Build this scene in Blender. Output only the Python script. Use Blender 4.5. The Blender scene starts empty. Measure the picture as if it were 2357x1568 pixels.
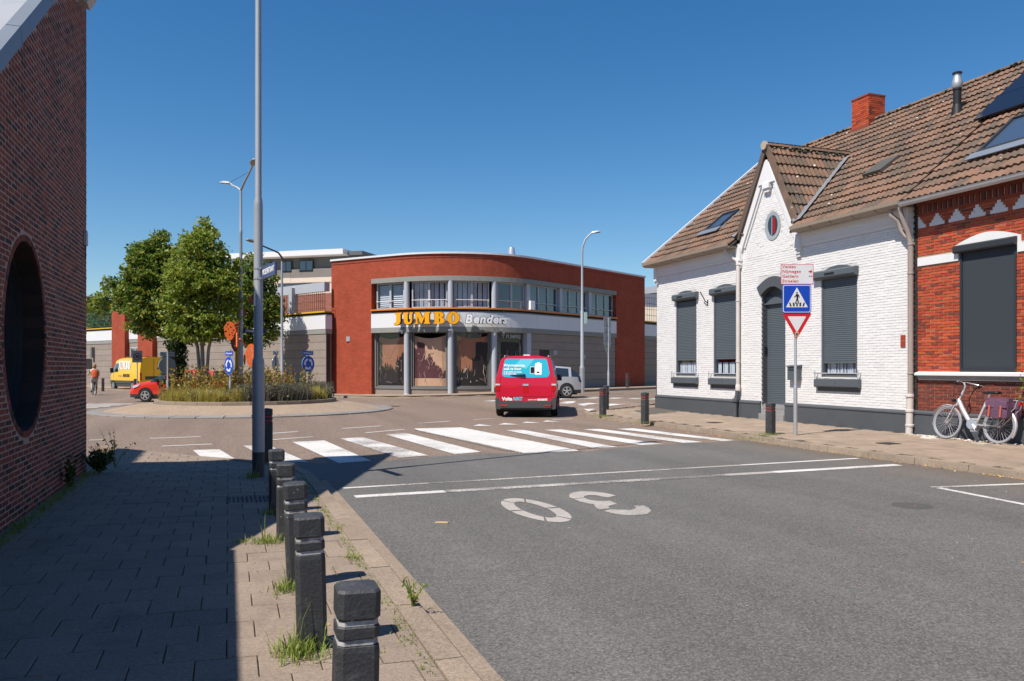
import bpy, bmesh, math, random
from mathutils import Vector, Matrix, Euler
random.seed(7)
R = math.radians
scene = bpy.context.scene
COL = scene.collection

# ------------------------------------------------------------------ camera
EYE = 1.58
VIEW = math.atan(653 / 1833.0)            # camera turned to the right of the street axis (+Y)
cam_d = bpy.data.cameras.new('camera')
cam_d.lens = 28.0
cam_d.sensor_width = 36.0
cam_d.shift_y = (846 - 784) / 2357.0
cam_d.clip_start = 0.05
cam_d.clip_end = 3000
cam = bpy.data.objects.new('camera', cam_d)
COL.objects.link(cam)
cam.location = (0, 0, EYE)
cam.rotation_euler = (R(90), 0, -VIEW)
scene.camera = cam

# ------------------------------------------------------------------ sky and sun
SUN_EL, SUN_AZ = R(56), R(247.2)
world = bpy.data.worlds.new('World')
scene.world = world
world.use_nodes = True
wn = world.node_tree
sky = wn.nodes.new('ShaderNodeTexSky')
sky.sky_type = 'NISHITA'
sky.sun_disc = False
sky.sun_elevation = SUN_EL
sky.sun_rotation = SUN_AZ
sky.altitude = 0
sky.air_density = 1.0
sky.dust_density = 0.25
sky.ozone_density = 3.0
hs = wn.nodes.new('ShaderNodeHueSaturation')
hs.inputs['Saturation'].default_value = 1.33
wn.links.new(sky.outputs[0], hs.inputs['Color'])
wn.links.new(hs.outputs[0], wn.nodes['Background'].inputs['Color'])
wn.nodes['Background'].inputs['Strength'].default_value = 0.091
sun_d = bpy.data.lights.new('sun', 'SUN')
sun_d.energy = 5.0
sun_d.angle = R(0.53)
sun_d.color = (1.0, 0.93, 0.84)
sun = bpy.data.objects.new('sun', sun_d)
COL.objects.link(sun)
sun.location = (-20, -10, 40)
sdir = Vector((math.cos(SUN_EL) * 0.922, math.cos(SUN_EL) * 0.388, -math.sin(SUN_EL)))
sun.rotation_euler = sdir.to_track_quat('-Z', 'Y').to_euler()

scene.view_settings.view_transform = 'Standard'
scene.view_settings.look = 'None'
scene.view_settings.exposure = 0.4
scene.view_settings.gamma = 1.0
scene.view_settings.use_curve_mapping = False
scene.cycles.max_bounces = 8
scene.cycles.transparent_max_bounces = 12

# ------------------------------------------------------------------ helpers
CV, SV = math.cos(VIEW), math.sin(VIEW)


def ss(t):
    t = max(0.0, min(1.0, t))
    return t * t * (3 - 2 * t)


def gz(x, y):                              # the ground climbs gently towards the far right street
    return 0.25 * ss(((x * SV + y * CV) - 26) / 8.0) * ss((x - 4) / 14.0)


def view_dir(px, py):
    u, v = (px - 1178.5) / 1833.0, (846 - py) / 1833.0
    return Vector((SV + u * CV, CV - u * SV, v))


def at_depth(px, py, Z):                   # point seen at (px, py) of the photograph, Z metres along the view axis
    return Vector((0, 0, EYE)) + view_dir(px, py) * Z


def on_ground(px, py, dz=0.0):
    d = view_dir(px, py)
    z = dz
    for _ in range(60):
        t = (z - EYE) / d.z
        z = 0.5 * z + 0.5 * (dz + gz(d.x * t, d.y * t))
    return Vector((d.x * t, d.y * t, z))


ROOT = {}                                  # object name -> location of its thing


class MB:
    """collects faces; build() links them as one mesh object"""

    def __init__(s):
        s.v, s.f, s.mi, s.uv = [], [], [], []

    def poly(s, pts, mi=0, uv=None):
        b = len(s.v)
        s.v += [tuple(p) for p in pts]
        s.f.append(list(range(b, b + len(pts))))
        s.mi.append(mi)
        s.uv.append(uv)

    def raw(s, vs, fs, mi=0):
        b = len(s.v)
        s.v += [tuple(p) for p in vs]
        for f in fs:
            s.f.append([b + i for i in f])
            s.mi.append(mi)
            s.uv.append(None)

    def box(s, a, b, mi=0):
        x0, y0, z0 = a
        x1, y1, z1 = b
        if x0 > x1: x0, x1 = x1, x0
        if y0 > y1: y0, y1 = y1, y0
        if z0 > z1: z0, z1 = z1, z0
        s.raw([(x0, y0, z0), (x1, y0, z0), (x1, y1, z0), (x0, y1, z0), (x0, y0, z1), (x1, y0, z1), (x1, y1, z1), (x0, y1, z1)],
              [(0, 3, 2, 1), (4, 5, 6, 7), (0, 1, 5, 4), (1, 2, 6, 5), (2, 3, 7, 6), (3, 0, 4, 7)], mi)

    def obox(s, c, ax, ay, az, mi=0):      # half-extent vectors
        c, ax, ay, az = Vector(c), Vector(ax), Vector(ay), Vector(az)
        vs = [c - ax - ay - az, c + ax - ay - az, c + ax + ay - az, c - ax + ay - az, c - ax - ay + az, c + ax - ay + az, c + ax + ay + az, c - ax + ay + az]
        s.raw(vs, [(0, 3, 2, 1), (4, 5, 6, 7), (0, 1, 5, 4), (1, 2, 6, 5), (2, 3, 7, 6), (3, 0, 4, 7)], mi)

    def cham(s, a, b, c, mi=0):            # box with chamfered top edges
        x0, y0, z0 = a
        x1, y1, z1 = b
        vs = [(x0, y0, z0), (x1, y0, z0), (x1, y1, z0), (x0, y1, z0), (x0, y0, z1 - c), (x1, y0, z1 - c), (x1, y1, z1 - c), (x0, y1, z1 - c),
              (x0 + c, y0 + c, z1), (x1 - c, y0 + c, z1), (x1 - c, y1 - c, z1), (x0 + c, y1 - c, z1)]
        s.raw(vs, [(0, 1, 5, 4), (1, 2, 6, 5), (2, 3, 7, 6), (3, 0, 4, 7), (4, 5, 9, 8), (5, 6, 10, 9), (6, 7, 11, 10), (7, 4, 8, 11), (8, 9, 10, 11)], mi)

    def tube(s, pts, r, n=8, caps=True, mi=0):
        pts = [Vector(p) for p in pts]
        rs = r if isinstance(r, (list, tuple)) else [r] * len(pts)
        up = Vector((0, 0, 1))
        vs, fs = [], []
        prev = None
        for i, p in enumerate(pts):
            t = (pts[min(i + 1, len(pts) - 1)] - pts[max(i - 1, 0)]).normalized()
            if prev is None:
                a = t.cross(up)
                if a.length < 1e-3:
                    a = t.cross(Vector((1, 0, 0)))
            else:
                a = prev - t * prev.dot(t)
            a.normalize()
            prev = a
            b = t.cross(a)
            for k in range(n):
                w = 2 * math.pi * k / n
                vs.append(p + (a * math.cos(w) + b * math.sin(w)) * rs[i])
        for i in range(len(pts) - 1):
            for k in range(n):
                k2 = (k + 1) % n
                fs.append((i * n + k, i * n + k2, (i + 1) * n + k2, (i + 1) * n + k))
        if caps:
            fs.append(tuple(range(n))[::-1])
            fs.append(tuple((len(pts) - 1) * n + k for k in range(n)))
        s.raw(vs, fs, mi)

    def lathe(s, prof, n=16, o=(0, 0, 0), axis='z', mi=0, cap=True):
        vs, fs = [], []
        for r, h in prof:
            for k in range(n):
                w = 2 * math.pi * (k + .5) / n
                c, d = r * math.cos(w), r * math.sin(w)
                p = (c, d, h) if axis == 'z' else ((h, c, d) if axis == 'x' else (d, h, c))
                vs.append((p[0] + o[0], p[1] + o[1], p[2] + o[2]))
        m = len(prof)
        for i in range(m - 1):
            for k in range(n):
                k2 = (k + 1) % n
                fs.append((i * n + k, i * n + k2, (i + 1) * n + k2, (i + 1) * n + k))
        if cap:
            if prof[0][0] > 1e-4: fs.append(tuple(range(n))[::-1])
            if prof[-1][0] > 1e-4: fs.append(tuple((m - 1) * n + k for k in range(n)))
        s.raw(vs, fs, mi)

    def prism(s, outl, o, ux, uy, dv, mi=0):   # outline in (ux, uy) from o, extruded along dv
        o, ux, uy, dv = Vector(o), Vector(ux), Vector(uy), Vector(dv)
        n = len(outl)
        a = [o + ux * p[0] + uy * p[1] for p in outl]
        b = [p + dv for p in a]
        s.raw(a + b, [tuple(range(n))[::-1], tuple(range(n, 2 * n))] + [(i, (i + 1) % n, n + (i + 1) % n, n + i) for i in range(n)], mi)

    def build(s, name, mats, parent=None, smooth=None, local=False, kind=None):
        me = s.mesh(name, mats, smooth, None if (local or parent is None) else ROOT[parent.name])
        return link(name, me, parent, kind)

    def mesh(s, name, mats, smooth=None, off=None):
        if off is not None and any(off):
            ox, oy, oz = off
            vv = [(p[0] - ox, p[1] - oy, p[2] - oz) for p in s.v]
        else:
            vv = s.v
        me = bpy.data.meshes.new(name)
        me.from_pydata(vv, [], s.f)
        if not isinstance(mats, (list, tuple)):
            mats = [mats]
        for m in mats:
            me.materials.append(m)
        if any(s.mi):
            me.polygons.foreach_set('material_index', s.mi)
        if any(u is not None for u in s.uv):
            ul = me.uv_layers.new(name='uv')
            i = 0
            for f, u in zip(s.f, s.uv):
                for k in range(len(f)):
                    if u is not None:
                        ul.data[i].uv = u[k]
                    i += 1
        if smooth is not None:
            me.polygons.foreach_set('use_smooth', [True] * len(me.polygons))
            me.set_sharp_from_angle(angle=R(smooth))
        me.update()
        return me


def link(name, me, parent=None, kind=None):
    o = bpy.data.objects.new(name, me)
    COL.objects.link(o)
    if parent is not None:
        o.parent = parent
        ROOT[o.name] = ROOT[parent.name]
    else:
        ROOT[o.name] = (0, 0, 0)
    if kind:
        o['kind'] = kind
    return o


def thing(name, label, cat, loc=(0, 0, 0), rz=0, group=None):
    o = bpy.data.objects.new(name, None)
    COL.objects.link(o)
    o.location = loc
    o.rotation_euler = (0, 0, rz)
    o.empty_display_size = 0.2
    o['label'] = label
    o['category'] = cat
    if group:
        o['group'] = group
    ROOT[o.name] = tuple(loc)
    return o


def tag(o, label, cat, group=None):
    o['label'] = label
    o['category'] = cat
    if group:
        o['group'] = group
    return o


def piece(name, me, parent, loc, rot=(0, 0, 0), scale=None, local=False):   # one piece sharing mesh data
    o = bpy.data.objects.new(name, me)
    COL.objects.link(o)
    o.parent = parent
    r = (0, 0, 0) if local else ROOT[parent.name]
    o.location = (loc[0] - r[0], loc[1] - r[1], loc[2] - r[2])
    o.rotation_euler = rot
    if scale is not None:
        o.scale = scale
    ROOT[o.name] = ROOT[parent.name]
    return o


def dup(root, loc, rz, label=None, group=None):
    r = root.copy()
    COL.objects.link(r)
    r.location = loc
    r.rotation_euler = (0, 0, rz)
    if label: r['label'] = label
    if group: r['group'] = group
    ROOT[r.name] = tuple(loc)
    for ch in list(root.children):
        c = ch.copy()
        COL.objects.link(c)
        c.parent = r
        for gch in list(ch.children):
            d = gch.copy()
            COL.objects.link(d)
            d.parent = c
    return r


def text_mesh(body, size, mat, ext=0.004, bold=0.0, shear=0.0, align='CENTER', spacing=1.0, squeeze=1.0):
    cu = bpy.data.curves.new('lettering', 'FONT')
    cu.body = body
    cu.size = size
    cu.extrude = ext
    cu.offset = bold
    cu.shear = shear
    cu.align_x = align
    cu.align_y = 'CENTER'
    cu.space_character = spacing
    cu.resolution_u = 3
    ob = bpy.data.objects.new('lettering', cu)
    me = bpy.data.meshes.new_from_object(ob)
    bpy.data.objects.remove(ob)
    me.materials.clear()
    me.materials.append(mat)
    if squeeze != 1.0:
        for v in me.vertices:
            v.co.x *= squeeze
    return me


def outline_mesh(loops, mat, ext, fat=0.0):
    cu = bpy.data.curves.new('letter', 'CURVE')
    cu.dimensions = '2D'
    cu.fill_mode = 'BOTH'
    cu.extrude = ext
    cu.offset = fat
    for lp in loops:
        sp = cu.splines.new('POLY')
        sp.points.add(len(lp) - 1)
        for p, q in zip(sp.points, lp):
            p.co = (q[0], q[1], 0, 1)
        sp.use_cyclic_u = True
    ob = bpy.data.objects.new('letter', cu)
    me = bpy.data.meshes.new_from_object(ob)
    bpy.data.objects.remove(ob)
    me.materials.clear()
    me.materials.append(mat)
    return me


def frame_mat(o, ux, uy):                  # matrix putting an XY mesh at o with x along ux and y along uy
    ux, uy = Vector(ux).normalized(), Vector(uy).normalized()
    n = ux.cross(uy)
    m = Matrix((ux, uy, n)).transposed().to_4x4()
    m.translation = Vector(o)
    return m


def put_flat(name, me, parent, o, ux, uy, local=False):
    r = Vector((0, 0, 0)) if (local or parent is None) else Vector(ROOT[parent.name])
    me.transform(frame_mat(Vector(o) - r, ux, uy))
    return link(name, me, parent)


# ------------------------------------------------------------------ materials
def nodes_of(name):
    m = bpy.data.materials.new(name)
    m.use_nodes = True
    nt = m.node_tree
    return m, nt, nt.nodes['Principled BSDF'], nt.nodes, nt.links


def sock(nt, node_in, v):
    if hasattr(v, 'links'):
        nt.links.new(v, node_in)
    else:
        node_in.default_value = v


def math_n(nt, op, a, b=0.5, c=None, clamp=False):
    n = nt.nodes.new('ShaderNodeMath')
    n.operation = op
    n.use_clamp = clamp
    sock(nt, n.inputs[0], a)
    sock(nt, n.inputs[1], b)
    if c is not None:
        sock(nt, n.inputs[2], c)
    return n.outputs[0]


def mix_n(nt, f, a, b, mode='MIX'):
    n = nt.nodes.new('ShaderNodeMix')
    n.data_type = 'RGBA'
    n.blend_type = mode
    sock(nt, n.inputs[0], f)
    sock(nt, n.inputs[6], a if hasattr(a, 'links') else (*a[:3], 1))
    sock(nt, n.inputs[7], b if hasattr(b, 'links') else (*b[:3], 1))
    return n.outputs[2]


def coords(nt, world=False, uv=False):
    tc = nt.nodes.new('ShaderNodeTexCoord')
    if uv:
        return tc.outputs['UV']
    if world:
        g = nt.nodes.new('ShaderNodeNewGeometry')
        return g.outputs['Position']
    oi = nt.nodes.new('ShaderNodeObjectInfo')
    va = nt.nodes.new('ShaderNodeVectorMath')
    va.operation = 'ADD'
    sc = math_n(nt, 'MULTIPLY', oi.outputs['Random'], 37.0)
    nt.links.new(tc.outputs['Object'], va.inputs[0])
    nt.links.new(sc, va.inputs[1])
    return va.outputs[0]


def noise_n(nt, vec, scale, detail=3, rough=0.55):
    n = nt.nodes.new('ShaderNodeTexNoise')
    n.inputs['Scale'].default_value = scale
    n.inputs['Detail'].default_value = detail
    n.inputs['Roughness'].default_value = rough
    nt.links.new(vec, n.inputs['Vector'])
    return n.outputs[0]


def ramp_n(nt, fac, stops, interp='LINEAR'):
    n = nt.nodes.new('ShaderNodeValToRGB')
    n.color_ramp.interpolation = interp
    el = n.color_ramp.elements
    while len(el) < len(stops):
        el.new(0.5)
    for e, (p, c) in zip(el, stops):
        e.position = p
        e.color = (*c[:3], 1) if isinstance(c, (tuple, list)) else (c, c, c, 1)
    nt.links.new(fac, n.inputs[0])
    return n.outputs[0]


def rand_n(nt):
    g = nt.nodes.new('ShaderNodeNewGeometry')
    oi = nt.nodes.new('ShaderNodeObjectInfo')
    a = math_n(nt, 'MULTIPLY_ADD', oi.outputs['Random'], 7.31, g.outputs['Random Per Island'])
    return math_n(nt, 'FRACT', a)


def mat(name, col, rough=0.8, var=0.12, vscale=4.0, fine=0.0, fscale=90.0, bump=0.0, bscale=120.0, metal=0.0, spec=0.4,
        pal=None, isl=0.0, world=False, stain=None, coat=0.0, spots=None):
    """stone / paint / metal with cloudy variation, grain, per-piece shade (isl or a palette) and optional stains or spots"""
    m, nt, bs, N, L = nodes_of(name)
    vec = coords(nt, world)
    if pal:
        c = ramp_n(nt, rand_n(nt), [((i + .0) / len(pal), p) for i, p in enumerate(pal)], 'CONSTANT')
    else:
        n = N.new('ShaderNodeRGB')
        n.outputs[0].default_value = (*col, 1)
        c = n.outputs[0]
    k = math_n(nt, 'MULTIPLY_ADD', noise_n(nt, vec, vscale, 5), 2 * var, 1 - var)
    if fine:
        k = math_n(nt, 'MULTIPLY', k, math_n(nt, 'MULTIPLY_ADD', noise_n(nt, vec, fscale, 3, .7), 2.6 * fine, 1 - 1.3 * fine))
    if isl:
        k = math_n(nt, 'MULTIPLY', k, math_n(nt, 'MULTIPLY_ADD', rand_n(nt), 2 * isl, 1 - isl))
    c = mix_n(nt, 1.0, c, k, 'MULTIPLY')
    if stain:                                   # (colour, scale, threshold, amount)
        f = ramp_n(nt, noise_n(nt, vec, stain[1], 6, .65), [(stain[2], 0.0), (min(1, stain[2] + .16), stain[3])])
        c = mix_n(nt, f, c, stain[0])
    if spots:                                   # (colour, scale, radius): lichen, chewing gum, grit
        v = N.new('ShaderNodeTexVoronoi')
        v.inputs['Scale'].default_value = spots[1]
        L.new(vec, v.inputs['Vector'])
        f = ramp_n(nt, v.outputs['Distance'], [(spots[2] * .8, 1.0), (spots[2], 0.0)])
        sel = ramp_n(nt, noise_n(nt, vec, spots[1] * .35, 2), [(.52, 0.0), (.56, 1.0)])
        c = mix_n(nt, math_n(nt, 'MULTIPLY', f, sel), c, spots[0])
    L.new(c, bs.inputs['Base Color'])
    bs.inputs['Roughness'].default_value = rough
    bs.inputs['Metallic'].default_value = metal
    bs.inputs['Specular IOR Level'].default_value = spec
    if coat:
        bs.inputs['Coat Weight'].default_value = coat
        bs.inputs['Coat Roughness'].default_value = 0.04
    if bump:
        b = N.new('ShaderNodeBump')
        b.inputs['Strength'].default_value = bump
        b.inputs['Distance'].default_value = 0.01
        L.new(noise_n(nt, vec, bscale, 4, .65), b.inputs['Height'])
        L.new(b.outputs[0], bs.inputs['Normal'])
    return m


def asphalt(name, col, grit, amt=.45, dark=.7, gutter=None):
    m, nt, bs, N, L = nodes_of(name)
    vec = coords(nt, True)
    big = noise_n(nt, vec, .35, 5, .6)
    mid = noise_n(nt, vec, 3.0, 4, .6)
    c = mix_n(nt, 1.0, (*col, 1), math_n(nt, 'MULTIPLY_ADD', big, .5, .75), 'MULTIPLY')
    c = mix_n(nt, 1.0, c, math_n(nt, 'MULTIPLY_ADD', mid, .36, .82), 'MULTIPLY')
    vo = N.new('ShaderNodeTexVoronoi')
    vo.inputs['Scale'].default_value = 85
    L.new(vec, vo.inputs['Vector'])
    sp = N.new('ShaderNodeSeparateColor')
    L.new(vo.outputs['Color'], sp.inputs[0])
    f = ramp_n(nt, sp.outputs[0], [(.0, -0.0), (.25, 0.0), (.62, .35), (.9, 1.0)])
    dk = ramp_n(nt, sp.outputs[1], [(.1, dark), (.35, 1.0)])
    c = mix_n(nt, 1.0, c, dk, 'MULTIPLY')
    c = mix_n(nt, math_n(nt, 'MULTIPLY', f, amt), c, grit)
    mp = N.new('ShaderNodeMapping')
    mp.inputs['Scale'].default_value = (.85, .05, 1)
    L.new(vec, mp.inputs[0])
    c = mix_n(nt, 1.0, c, math_n(nt, 'MULTIPLY_ADD', noise_n(nt, mp.outputs[0], 1.0, 4, .55), .8, .6), 'MULTIPLY')
    v2 = N.new('ShaderNodeTexVoronoi')
    v2.inputs['Scale'].default_value = 1.7
    L.new(vec, v2.inputs['Vector'])
    c = mix_n(nt, ramp_n(nt, v2.outputs['Distance'], [(.035, .5), (.06, 0.0)]), c, tuple(v * .35 for v in col))
    if gutter:
        sx = N.new('ShaderNodeSeparateXYZ')
        L.new(vec, sx.inputs[0])
        e = math_n(nt, 'ADD', sx.outputs[0], math_n(nt, 'MULTIPLY', noise_n(nt, vec, 1.3, 6, .7), 2.2))
        c = mix_n(nt, ramp_n(nt, math_n(nt, 'MULTIPLY', e, .05), [(.50, 0.0), (.58, .8)]), c, gutter)
    st = ramp_n(nt, noise_n(nt, vec, 1.1, 7, .7), [(.62, 0.0), (.72, .35)])
    c = mix_n(nt, st, c, tuple(v * .55 for v in col))
    L.new(c, bs.inputs['Base Color'])
    bs.inputs['Roughness'].default_value = .82
    bs.inputs['Specular IOR Level'].default_value = .35
    b = N.new('ShaderNodeBump')
    b.inputs['Strength'].default_value = .3
    b.inputs['Distance'].default_value = .004
    L.new(vo.outputs['Distance'], b.inputs['Height'])
    L.new(b.outputs[0], bs.inputs['Normal'])
    return m


def marking(name, wear, under, white=(.62, .605, .575)):
    m, nt, bs, N, L = nodes_of(name)
    vec = coords(nt, True)
    big = noise_n(nt, vec, .7, 4, .6)
    fine = noise_n(nt, vec, 65, 3, .8)
    w = math_n(nt, 'MULTIPLY_ADD', big, .55, math_n(nt, 'MULTIPLY', fine, .75))
    f = ramp_n(nt, w, [(wear, 0.0), (wear + .09, 1.0)])
    dirt = math_n(nt, 'MULTIPLY_ADD', noise_n(nt, vec, 6, 6, .75), .6, .66)
    c = mix_n(nt, 1.0, (*white, 1), dirt, 'MULTIPLY')
    c = mix_n(nt, f, under, c)
    L.new(c, bs.inputs['Base Color'])
    bs.inputs['Roughness'].default_value = .75
    return m


def glass(name, tint=(.02, .025, .03), rough=.02, wav=0.0, wscale=1.0, spec=1.0):
    m, nt, bs, N, L = nodes_of(name)
    bs.inputs['Base Color'].default_value = (*tint, 1)
    bs.inputs['Roughness'].default_value = rough
    bs.inputs['Specular IOR Level'].default_value = spec
    bs.inputs['IOR'].default_value = 1.6
    if wav:
        vec = coords(nt)
        b = N.new('ShaderNodeBump')
        b.inputs['Strength'].default_value = wav
        b.inputs['Distance'].default_value = .05
        L.new(noise_n(nt, vec, wscale, 1, .4), b.inputs['Height'])
        L.new(b.outputs[0], bs.inputs['Normal'])
    return m


def leaf_mat(name, pal, trans=.42):
    m, nt, bs, N, L = nodes_of(name)
    c = ramp_n(nt, rand_n(nt), [(i / len(pal), p) for i, p in enumerate(pal)], 'LINEAR')
    L.new(c, bs.inputs['Base Color'])
    bs.inputs['Roughness'].default_value = .5
    bs.inputs['Specular IOR Level'].default_value = .35
    tr = N.new('ShaderNodeBsdfTranslucent')
    L.new(c, tr.inputs[0])
    mx = N.new('ShaderNodeMixShader')
    mx.inputs[0].default_value = trans
    L.new(bs.outputs[0], mx.inputs[1])
    L.new(tr.outputs[0], mx.inputs[2])
    L.new(mx.outputs[0], N['Material Output'].inputs[0])
    return m


def uv_bricks(name, c1, c2, mortar, bw=.21, bh=.0625, rough=.85, band=None):
    """far brick facing: courses too small to see one by one; uv in metres"""
    m, nt, bs, N, L = nodes_of(name)
    uv = coords(nt, uv=True)
    br = N.new('ShaderNodeTexBrick')
    br.inputs['Color1'].default_value = (*c1, 1)
    br.inputs['Color2'].default_value = (*c2, 1)
    br.inputs['Mortar'].default_value = (*mortar, 1)
    br.inputs['Scale'].default_value = 1
    br.inputs['Brick Width'].default_value = bw
    br.inputs['Row Height'].default_value = bh
    br.inputs['Mortar Size'].default_value = .006
    L.new(uv, br.inputs['Vector'])
    k = math_n(nt, 'MULTIPLY_ADD', noise_n(nt, uv, 1.4, 6, .7), .8, .6)
    c = mix_n(nt, 1.0, br.outputs[0], k, 'MULTIPLY')
    L.new(c, bs.inputs['Base Color'])
    bs.inputs['Roughness'].default_value = rough
    bs.inputs['Specular IOR Level'].default_value = .25
    b = N.new('ShaderNodeBump')
    b.inputs['Strength'].default_value = .4
    b.inputs['Distance'].default_value = .006
    b.invert = True
    L.new(br.outputs['Fac'], b.inputs['Height'])
    L.new(b.outputs[0], bs.inputs['Normal'])
    return m


M = {}
M['asphalt'] = asphalt('asphalt_grey', (.102, .099, .093), (.25, .238, .212), gutter=(.13, .105, .08))
M['brown'] = asphalt('asphalt_brown', (.135, .095, .072), (.40, .31, .24), .75, .45)
M['earth'] = mat('earth', (.2, .17, .12), .95, .25, .4, .2, 20, world=True)
M['tile'] = mat('paving_tile', (.262, .205, .158), .85, .2, 1.7, .5, 55, .5, 90, isl=.06, world=True, stain=((.16, .13, .105), 2.6, .53, .55), spots=((.10, .09, .08), 7, .07))
M['tile_bed'] = mat('tile_joint', (.10, .088, .07), .95, .25, 8, .3, 60, world=True)
M['tile_far'] = mat('paving_tile_far', (.29, .222, .165), .85, .2, 1.0, .22, 90, .3, 120, isl=.12, world=True, stain=((.17, .135, .1), 1.9, .53, .5))
M['kerb'] = mat('kerb_concrete', (.272, .212, .158), .88, .26, 2.3, .65, 62, .6, 80, isl=.07, world=True, stain=((.16, .13, .1), 7, .55, .5))
M['ring'] = mat('ring_stone', (.22, .205, .19), .85, .15, 2, .25, 70, .2, 120, isl=.1)
M['cobble'] = mat('apron_paving', (.30, .225, .16), .9, .2, 1.6, .4, 14, .5, 16, world=True)
M['white_line'] = marking('road_paint', .53, (.16, .13, .105), (.62, .605, .575))
M['worn_line'] = marking('road_paint_worn', .645, (.13, .122, .112), (.64, .60, .55))
M['numeral'] = marking('road_paint_numeral', .52, (.15, .14, .128), (.40, .365, .33))
M['mortar'] = mat('mortar_grey', (.40, .31, .26), .95, .35, 1.6, .3, 120, .4, 150, world=True, stain=((.16, .11, .09), 2.2, .52, .6))
M['old_brick'] = mat('old_red_brick', None, .85, .3, 1.3, .3, 90, .35, 110, world=True, stain=((.30, .23, .21), 1.1, .57, .35), pal=[(.17, .045, .029), (.22, .055, .032), (.10, .035, .027), (.17, .048, .032), (.25, .068, .037), (.045, .026, .025), (.19, .048, .03), (.12, .041, .032)], spec=.3)
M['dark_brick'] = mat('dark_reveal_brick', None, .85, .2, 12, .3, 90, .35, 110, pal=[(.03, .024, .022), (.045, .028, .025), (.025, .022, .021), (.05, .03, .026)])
M['white_brick'] = mat('white_painted_brick', (.72, .71, .695), .7, .07, 1.2, .06, 60, .35, 60, isl=.04, world=True, stain=((.50, .46, .41), 3.5, .61, .4))
M['white_paint'] = mat('white_paint', (.70, .695, .69), .65, .06, 2, .05, 60, .2, 50)
M['white_joint'] = mat('white_joint', (.55, .535, .51), .85, .2, 6, .1, 60)
M['red_brick'] = mat('orange_red_brick', None, .85, .22, 1.7, .3, 80, .3, 110, world=True, stain=((.13, .05, .035), 2.4, .58, .5), pal=[(.43, .07, .026), (.47, .085, .032), (.37, .06, .025), (.44, .082, .036), (.31, .048, .024), (.48, .095, .04), (.41, .07, .028), (.2, .045, .03)], spec=.3)
M['deep_brick'] = mat('deep_red_brick', None, .85, .16, 14, .3, 80, .3, 110, pal=[(.2, .05, .033), (.17, .045, .032), (.24, .058, .036), (.14, .042, .033), (.21, .055, .038)], spec=.3)
M['tan_joint'] = mat('tan_joint', (.33, .235, .15), .95, .25, 9, .2, 80)
M['plinth'] = mat('plinth_grey', (.075, .083, .092), .6, .12, 3, .12, 40, .2, 40)
M['slate_paint'] = mat('slate_grey_paint', (.088, .103, .116), .5, .07, 2, .05, 50)
M['slat'] = mat('shutter_slat', (.092, .112, .126), .45, .05, 3, isl=.03)
M['anthracite'] = mat('anthracite_metal', (.028, .033, .038), .5, .08, 3)
M['screen'] = mat('screen_fabric', (.033, .041, .05), .7, .05, 2, .05, 200)
M['black'] = mat('black_plastic', (.016, .016, .017), .5, .15, 5)
M['rubber'] = mat('rubber', (.02, .02, .02), .85, .2, 9)
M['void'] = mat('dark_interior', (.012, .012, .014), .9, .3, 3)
M['galv'] = mat('galvanised_steel', (.47, .48, .49), .48, .12, 5, .08, 40, metal=.55, stain=((.3, .3, .3), 8, .6, .3))
M['lamp_grey'] = mat('lamp_pole_grey', (.36, .385, .41), .5, .1, 3, .06, 30, metal=.25)
M['pole_dark'] = mat('pole_base_dark', (.05, .06, .068), .6, .15, 4)
M['zinc'] = mat('zinc_sheet', (.42, .43, .45), .5, .12, 1.4, .05, 30, metal=.35)
M['coping'] = mat('coping_metal', (.2, .23, .27), .5, .12, 2, metal=.3)
M['tile_roof'] = mat('roof_tile', None, .9, .22, 1.1, .3, 60, .4, 90, world=True, pal=[(.19, .112, .074), (.165, .10, .068), (.21, .122, .082), (.135, .088, .062), (.18, .11, .078), (.12, .085, .065), (.20, .113, .074)], stain=((.075, .068, .05), 2.0, .50, .7), spots=((.58, .55, .46), 4, .13))
M['roof_under'] = mat('roof_underlay', (.05, .04, .033), .95)
M['lead'] = mat('lead_flashing', (.24, .25, .275), .6, .2, 6, metal=.3)
M['gutter'] = mat('gutter_taupe', (.29, .235, .18), .55, .15, 3)
M['gutter_grey'] = mat('gutter_grey', (.52, .515, .51), .5, .12, 3, metal=.2)
M['pipe'] = mat('downpipe_cream', (.56, .51, .47), .55, .1, 3, stain=((.36, .3, .26), 4, .6, .3))
M['pipe_tan'] = mat('downpipe_taupe', (.33, .275, .245), .55, .1, 3)
M['stone_sill'] = mat('stone_sill', (.27, .265, .26), .7, .12, 5, .15, 60)
M['bollard'] = mat('bollard_black', (.040, .042, .046), .58, .3, 6, .35, 70, .45, 60, spec=.5, stain=((.13, .13, .13), 11, .55, .55), spots=((.24, .24, .24), 17, .12))
M['groove'] = mat('bollard_groove', (.42, .41, .41), .6, .3, 9, stain=((.10, .10, .10), 16, .46, .8))
M['red_band'] = mat('reflector_red', (.5, .03, .03), .4, .1, 5)
M['sign_blue'] = mat('sign_blue', (.006, .055, .42), .35, .06, 3)
M['sign_white'] = mat('sign_white', (.70, .69, .69), .4, .06, 4)
M['sign_red'] = mat('sign_red', (.56, .012, .018), .35, .06, 3)
M['sign_black'] = mat('sign_black', (.012, .012, .014), .4)
M['street_blue'] = mat('street_sign_blue', (.05, .075, .19), .4, .1, 4)
M['sign_back'] = mat('sign_back_grey', (.44, .45, .46), .5, .12, 4, metal=.3)
M['sign_dim'] = mat('sign_back_dull', (.2, .215, .23), .5, .12, 4, metal=.2)
M['sign_grey'] = mat('sign_grey', (.13, .125, .15), .5, .08, 3)
M['bright_blue'] = mat('sign_cyan_edge', (.16, .38, .58), .4)
M['orange'] = mat('sculpture_orange', (.72, .13, .025), .5, .15, 4)
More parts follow.
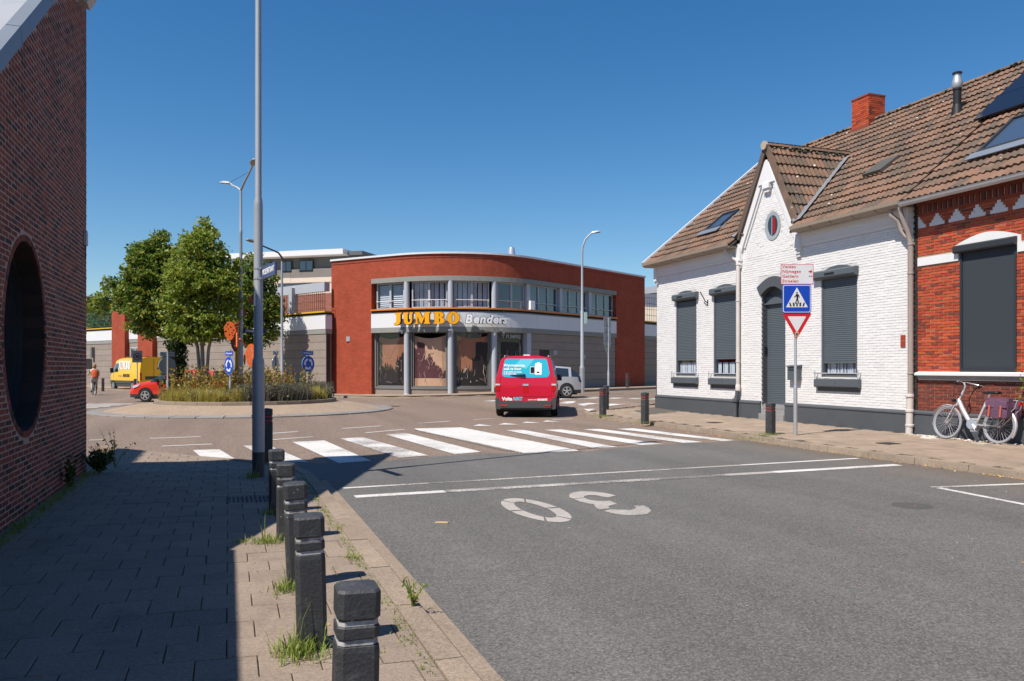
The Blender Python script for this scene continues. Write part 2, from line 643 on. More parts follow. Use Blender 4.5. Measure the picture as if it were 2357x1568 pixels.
M['rust'] = mat('sculpture_shaded_rust', (.25, .035, .015), .6, .25, 6)  # dark red of some leaves, with tree shade put into the colour
M['ochre'] = mat('ochre_paint', (.62, .30, .03), .5, .12, 4)
M['yellow'] = mat('yellow_trim', (.62, .36, .02), .45, .1, 3)
M['orange_trim'] = mat('orange_trim', (.62, .21, .03), .45, .1, 3)
M['jumbo_yellow'] = mat('letter_yellow', (.83, .37, .005), .4, .05, 2)
M['letter_side'] = mat('letter_side_black', (.02, .02, .022), .5)
M['letter_white'] = mat('letter_white', (.88, .88, .88), .4, .04, 2)
M['shop_brick'] = uv_bricks('shop_red_brick', (.37, .064, .029), (.29, .049, .023), (.25, .08, .048))
M['dim_brick'] = uv_bricks('distant_brick', (.26, .08, .05), (.2, .065, .045), (.25, .18, .15))
M['grey_brick'] = mat('grey_brick_course', (.27, .225, .19), .9, .16, 1.2, .35, 22, .4, 30, isl=.05)
M['grey_joint'] = mat('grey_brick_joint', (.06, .05, .045), .95)
M['fascia'] = mat('fascia_white', (.66, .665, .67), .5, .05, .7)
M['lintel'] = mat('concrete_lintel', (.25, .25, .225), .8, .12, 1.5, .12, 30)
M['frame'] = mat('window_frame_grey', (.40, .425, .465), .5, .06, 2)
M['frame_dark'] = mat('shopfront_frame', (.16, .165, .16), .5, .1, 2)
M['column'] = mat('column_bluegrey', (.42, .445, .485), .5, .05, 1.5)
M['concrete'] = mat('pale_concrete', (.58, .50, .41), .85, .14, .6, .1, 12, stain=((.42, .33, .25), .8, .55, .5))
M['dark_clad'] = mat('dark_cladding', (.105, .115, .125), .6, .12, .8)
M['deck_beam'] = mat('deck_beam_grey', (.40, .42, .46), .55, .08, 1)
M['glass'] = glass('window_glass', (.02, .028, .035))
M['glass_sky'] = glass('upper_glass', (.035, .05, .065), .03, .02, .8)
M['shop_glass'] = glass('shop_glass', (.012, .011, .012), .03, .16, 1.3, 1.0)
M['pv'] = glass('solar_panel', (.011, .014, .025), .22, spec=.3)
M['curtain'] = mat('lace_curtain', (.78, .78, .80), .9, .25, 9, .3, 30)
M['blind'] = mat('blind_white', (.72, .72, .72), .6, .05, 2)
M['van_red'] = mat('van_red', (.56, .006, .032), .3, .04, 1, coat=.6)
M['van_cyan'] = mat('van_cyan_film', (.03, .42, .56), .25, .03, 1, coat=.5)
M['van_cyan2'] = mat('van_pale_cyan', (.12, .55, .68), .25, .03, 1, coat=.5)
M['van_yellow'] = mat('van_yellow', (.82, .46, .006), .35, .04, 1, coat=.5)
M['car_red'] = mat('car_red', (.58, .032, .016), .28, .04, 1, coat=.8)
M['car_seam'] = mat('panel_gap', (.12, .004, .008), .6)
M['silver'] = mat('car_silver', (.52, .52, .54), .35, .05, 1, metal=.45, coat=.5)
M['bumper'] = mat('bumper_grey', (.06, .064, .066), .6, .1, 4)
M['tail_red'] = mat('tail_lamp', (.5, .012, .012), .15, .1, 9, coat=1.0)
M['lamp_glass'] = mat('lamp_lens', (.55, .56, .58), .12, .2, 12, coat=1.0)
M['alloy'] = mat('alloy_wheel', (.55, .55, .56), .35, .1, 6, metal=.6)
M['chrome'] = mat('bike_silver', (.62, .60, .62), .3, .06, 6, metal=.6)
M['bike_frame'] = mat('bike_frame_silver', (.60, .575, .575), .35, .05, 5, metal=.35, coat=.4)
M['tyre_grey'] = mat('bike_tyre_grey', (.27, .27, .28), .8, .12, 9)
M['pannier'] = mat('pannier_purple', (.115, .055, .095), .85, .4, 18, .3, 60, .5, 30)
M['strap'] = mat('pannier_strap', (.42, .1, .06), .7)
M['skin'] = mat('skin', (.55, .33, .24), .6, .06, 8)
M['hair'] = mat('hair_blond', (.32, .19, .09), .7, .2, 20)
M['jacket'] = mat('jacket_orange', (.45, .075, .015), .8, .3, 12)
M['cloth_pale'] = mat('cloth_pale', (.5, .47, .42), .85, .2, 12)
M['bark'] = mat('bark', (.11, .085, .06), .95, .3, 9, .3, 30, .6, 24)
M['bark_pale'] = mat('bark_pale', (.3, .27, .22), .9, .35, 9, .3, 30, .5, 24)
M['leaf_green'] = leaf_mat('leaf_green', [(.07, .14, .018), (.13, .23, .03), (.05, .10, .016), (.20, .28, .04), (.30, .29, .04)])
M['leaf_birch'] = leaf_mat('leaf_yellow_green', [(.16, .25, .03), (.27, .33, .04), (.10, .17, .022), (.38, .35, .045), (.20, .28, .036)])
M['leaf_dark'] = leaf_mat('leaf_dark', [(.025, .05, .014), (.035, .065, .016), (.02, .04, .012), (.05, .075, .02)], .2)
M['straw'] = leaf_mat('grass_straw', [(.46, .38, .08), (.38, .35, .07), (.52, .42, .12), (.30, .32, .06), (.44, .33, .1)], .4)
M['lavender'] = leaf_mat('lavender_grey_green', [(.13, .15, .08), (.17, .17, .11), (.1, .12, .06), (.2, .17, .13), (.15, .12, .11)], .3)
M['flower'] = leaf_mat('seedhead_reds', [(.36, .26, .045), (.42, .36, .06), (.34, .10, .035), (.26, .28, .05), (.2, .22, .045), (.34, .17, .06)], .35)
M['weed'] = leaf_mat('weed_green', [(.18, .30, .04), (.25, .34, .055), (.14, .23, .04), (.34, .34, .09)], .4)
M['dry'] = mat('dry_leaf', None, .8, .2, 20, pal=[(.42, .22, .05), (.35, .16, .05), (.5, .32, .1), (.25, .14, .06)])
M['pebble'] = mat('pebble', None, .8, .15, 20, pal=[(.55, .5, .42), (.45, .38, .3), (.62, .57, .5), (.4, .33, .25)])
M['poster'] = mat('poster_brown', (.34, .145, .08), .6, .3, 1.5)  # colours for street reflections painted on sheets behind the shop glass
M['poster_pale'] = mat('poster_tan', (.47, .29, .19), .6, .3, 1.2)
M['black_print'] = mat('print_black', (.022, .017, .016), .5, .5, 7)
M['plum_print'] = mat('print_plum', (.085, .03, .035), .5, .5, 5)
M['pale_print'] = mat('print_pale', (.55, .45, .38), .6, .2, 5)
M['moss'] = mat('moss', None, .95, .3, 20, pal=[(.06, .055, .03), (.09, .085, .05), (.04, .04, .025), (.2, .18, .13)])
M['iron'] = mat('cast_iron', (.05, .045, .04), .7, .2, 20, metal=.4)
M['cardboard'] = mat('cardboard', (.52, .37, .18), .8, .15, 20)
M['alu'] = mat('aluminium_bright', (.7, .7, .71), .35, .1, 4, metal=.7)
M['mesh_green'] = mat('fence_green', (.02, .07, .055), .6)
M['box_teal'] = mat('box_pale_teal', (.42, .58, .56), .5)
M['clear_red'] = mat('curtain_red', (.22, .01, .015), .8, .3, 9)
M['velux'] = glass('roof_window_glass', (.05, .075, .12), .06, spec=.9)

# ================================================================== ground, roads, pavements
def sheet(name, x0, x1, y0, y1, step, dz, m, inside=None):
    b = MB()
    nx, ny = int((x1 - x0) / step), int((y1 - y0) / step)
    vs = [(x0 + i * step, y0 + j * step, gz(x0 + i * step, y0 + j * step) + dz) for j in range(ny + 1) for i in range(nx + 1)]
    fs = [(j * (nx + 1) + i, j * (nx + 1) + i + 1, (j + 1) * (nx + 1) + i + 1, (j + 1) * (nx + 1) + i) for j in range(ny) for i in range(nx)]
    b.raw(vs, fs)
    return b.build(name, m, kind='structure')


b = MB()
b.poly([(-900, -900, -.12), (900, -900, -.12), (900, 900, -.12), (-900, 900, -.12)])
ground = b.build('ground', M['earth'], kind='structure')
junction = sheet('roundabout_road', -60, 80, 12.5, 92.5, 1.0, 0.0, M['brown'])
EDGE = [(-.2, 13.0), (1.1, 13.46), (2.21, 13.25), (3.27, 13.69), (4.37, 13.89), (6.22, 13.55), (7.28, 14.03), (8.75, 14.35), (10.05, 14.4), (10.7, 14.6)]
b = MB()
pts = [(.9, -70, .004), (10.7, -70, .004)] + [(x, y, .004) for x, y in EDGE[::-1] if x > .95]
b.poly(pts)
road = b.build('road', M['asphalt'], kind='structure')


def decal(name, pts, m, parent, z=.008):
    bb = MB()
    bb.poly([(p[0], p[1], gz(p[0], p[1]) + z) for p in pts])
    return bb.build(name, m, parent)


def decal_px(name, pts, m, parent, z=.008):
    return decal(name, [on_ground(*p)[:2] for p in pts], m, parent, z)


# crosswalk over the near arm: stripes 0.5 m wide and about 4.5 m long
for i, (q, m) in enumerate([([(-.64, 16.35), (-.16, 16.3), (.1, 14.57), (-.42, 14.8)], 'white_line'),
                            ([(.28, 16.9), (.78, 16.75), (1.25, 13.62), (.72, 13.9)], 'white_line'),
                            ([(1.27, 17.42), (1.95, 17.55), (2.27, 13.42), (1.71, 13.3)], 'white_line'),
                            ([(2.34, 17.9), (2.85, 18.05), (3.38, 13.88), (2.80, 13.73)], 'white_patchy'),
                            ([(3.48, 18.6), (4.02, 18.9), (4.45, 14.17), (3.87, 13.95)], 'white_line'),
                            ([(6.56, 18.86), (7.0, 18.87), (7.25, 14.12), (6.72, 14.15)], 'white_line'),
                            ([(7.52, 18.67), (7.98, 18.66), (8.4, 14.36), (7.88, 14.33)], 'white_line'),
                            ([(8.5, 18.47), (8.96, 18.46), (9.42, 14.45), (8.95, 14.45)], 'white_line'),
                            ([(9.38, 18.31), (9.86, 18.35), (10.3, 14.6), (9.93, 14.5)], 'white_line')]):
    if m == 'white_patchy':
        M[m] = marking('road_paint_patchy', .60, (.16, .13, .105), (.66, .65, .62))
    decal('crosswalk_stripe', q, M[m], junction)
# paved refuge in the middle of the crosswalk: white painted clinkers
pv = MB()
pv.cham((-.147, -.072, 0), (.147, .072, .016), .006)
M['refuge'] = marking('painted_clinker', .50, (.3, .26, .22), (.60, .585, .56))
pvm = pv.mesh('paver', M['refuge'])
rb_ = MB()
rb_.poly([(4.42, 19.75, .006), (5.75, 20.05, .006), (6.26, 13.6, .006), (5.3, 13.62, .006), (4.9, 14.2, .006)])
refuge = rb_.build('refuge_paving', mat('refuge_joint', (.15, .125, .1), .9, .2, 8), junction)
for r_ in range(42):
    y = 13.75 + r_ * .15
    t = (y - 13.6) / 6.4
    xa, xb = 5.12 + (4.47 - 5.12) * min(1, t * 1.1), 6.22 + (5.72 - 6.22) * t
    n = 5
    w_ = (xb - xa) / n
    cuts = [xa] + [xa + w_ * (k + (.5 if r_ % 2 else 1)) for k in range(n if r_ % 2 else n - 1)] + [xb]
    for a, c in zip(cuts, cuts[1:]):
        piece('paver', pvm, refuge, ((a + c) / 2, y, .006 + random.uniform(0, .003)), (random.uniform(-.005, .005), random.uniform(-.005, .005), 0), ((c - a - .012) / .294, .96, 1))
# stop lines, worn in the middle where the wheels run
for (a, c, w) in (((1.41, 10.52), (10.27, 10.98), .10), ((1.45, 9.78), (10.2, 10.03), .19)):
    for t0, t1, m in ((0, .13, 'white_line'), (.13, .62, 'worn_line'), (.62, .72, 'numeral'), (.72, 1, 'white_line')):
        xa, ya = a[0] + (c[0] - a[0]) * t0, a[1] + (c[1] - a[1]) * t0
        xb, yb = a[0] + (c[0] - a[0]) * t1, a[1] + (c[1] - a[1]) * t1
        decal('stop_line', [(xa, ya - w / 2), (xb, yb - w / 2), (xb, yb + w / 2), (xa, ya + w / 2)], M[m], road)
# speed numerals, read by traffic coming the other way
zc, zl = (3.2, 8.24), []
for k in range(6):
    bb = MB()
    a0, a1 = k * math.pi / 3 + .06, (k + 1) * math.pi / 3 - .015
    for j in range(5):
        w0, w1 = a0 + (a1 - a0) * j / 5, a0 + (a1 - a0) * (j + 1) / 5
        q = []
        for (w, ra, rb2) in ((w0, .29, .78), (w1, .29, .78), (w1, .145, .53), (w0, .145, .53)):
            q.append((zc[0] + ra * math.cos(w), zc[1] + rb2 * math.sin(w), .008))
        bb.poly(q)
    zl.append(bb.build('numeral_segment', M['numeral'], road))
for tr in ([(1660, 262), (1560, 285), (1500, 280), (1400, 258), (1300, 255), (1240, 270), (1240, 290), (1090, 302), (1045, 285), (1040, 250), (1090, 222), (1200, 205), (1350, 210), (1500, 225), (1600, 245)],
           [(1100, 308), (1245, 295), (1300, 318), (1400, 332), (1480, 335), (1575, 330), (1675, 372), (1565, 400), (1560, 415), (1590, 430), (1440, 448), (1390, 415), (1370, 380), (1280, 365), (1180, 340)],
           [(1495, 468), (1590, 445), (1720, 450), (1850, 455), (1925, 430), (1925, 415), (1890, 398), (2030, 392), (2090, 420), (2130, 465), (2080, 505), (1950, 525), (1800, 522), (1650, 505)]):
    decal('numeral_segment', [on_ground(1129.4 + x * .1736, 1096.7 + y * .1736)[:2] for x, y in tr][::-1], M['numeral'], road)
# parking bay corner on the right
for a, c in (((8.7, 8.0), (10.45, 7.78)), ((8.75, 7.98), (8.35, 4.0))):
    dx, dy = c[0] - a[0], c[1] - a[1]
    n = math.hypot(dx, dy)
    px_, py_ = -dy / n * .05, dx / n * .05
    decal('bay_line', [(a[0] - px_, a[1] - py_), (c[0] - px_, c[1] - py_), (c[0] + px_, c[1] + py_), (a[0] + px_, a[1] + py_)], M['white_line'], road)
# dashes round the junction
for x0, y0, x1, y1 in ((345, 1010, 462, 1006), (373, 1028, 488, 1023), (205, 1014, 240, 1013), (620, 999, 685, 994), (627, 1013, 720, 1006), (788, 987, 877, 981),
                       (842, 997, 931, 989), (962, 975, 1036, 970), (1089, 967, 1146, 963), (1270, 967, 1321, 965)):
    p, q = on_ground(x0, y0), on_ground(x1, y1)
    d = Vector((q.x - p.x, q.y - p.y)).normalized()
    n = Vector((-d.y, d.x)) * .06
    decal('edge_dash', [(p.x - n.x, p.y - n.y), (q.x - n.x, q.y - n.y), (q.x + n.x, q.y + n.y), (p.x + n.x, p.y + n.y)], M['white_line'], junction)
for x0, x1, y in ((1088, 1133, 981), (1147, 1193, 978), (1201, 1245, 974.5), (1249, 1290, 971.5)):
    p, q = on_ground(x0, y), on_ground(x1, y)
    m_ = (p + q) / 2
    decal('give_way_tooth', [(p.x, p.y), (q.x, q.y), (m_.x + .1, m_.y + .62)], M['white_line'], junction)
for x0, y0, x1, y1 in ((1294, 925, 1318, 928), (1329, 931, 1344, 936), (1343, 942, 1354, 947)):
    p, q = on_ground(x0, y0), on_ground(x1, y1)
    decal('give_way_tooth', [(p.x, p.y), (q.x, q.y), ((p.x + q.x) / 2 + .55, (p.y + q.y) / 2 + .35)], M['white_line'], junction)
# crosswalks of the right and left arms
d1 = Vector((.862, .507))
for k in range(7):
    o = Vector((13.6, 27.6)) + Vector((-d1.y, d1.x)) * (k * 1.0)
    a, c = o, o + d1 * 4.2
    n = Vector((-d1.y, d1.x)) * .27
    decal('crosswalk_stripe', [(a.x - n.x, a.y - n.y), (c.x - n.x, c.y - n.y), (c.x + n.x, c.y + n.y), (a.x + n.x, a.y + n.y)], M['white_line'], junction)
for k in range(6):
    o = Vector((-9.4, 34.0)) + Vector((.3, 1.0)).normalized() * (k * 1.05)
    a, c = o, o + Vector((4.0, -1.2))
    decal('crosswalk_stripe', [(a.x, a.y - .27), (c.x, c.y - .27), (c.x, c.y + .27), (a.x, a.y + .27)], M['white_line'], junction)


# ------------------------------------------------------------------ kerbs and pavements
def resample(pts, step):
    out = [Vector(pts[0])]
    acc = 0.0
    for p, q in zip(pts, pts[1:]):
        p, q = Vector(p), Vector(q)
        L_ = (q - p).length
        if L_ < 1e-6: continue
        t = step - acc
        while t <= L_:
            out.append(p + (q - p) * (t / L_))
            t += step
        acc = L_ - (t - step)
    return out


def chaikin(pts, n=2, closed=False):
    for _ in range(n):
        q = [pts[0]] if not closed else []
        m_ = len(pts)
        for i in range(m_ if closed else m_ - 1):
            a, c = pts[i], pts[(i + 1) % m_]
            q += [(a[0] * .75 + c[0] * .25, a[1] * .75 + c[1] * .25), (a[0] * .25 + c[0] * .75, a[1] * .25 + c[1] * .75)]
        if not closed: q.append(pts[-1])
        pts = q
    return pts


def kerb(path, parent, ztop, m, top=.15, foot=.04, gap=.006, step=1.0, name='kerb_stone', base=-.05, side=1):
    """stones laid along path (the foot of the kerb); the pavement lies to the left of the path when side=1"""
    P_ = resample([(p[0], p[1]) for p in path], step)
    if (Vector(path[-1][:2]) - P_[-1]).length > .12: P_.append(Vector(path[-1][:2]))
    for p, q in zip(P_, P_[1:]):
        d = (q - p).normalized()
        n = Vector((-d.y, d.x)) * side
        a, c = p + d * gap, q - d * gap
        dz = random.uniform(-.004, .004)
        bb = MB()
        vs = []
        for e in (a, c):
            z0 = gz(e.x, e.y)
            for off, z in ((0, base), (0, .012), (foot * .8, ztop - .016 + dz), (foot, ztop + dz), (foot + top, ztop + dz), (foot + top, base)):
                w = e + n * off
                vs.append((w.x, w.y, z0 + z))
        fs = [(i, i + 1, i + 7, i + 6) for i in range(5)] + [(0, 6, 11, 5), (5, 4, 3, 2, 1, 0), (6, 7, 8, 9, 10, 11)]
        if side < 0:
            fs = [f[::-1] for f in fs]
        bb.raw(vs, fs)
        bb.build(name, m, parent)


def clip_convex(poly, cl):
    out = poly
    for i in range(len(cl)):
        a, c = cl[i], cl[(i + 1) % len(cl)]
        ins = lambda p: (c[0] - a[0]) * (p[1] - a[1]) - (c[1] - a[1]) * (p[0] - a[0]) >= -1e-9
        res = []
        for j in range(len(out)):
            p, q = out[j], out[(j + 1) % len(out)]
            ip, iq = ins(p), ins(q)
            if ip: res.append(p)
            if ip != iq:
                d1_ = (c[0] - a[0]) * (p[1] - a[1]) - (c[1] - a[1]) * (p[0] - a[0])
                d2_ = (c[0] - a[0]) * (q[1] - a[1]) - (c[1] - a[1]) * (q[0] - a[0])
                t = d1_ / (d1_ - d2_)
                res.append((p[0] + (q[0] - p[0]) * t, p[1] + (q[1] - p[1]) * t))
        out = res
        if len(out) < 3: return []
    return out


# left pavement: 30 cm slabs in half bond, falling about 2 % towards the kerb
KL = [(1.2, -30)] + chaikin([(1.2, 6), (1.2, 10.6), (1.18, 12.2), (.7, 13.35), (-.2, 14.35), (-1.2, 15.5), (-2.2, 17.0)], 2)
zl_ = lambda x: .068 + (.95 - x) * .022
b = MB()
inner = [(p[0] - .19, p[1] - .05) for p in KL]
b.poly([(-1.95, -30, .05)] + [(p[0], p[1], .05) for p in inner if p[0] > -1.95] + [(-1.95, 16.2, .05)])
sidewalk = b.build('sidewalk', M['tile_bed'], kind='structure')
kerb([KL[0], (1.2, 10.3)], sidewalk, .075, M['kerb'], top=.15, foot=.05)
kerb([(1.2, 10.3)] + [p for p in KL if p[1] > 10.4], sidewalk, .075, M['kerb'], top=.15, foot=.05, step=.45)
b = MB()
b.prism([(1.2, 0), (1.30, 0), (1.30, .012), (1.2, .012)], (0, 2, 0), (1, 0, 0), (0, 0, 1), (0, 9.3, 0))
gut = b.build('gutter_strip', M['kerb'], road)
slab = MB()
slab.cham((-.1485, -.1485, -.04), (.1485, .1485, 0), .0045)
slab_me = slab.mesh('paving_slab', M['tile'])
cell = [(-1.88, -2)] + [(.955, -2)] + [(p[0] - .2, p[1] - .08) for p in KL[1:] if p[1] < 15.9 and p[0] > -1.7][0:] + [(-1.88, 15.9)]
cell = [c for i, c in enumerate(cell) if i == 0 or (abs(c[0] - cell[i - 1][0]) + abs(c[1] - cell[i - 1][1])) > .02]
rest, whole, fs_ = MB(), [], .302
ry = math.atan(.022)
for j in range(int(18 / fs_)):
    y = -2 + fs_ * (j + .5)
    for i in range(-1, 11):
        x = -1.88 + fs_ * (i + (.5 if j % 2 else 0.0)) + .06
        q = [(x - .1485, y - .1485), (x + .1485, y - .1485), (x + .1485, y + .1485), (x - .1485, y + .1485)]
        cq = clip_convex(q, cell)
        if len(cq) < 3: continue
        A_ = abs(sum(cq[k][0] * cq[(k + 1) % len(cq)][1] - cq[(k + 1) % len(cq)][0] * cq[k][1] for k in range(len(cq)))) / 2
        if A_ < .003: continue
        if A_ > .0875 and 2.9 < y:
            whole.append((x, y))
        else:
            n = len(cq)
            t_ = [(p[0], p[1], zl_(p[0])) for p in cq]
            rest.raw([(p[0], p[1], .03) for p in cq] + t_, [tuple(range(n, 2 * n))] + [(k, (k + 1) % n, n + (k + 1) % n, n + k) for k in range(n)])
whole.sort(key=lambda p: p[0] ** 2 + p[1] ** 2)
for k, (x, y) in enumerate(whole):
    rot = (random.gauss(0, .004), ry + random.gauss(0, .004), random.gauss(0, .003))
    z = zl_(x) + random.gauss(0, .0016)
    if k < 300:
        piece('paving_slab', slab_me, sidewalk, (x, y, z), rot)
    else:
        Mx = Euler(rot).to_matrix()
        rest.raw([Vector((x, y, z)) + Mx @ Vector(v) for v in slab.v], slab.f)
o = rest.build('slab_field', M['tile'], sidewalk, kind='stuff')

# right pavement
KR = [(10.5, -30), (10.5, 12.5)] + chaikin([(10.5, 12.6), (10.55, 14.5), (10.8, 16.5), (10.85, 19), (10.68, 21), (10.68, 22.9), (11.0, 24.1), (12.0, 25.0), (13.5, 25.7), (16, 27.1), (30, 35.3)], 2)
b = MB()
poly = [(p[0] + .17, p[1]) for p in KR if p[1] < 23.5] + [(p[0] + .02, p[1] - .18) for p in KR if p[1] >= 23.5] + [(30, 22), (14.4, 22), (14.4, -30)]
b.poly([(p[0], p[1], .082 + gz(p[0], p[1]) * .9) for p in poly])
sidewalk2 = b.build('sidewalk', M['tile_bed'], kind='structure')
kerb(KR[:2], sidewalk2, .11, M['kerb'], top=.14, foot=.02, side=-1)
kerb(KR[1:], sidewalk2, .11, M['kerb'], top=.14, foot=.02, side=-1, step=.6)
slab2 = MB()
slab2.cham((-.148, -.148, -.03), (.148, .148, 0), .006)
slab2_me = slab2.mesh('paving_slab', M['tile_far'])
rest, whole = MB(), []


def inpoly(p, pl):
    c = False
    for i in range(len(pl)):
        a, d = pl[i], pl[i - 1]
        if (a[1] > p[1]) != (d[1] > p[1]) and p[0] < (d[0] - a[0]) * (p[1] - a[1]) / (d[1] - a[1]) + a[0]:
            c = not c
    return c


for j in range(int(36 / .302)):
    y = 3 + .302 * (j + .5)
    for i in range(65):
        x = 10.68 + .302 * (i + (.5 if j % 2 else 0))
        if x > 14.25 and y < 25.0: continue
        if x > 30: break
        if all(inpoly((x + sx * .15, y + sy * .15), poly) for sx in (-1, 1) for sy in (-1, 1)):
            whole.append((x, y))
whole.sort(key=lambda p: p[0] ** 2 * .6 + (p[1] - 5) ** 2)
for k, (x, y) in enumerate(whole):
    rot = (random.gauss(0, .006), random.gauss(0, .006), random.gauss(0, .006))
    z = .112 + gz(x, y) + random.gauss(0, .002)
    if k < 300:
        piece('paving_slab', slab2_me, sidewalk2, (x, y, z), rot)
    else:
        Mx = Euler(rot).to_matrix()
        rest.raw([Vector((x, y, z)) + Mx @ Vector(v) for v in slab2.v], slab2.f)
rest.build('slab_field', M['tile_far'], sidewalk2, kind='stuff')

# shop forecourt: follows the curved shop front
P0, KN = Vector((5.43, 45.3)), Vector((11.53, 38.1))
DL, DR = Vector((.647, -.763)).normalized(), Vector((.862, .507)).normalized()
ANG = math.acos(DL.dot(DR))
RAD = 5.7
TT = RAD * math.tan(ANG / 2)
LA = (KN - P0).length - TT
PA, PB = P0 + DL * LA, KN + DR * TT
PO = PA + Vector((-DL.y, DL.x)) * RAD


def shop(s, off=0.0, z=0.0):               # point s metres along the shop front, off metres out of the wall
    if s < LA:
        p, d = P0 + DL * s, DL
    elif s < LA + RAD * ANG:
        a = (s - LA) / RAD
        c, si = math.cos(a), math.sin(a)
        d = Vector((DL.x * c - DL.y * si, DL.x * si + DL.y * c))
        p = PO + Vector((d.y, -d.x)) * RAD
    else:
        d = DR
        p = PB + DR * (s - LA - RAD * ANG)
    return Vector((p.x + d.y * off, p.y - d.x * off, z))


WING = [(-10.9, 72.6), (-8.17, 68.4), (-3.5, 59.85), (2.4, 49.6), (5.07, 44.75)]
fk = [shop(-.5 + s * .5, 2.3) for s in range(0, 75)]
front = [(p.x, p.y) for p in fk]
left = [(-13.5, 70.5), (-10.2, 66.2), (-6.0, 58.2), (.6, 46.2), (2.0, 44.0)]
KS = chaikin(left + front, 1)
b = MB()
for i in range(len(KS) - 1):
    a, c = KS[i], KS[i + 1]
    q = []
    for p in (a, c):
        n_ = Vector((c[0] - a[0], c[1] - a[1])).normalized()
        q.append((p, Vector((p[0] - n_.y * 4.5, p[1] + n_.x * 4.5))))
    z = lambda p: .125 + gz(p[0], p[1])
    b.poly([(a[0], a[1], z(a)), (c[0], c[1], z(c)), (q[1][1].x, q[1][1].y, z(c)), (q[0][1].x, q[0][1].y, z(a))])
sidewalk3 = b.build('sidewalk', M['cobble'], kind='structure')
sidewalk3.location.z = -.002
kerb(KS, sidewalk3, .13, M['kerb'], top=.15, foot=.02, step=1.3)

# ------------------------------------------------------------------ mini roundabout: ring of stones, paved apron, planted island
RC, RO, RI = Vector((.7, 31.4)), 5.35, 3.25
zr = lambda r: .03 + .27 * ss((RO - r) / (RO - RI))
N_ = 96
b = MB()
rr = [RO - .5, RO - 1.0, RO - 1.5, RI]
for i in range(N_):
    a0, a1 = 2 * math.pi * i / N_, 2 * math.pi * (i + 1) / N_
    for r0, r1 in zip(rr, rr[1:]):
        b.poly([(RC.x + r * math.cos(a), RC.y + r * math.sin(a), zr(r)) for r, a in ((r0, a0), (r0, a1), (r1, a1), (r1, a0))])
apron = b.build('roundabout_apron', M['cobble'], kind='structure')
for i in range(40):
    a0, a1 = 2 * math.pi * (i + .02) / 40, 2 * math.pi * (i + .98) / 40
    bb = MB()
    vs = []
    for a in (a0, (a0 + a1) / 2, a1):
        for r, z in ((RO, -.02), (RO, .035), (RO - .02, .05), (RO - .49, zr(RO - .49) + .008), (RO - .49, -.02)):
            vs.append((RC.x + r * math.cos(a), RC.y + r * math.sin(a), z))
    fs = [(k * 5 + j, (k + 1) * 5 + j, (k + 1) * 5 + j + 1, k * 5 + j + 1) for k in range(2) for j in range(4)] + [(0, 1, 2, 3, 4), (14, 13, 12, 11, 10)]
    bb.raw(vs, fs)
    bb.build('ring_stone', M['ring'], apron)
kerb([(RC.x + RI * math.cos(R(k * 6)), RC.y + RI * math.sin(R(k * 6))) for k in range(62)], apron, .42, M['kerb'], top=.14, foot=.02, step=.9, base=.2)
b = MB()
b.poly([(RC.x + (RI - .1) * math.cos(R(k * 10)), RC.y + (RI - .1) * math.sin(R(k * 10)), .37) for k in range(36)])
soil = b.build('island_soil', mat('soil', (.12, .09, .06), .95, .3, 3, .3, 30), apron)

# drain and covers
dr = thing('street_drain', 'black slotted iron drain grate in the shaded slabs behind the bollards', 'drain', (.2, 9.5, zl_(0) + .003))
b = MB()
for k in range(9):
    b.box((.0 + k * .047, 9.3, zl_(.2) - .004), (k * .047 + .022, 9.7, zl_(.2) + .007))
b.box((-.02, 9.28, zl_(.2) - .002), (0, 9.72, zl_(.2) + .009))
b.box((.42, 9.28, zl_(.2) - .006), (.44, 9.72, zl_(.2) + .005))
b.build('grate', M['iron'], dr)
p = on_ground(2100, 1165)
b = MB()
b.lathe([(0, .0095), (.19, .0095), (.22, .006)], 20, (p.x, p.y, 0))
tag(b.build('manhole_cover', mat('patch_dark', (.078, .075, .07), .85, .3, 12, .3, 60)), 'dark round patch cover in the asphalt before the parking bay corner', 'manhole cover')
for (px, py, lab) in ((1645, 973, 'dark square cover flush in the pavement between the middle bollard and the white house'),
                      (2045, 1021, 'dark square cover flush in the pavement in front of the grey plinth')):
    p = on_ground(px, py, .115)
    b = MB()
    b.box((p.x - .16, p.y - .16, .10), (p.x + .16, p.y + .16, .124))
    tag(b.build('pavement_cover', M['iron']), lab, 'cover plate')

# ================================================================== brick building on the left
LX, LY = -1.88, 12.55
lb = thing('brick_building', 'dark red brick building with a round window and sloping roof beside the shaded pavement', 'building', (LX, LY, 0))
ltop = lambda y: 3.02 if y < 6.25 else 3.02 + .70 * (y - 6.25)
_a, _b = view_dir(8.8, 699), view_dir(104, 775)
ya, yb = _a.y * LX / _a.x, _b.y * LX / _b.x
_c, _d = view_dir(62, 557), view_dir(62, 993)
zc1, zc0 = EYE + _c.z * LX / _c.x, EYE + _d.z * LX / _d.x
OC = ((ya + yb) / 2, (zc0 + zc1) / 2)
OA, OB = (yb - ya) / 2, (zc1 - zc0) / 2
bm = bmesh.new()
outl = [(-6, 0), (LY, 0), (LY, ltop(LY)), (6.25, ltop(6.25)), (-6, 3.02)]


def fill(bm, loops, X, flip=False):
    es = []
    for lp in loops:
        vs = [bm.verts.new((X, p[0], p[1])) for p in lp]
        es += [bm.edges.new((vs[i], vs[(i + 1) % len(vs)])) for i in range(len(vs))]
    return bmesh.ops.triangle_fill(bm, use_beauty=True, use_dissolve=False, edges=es)


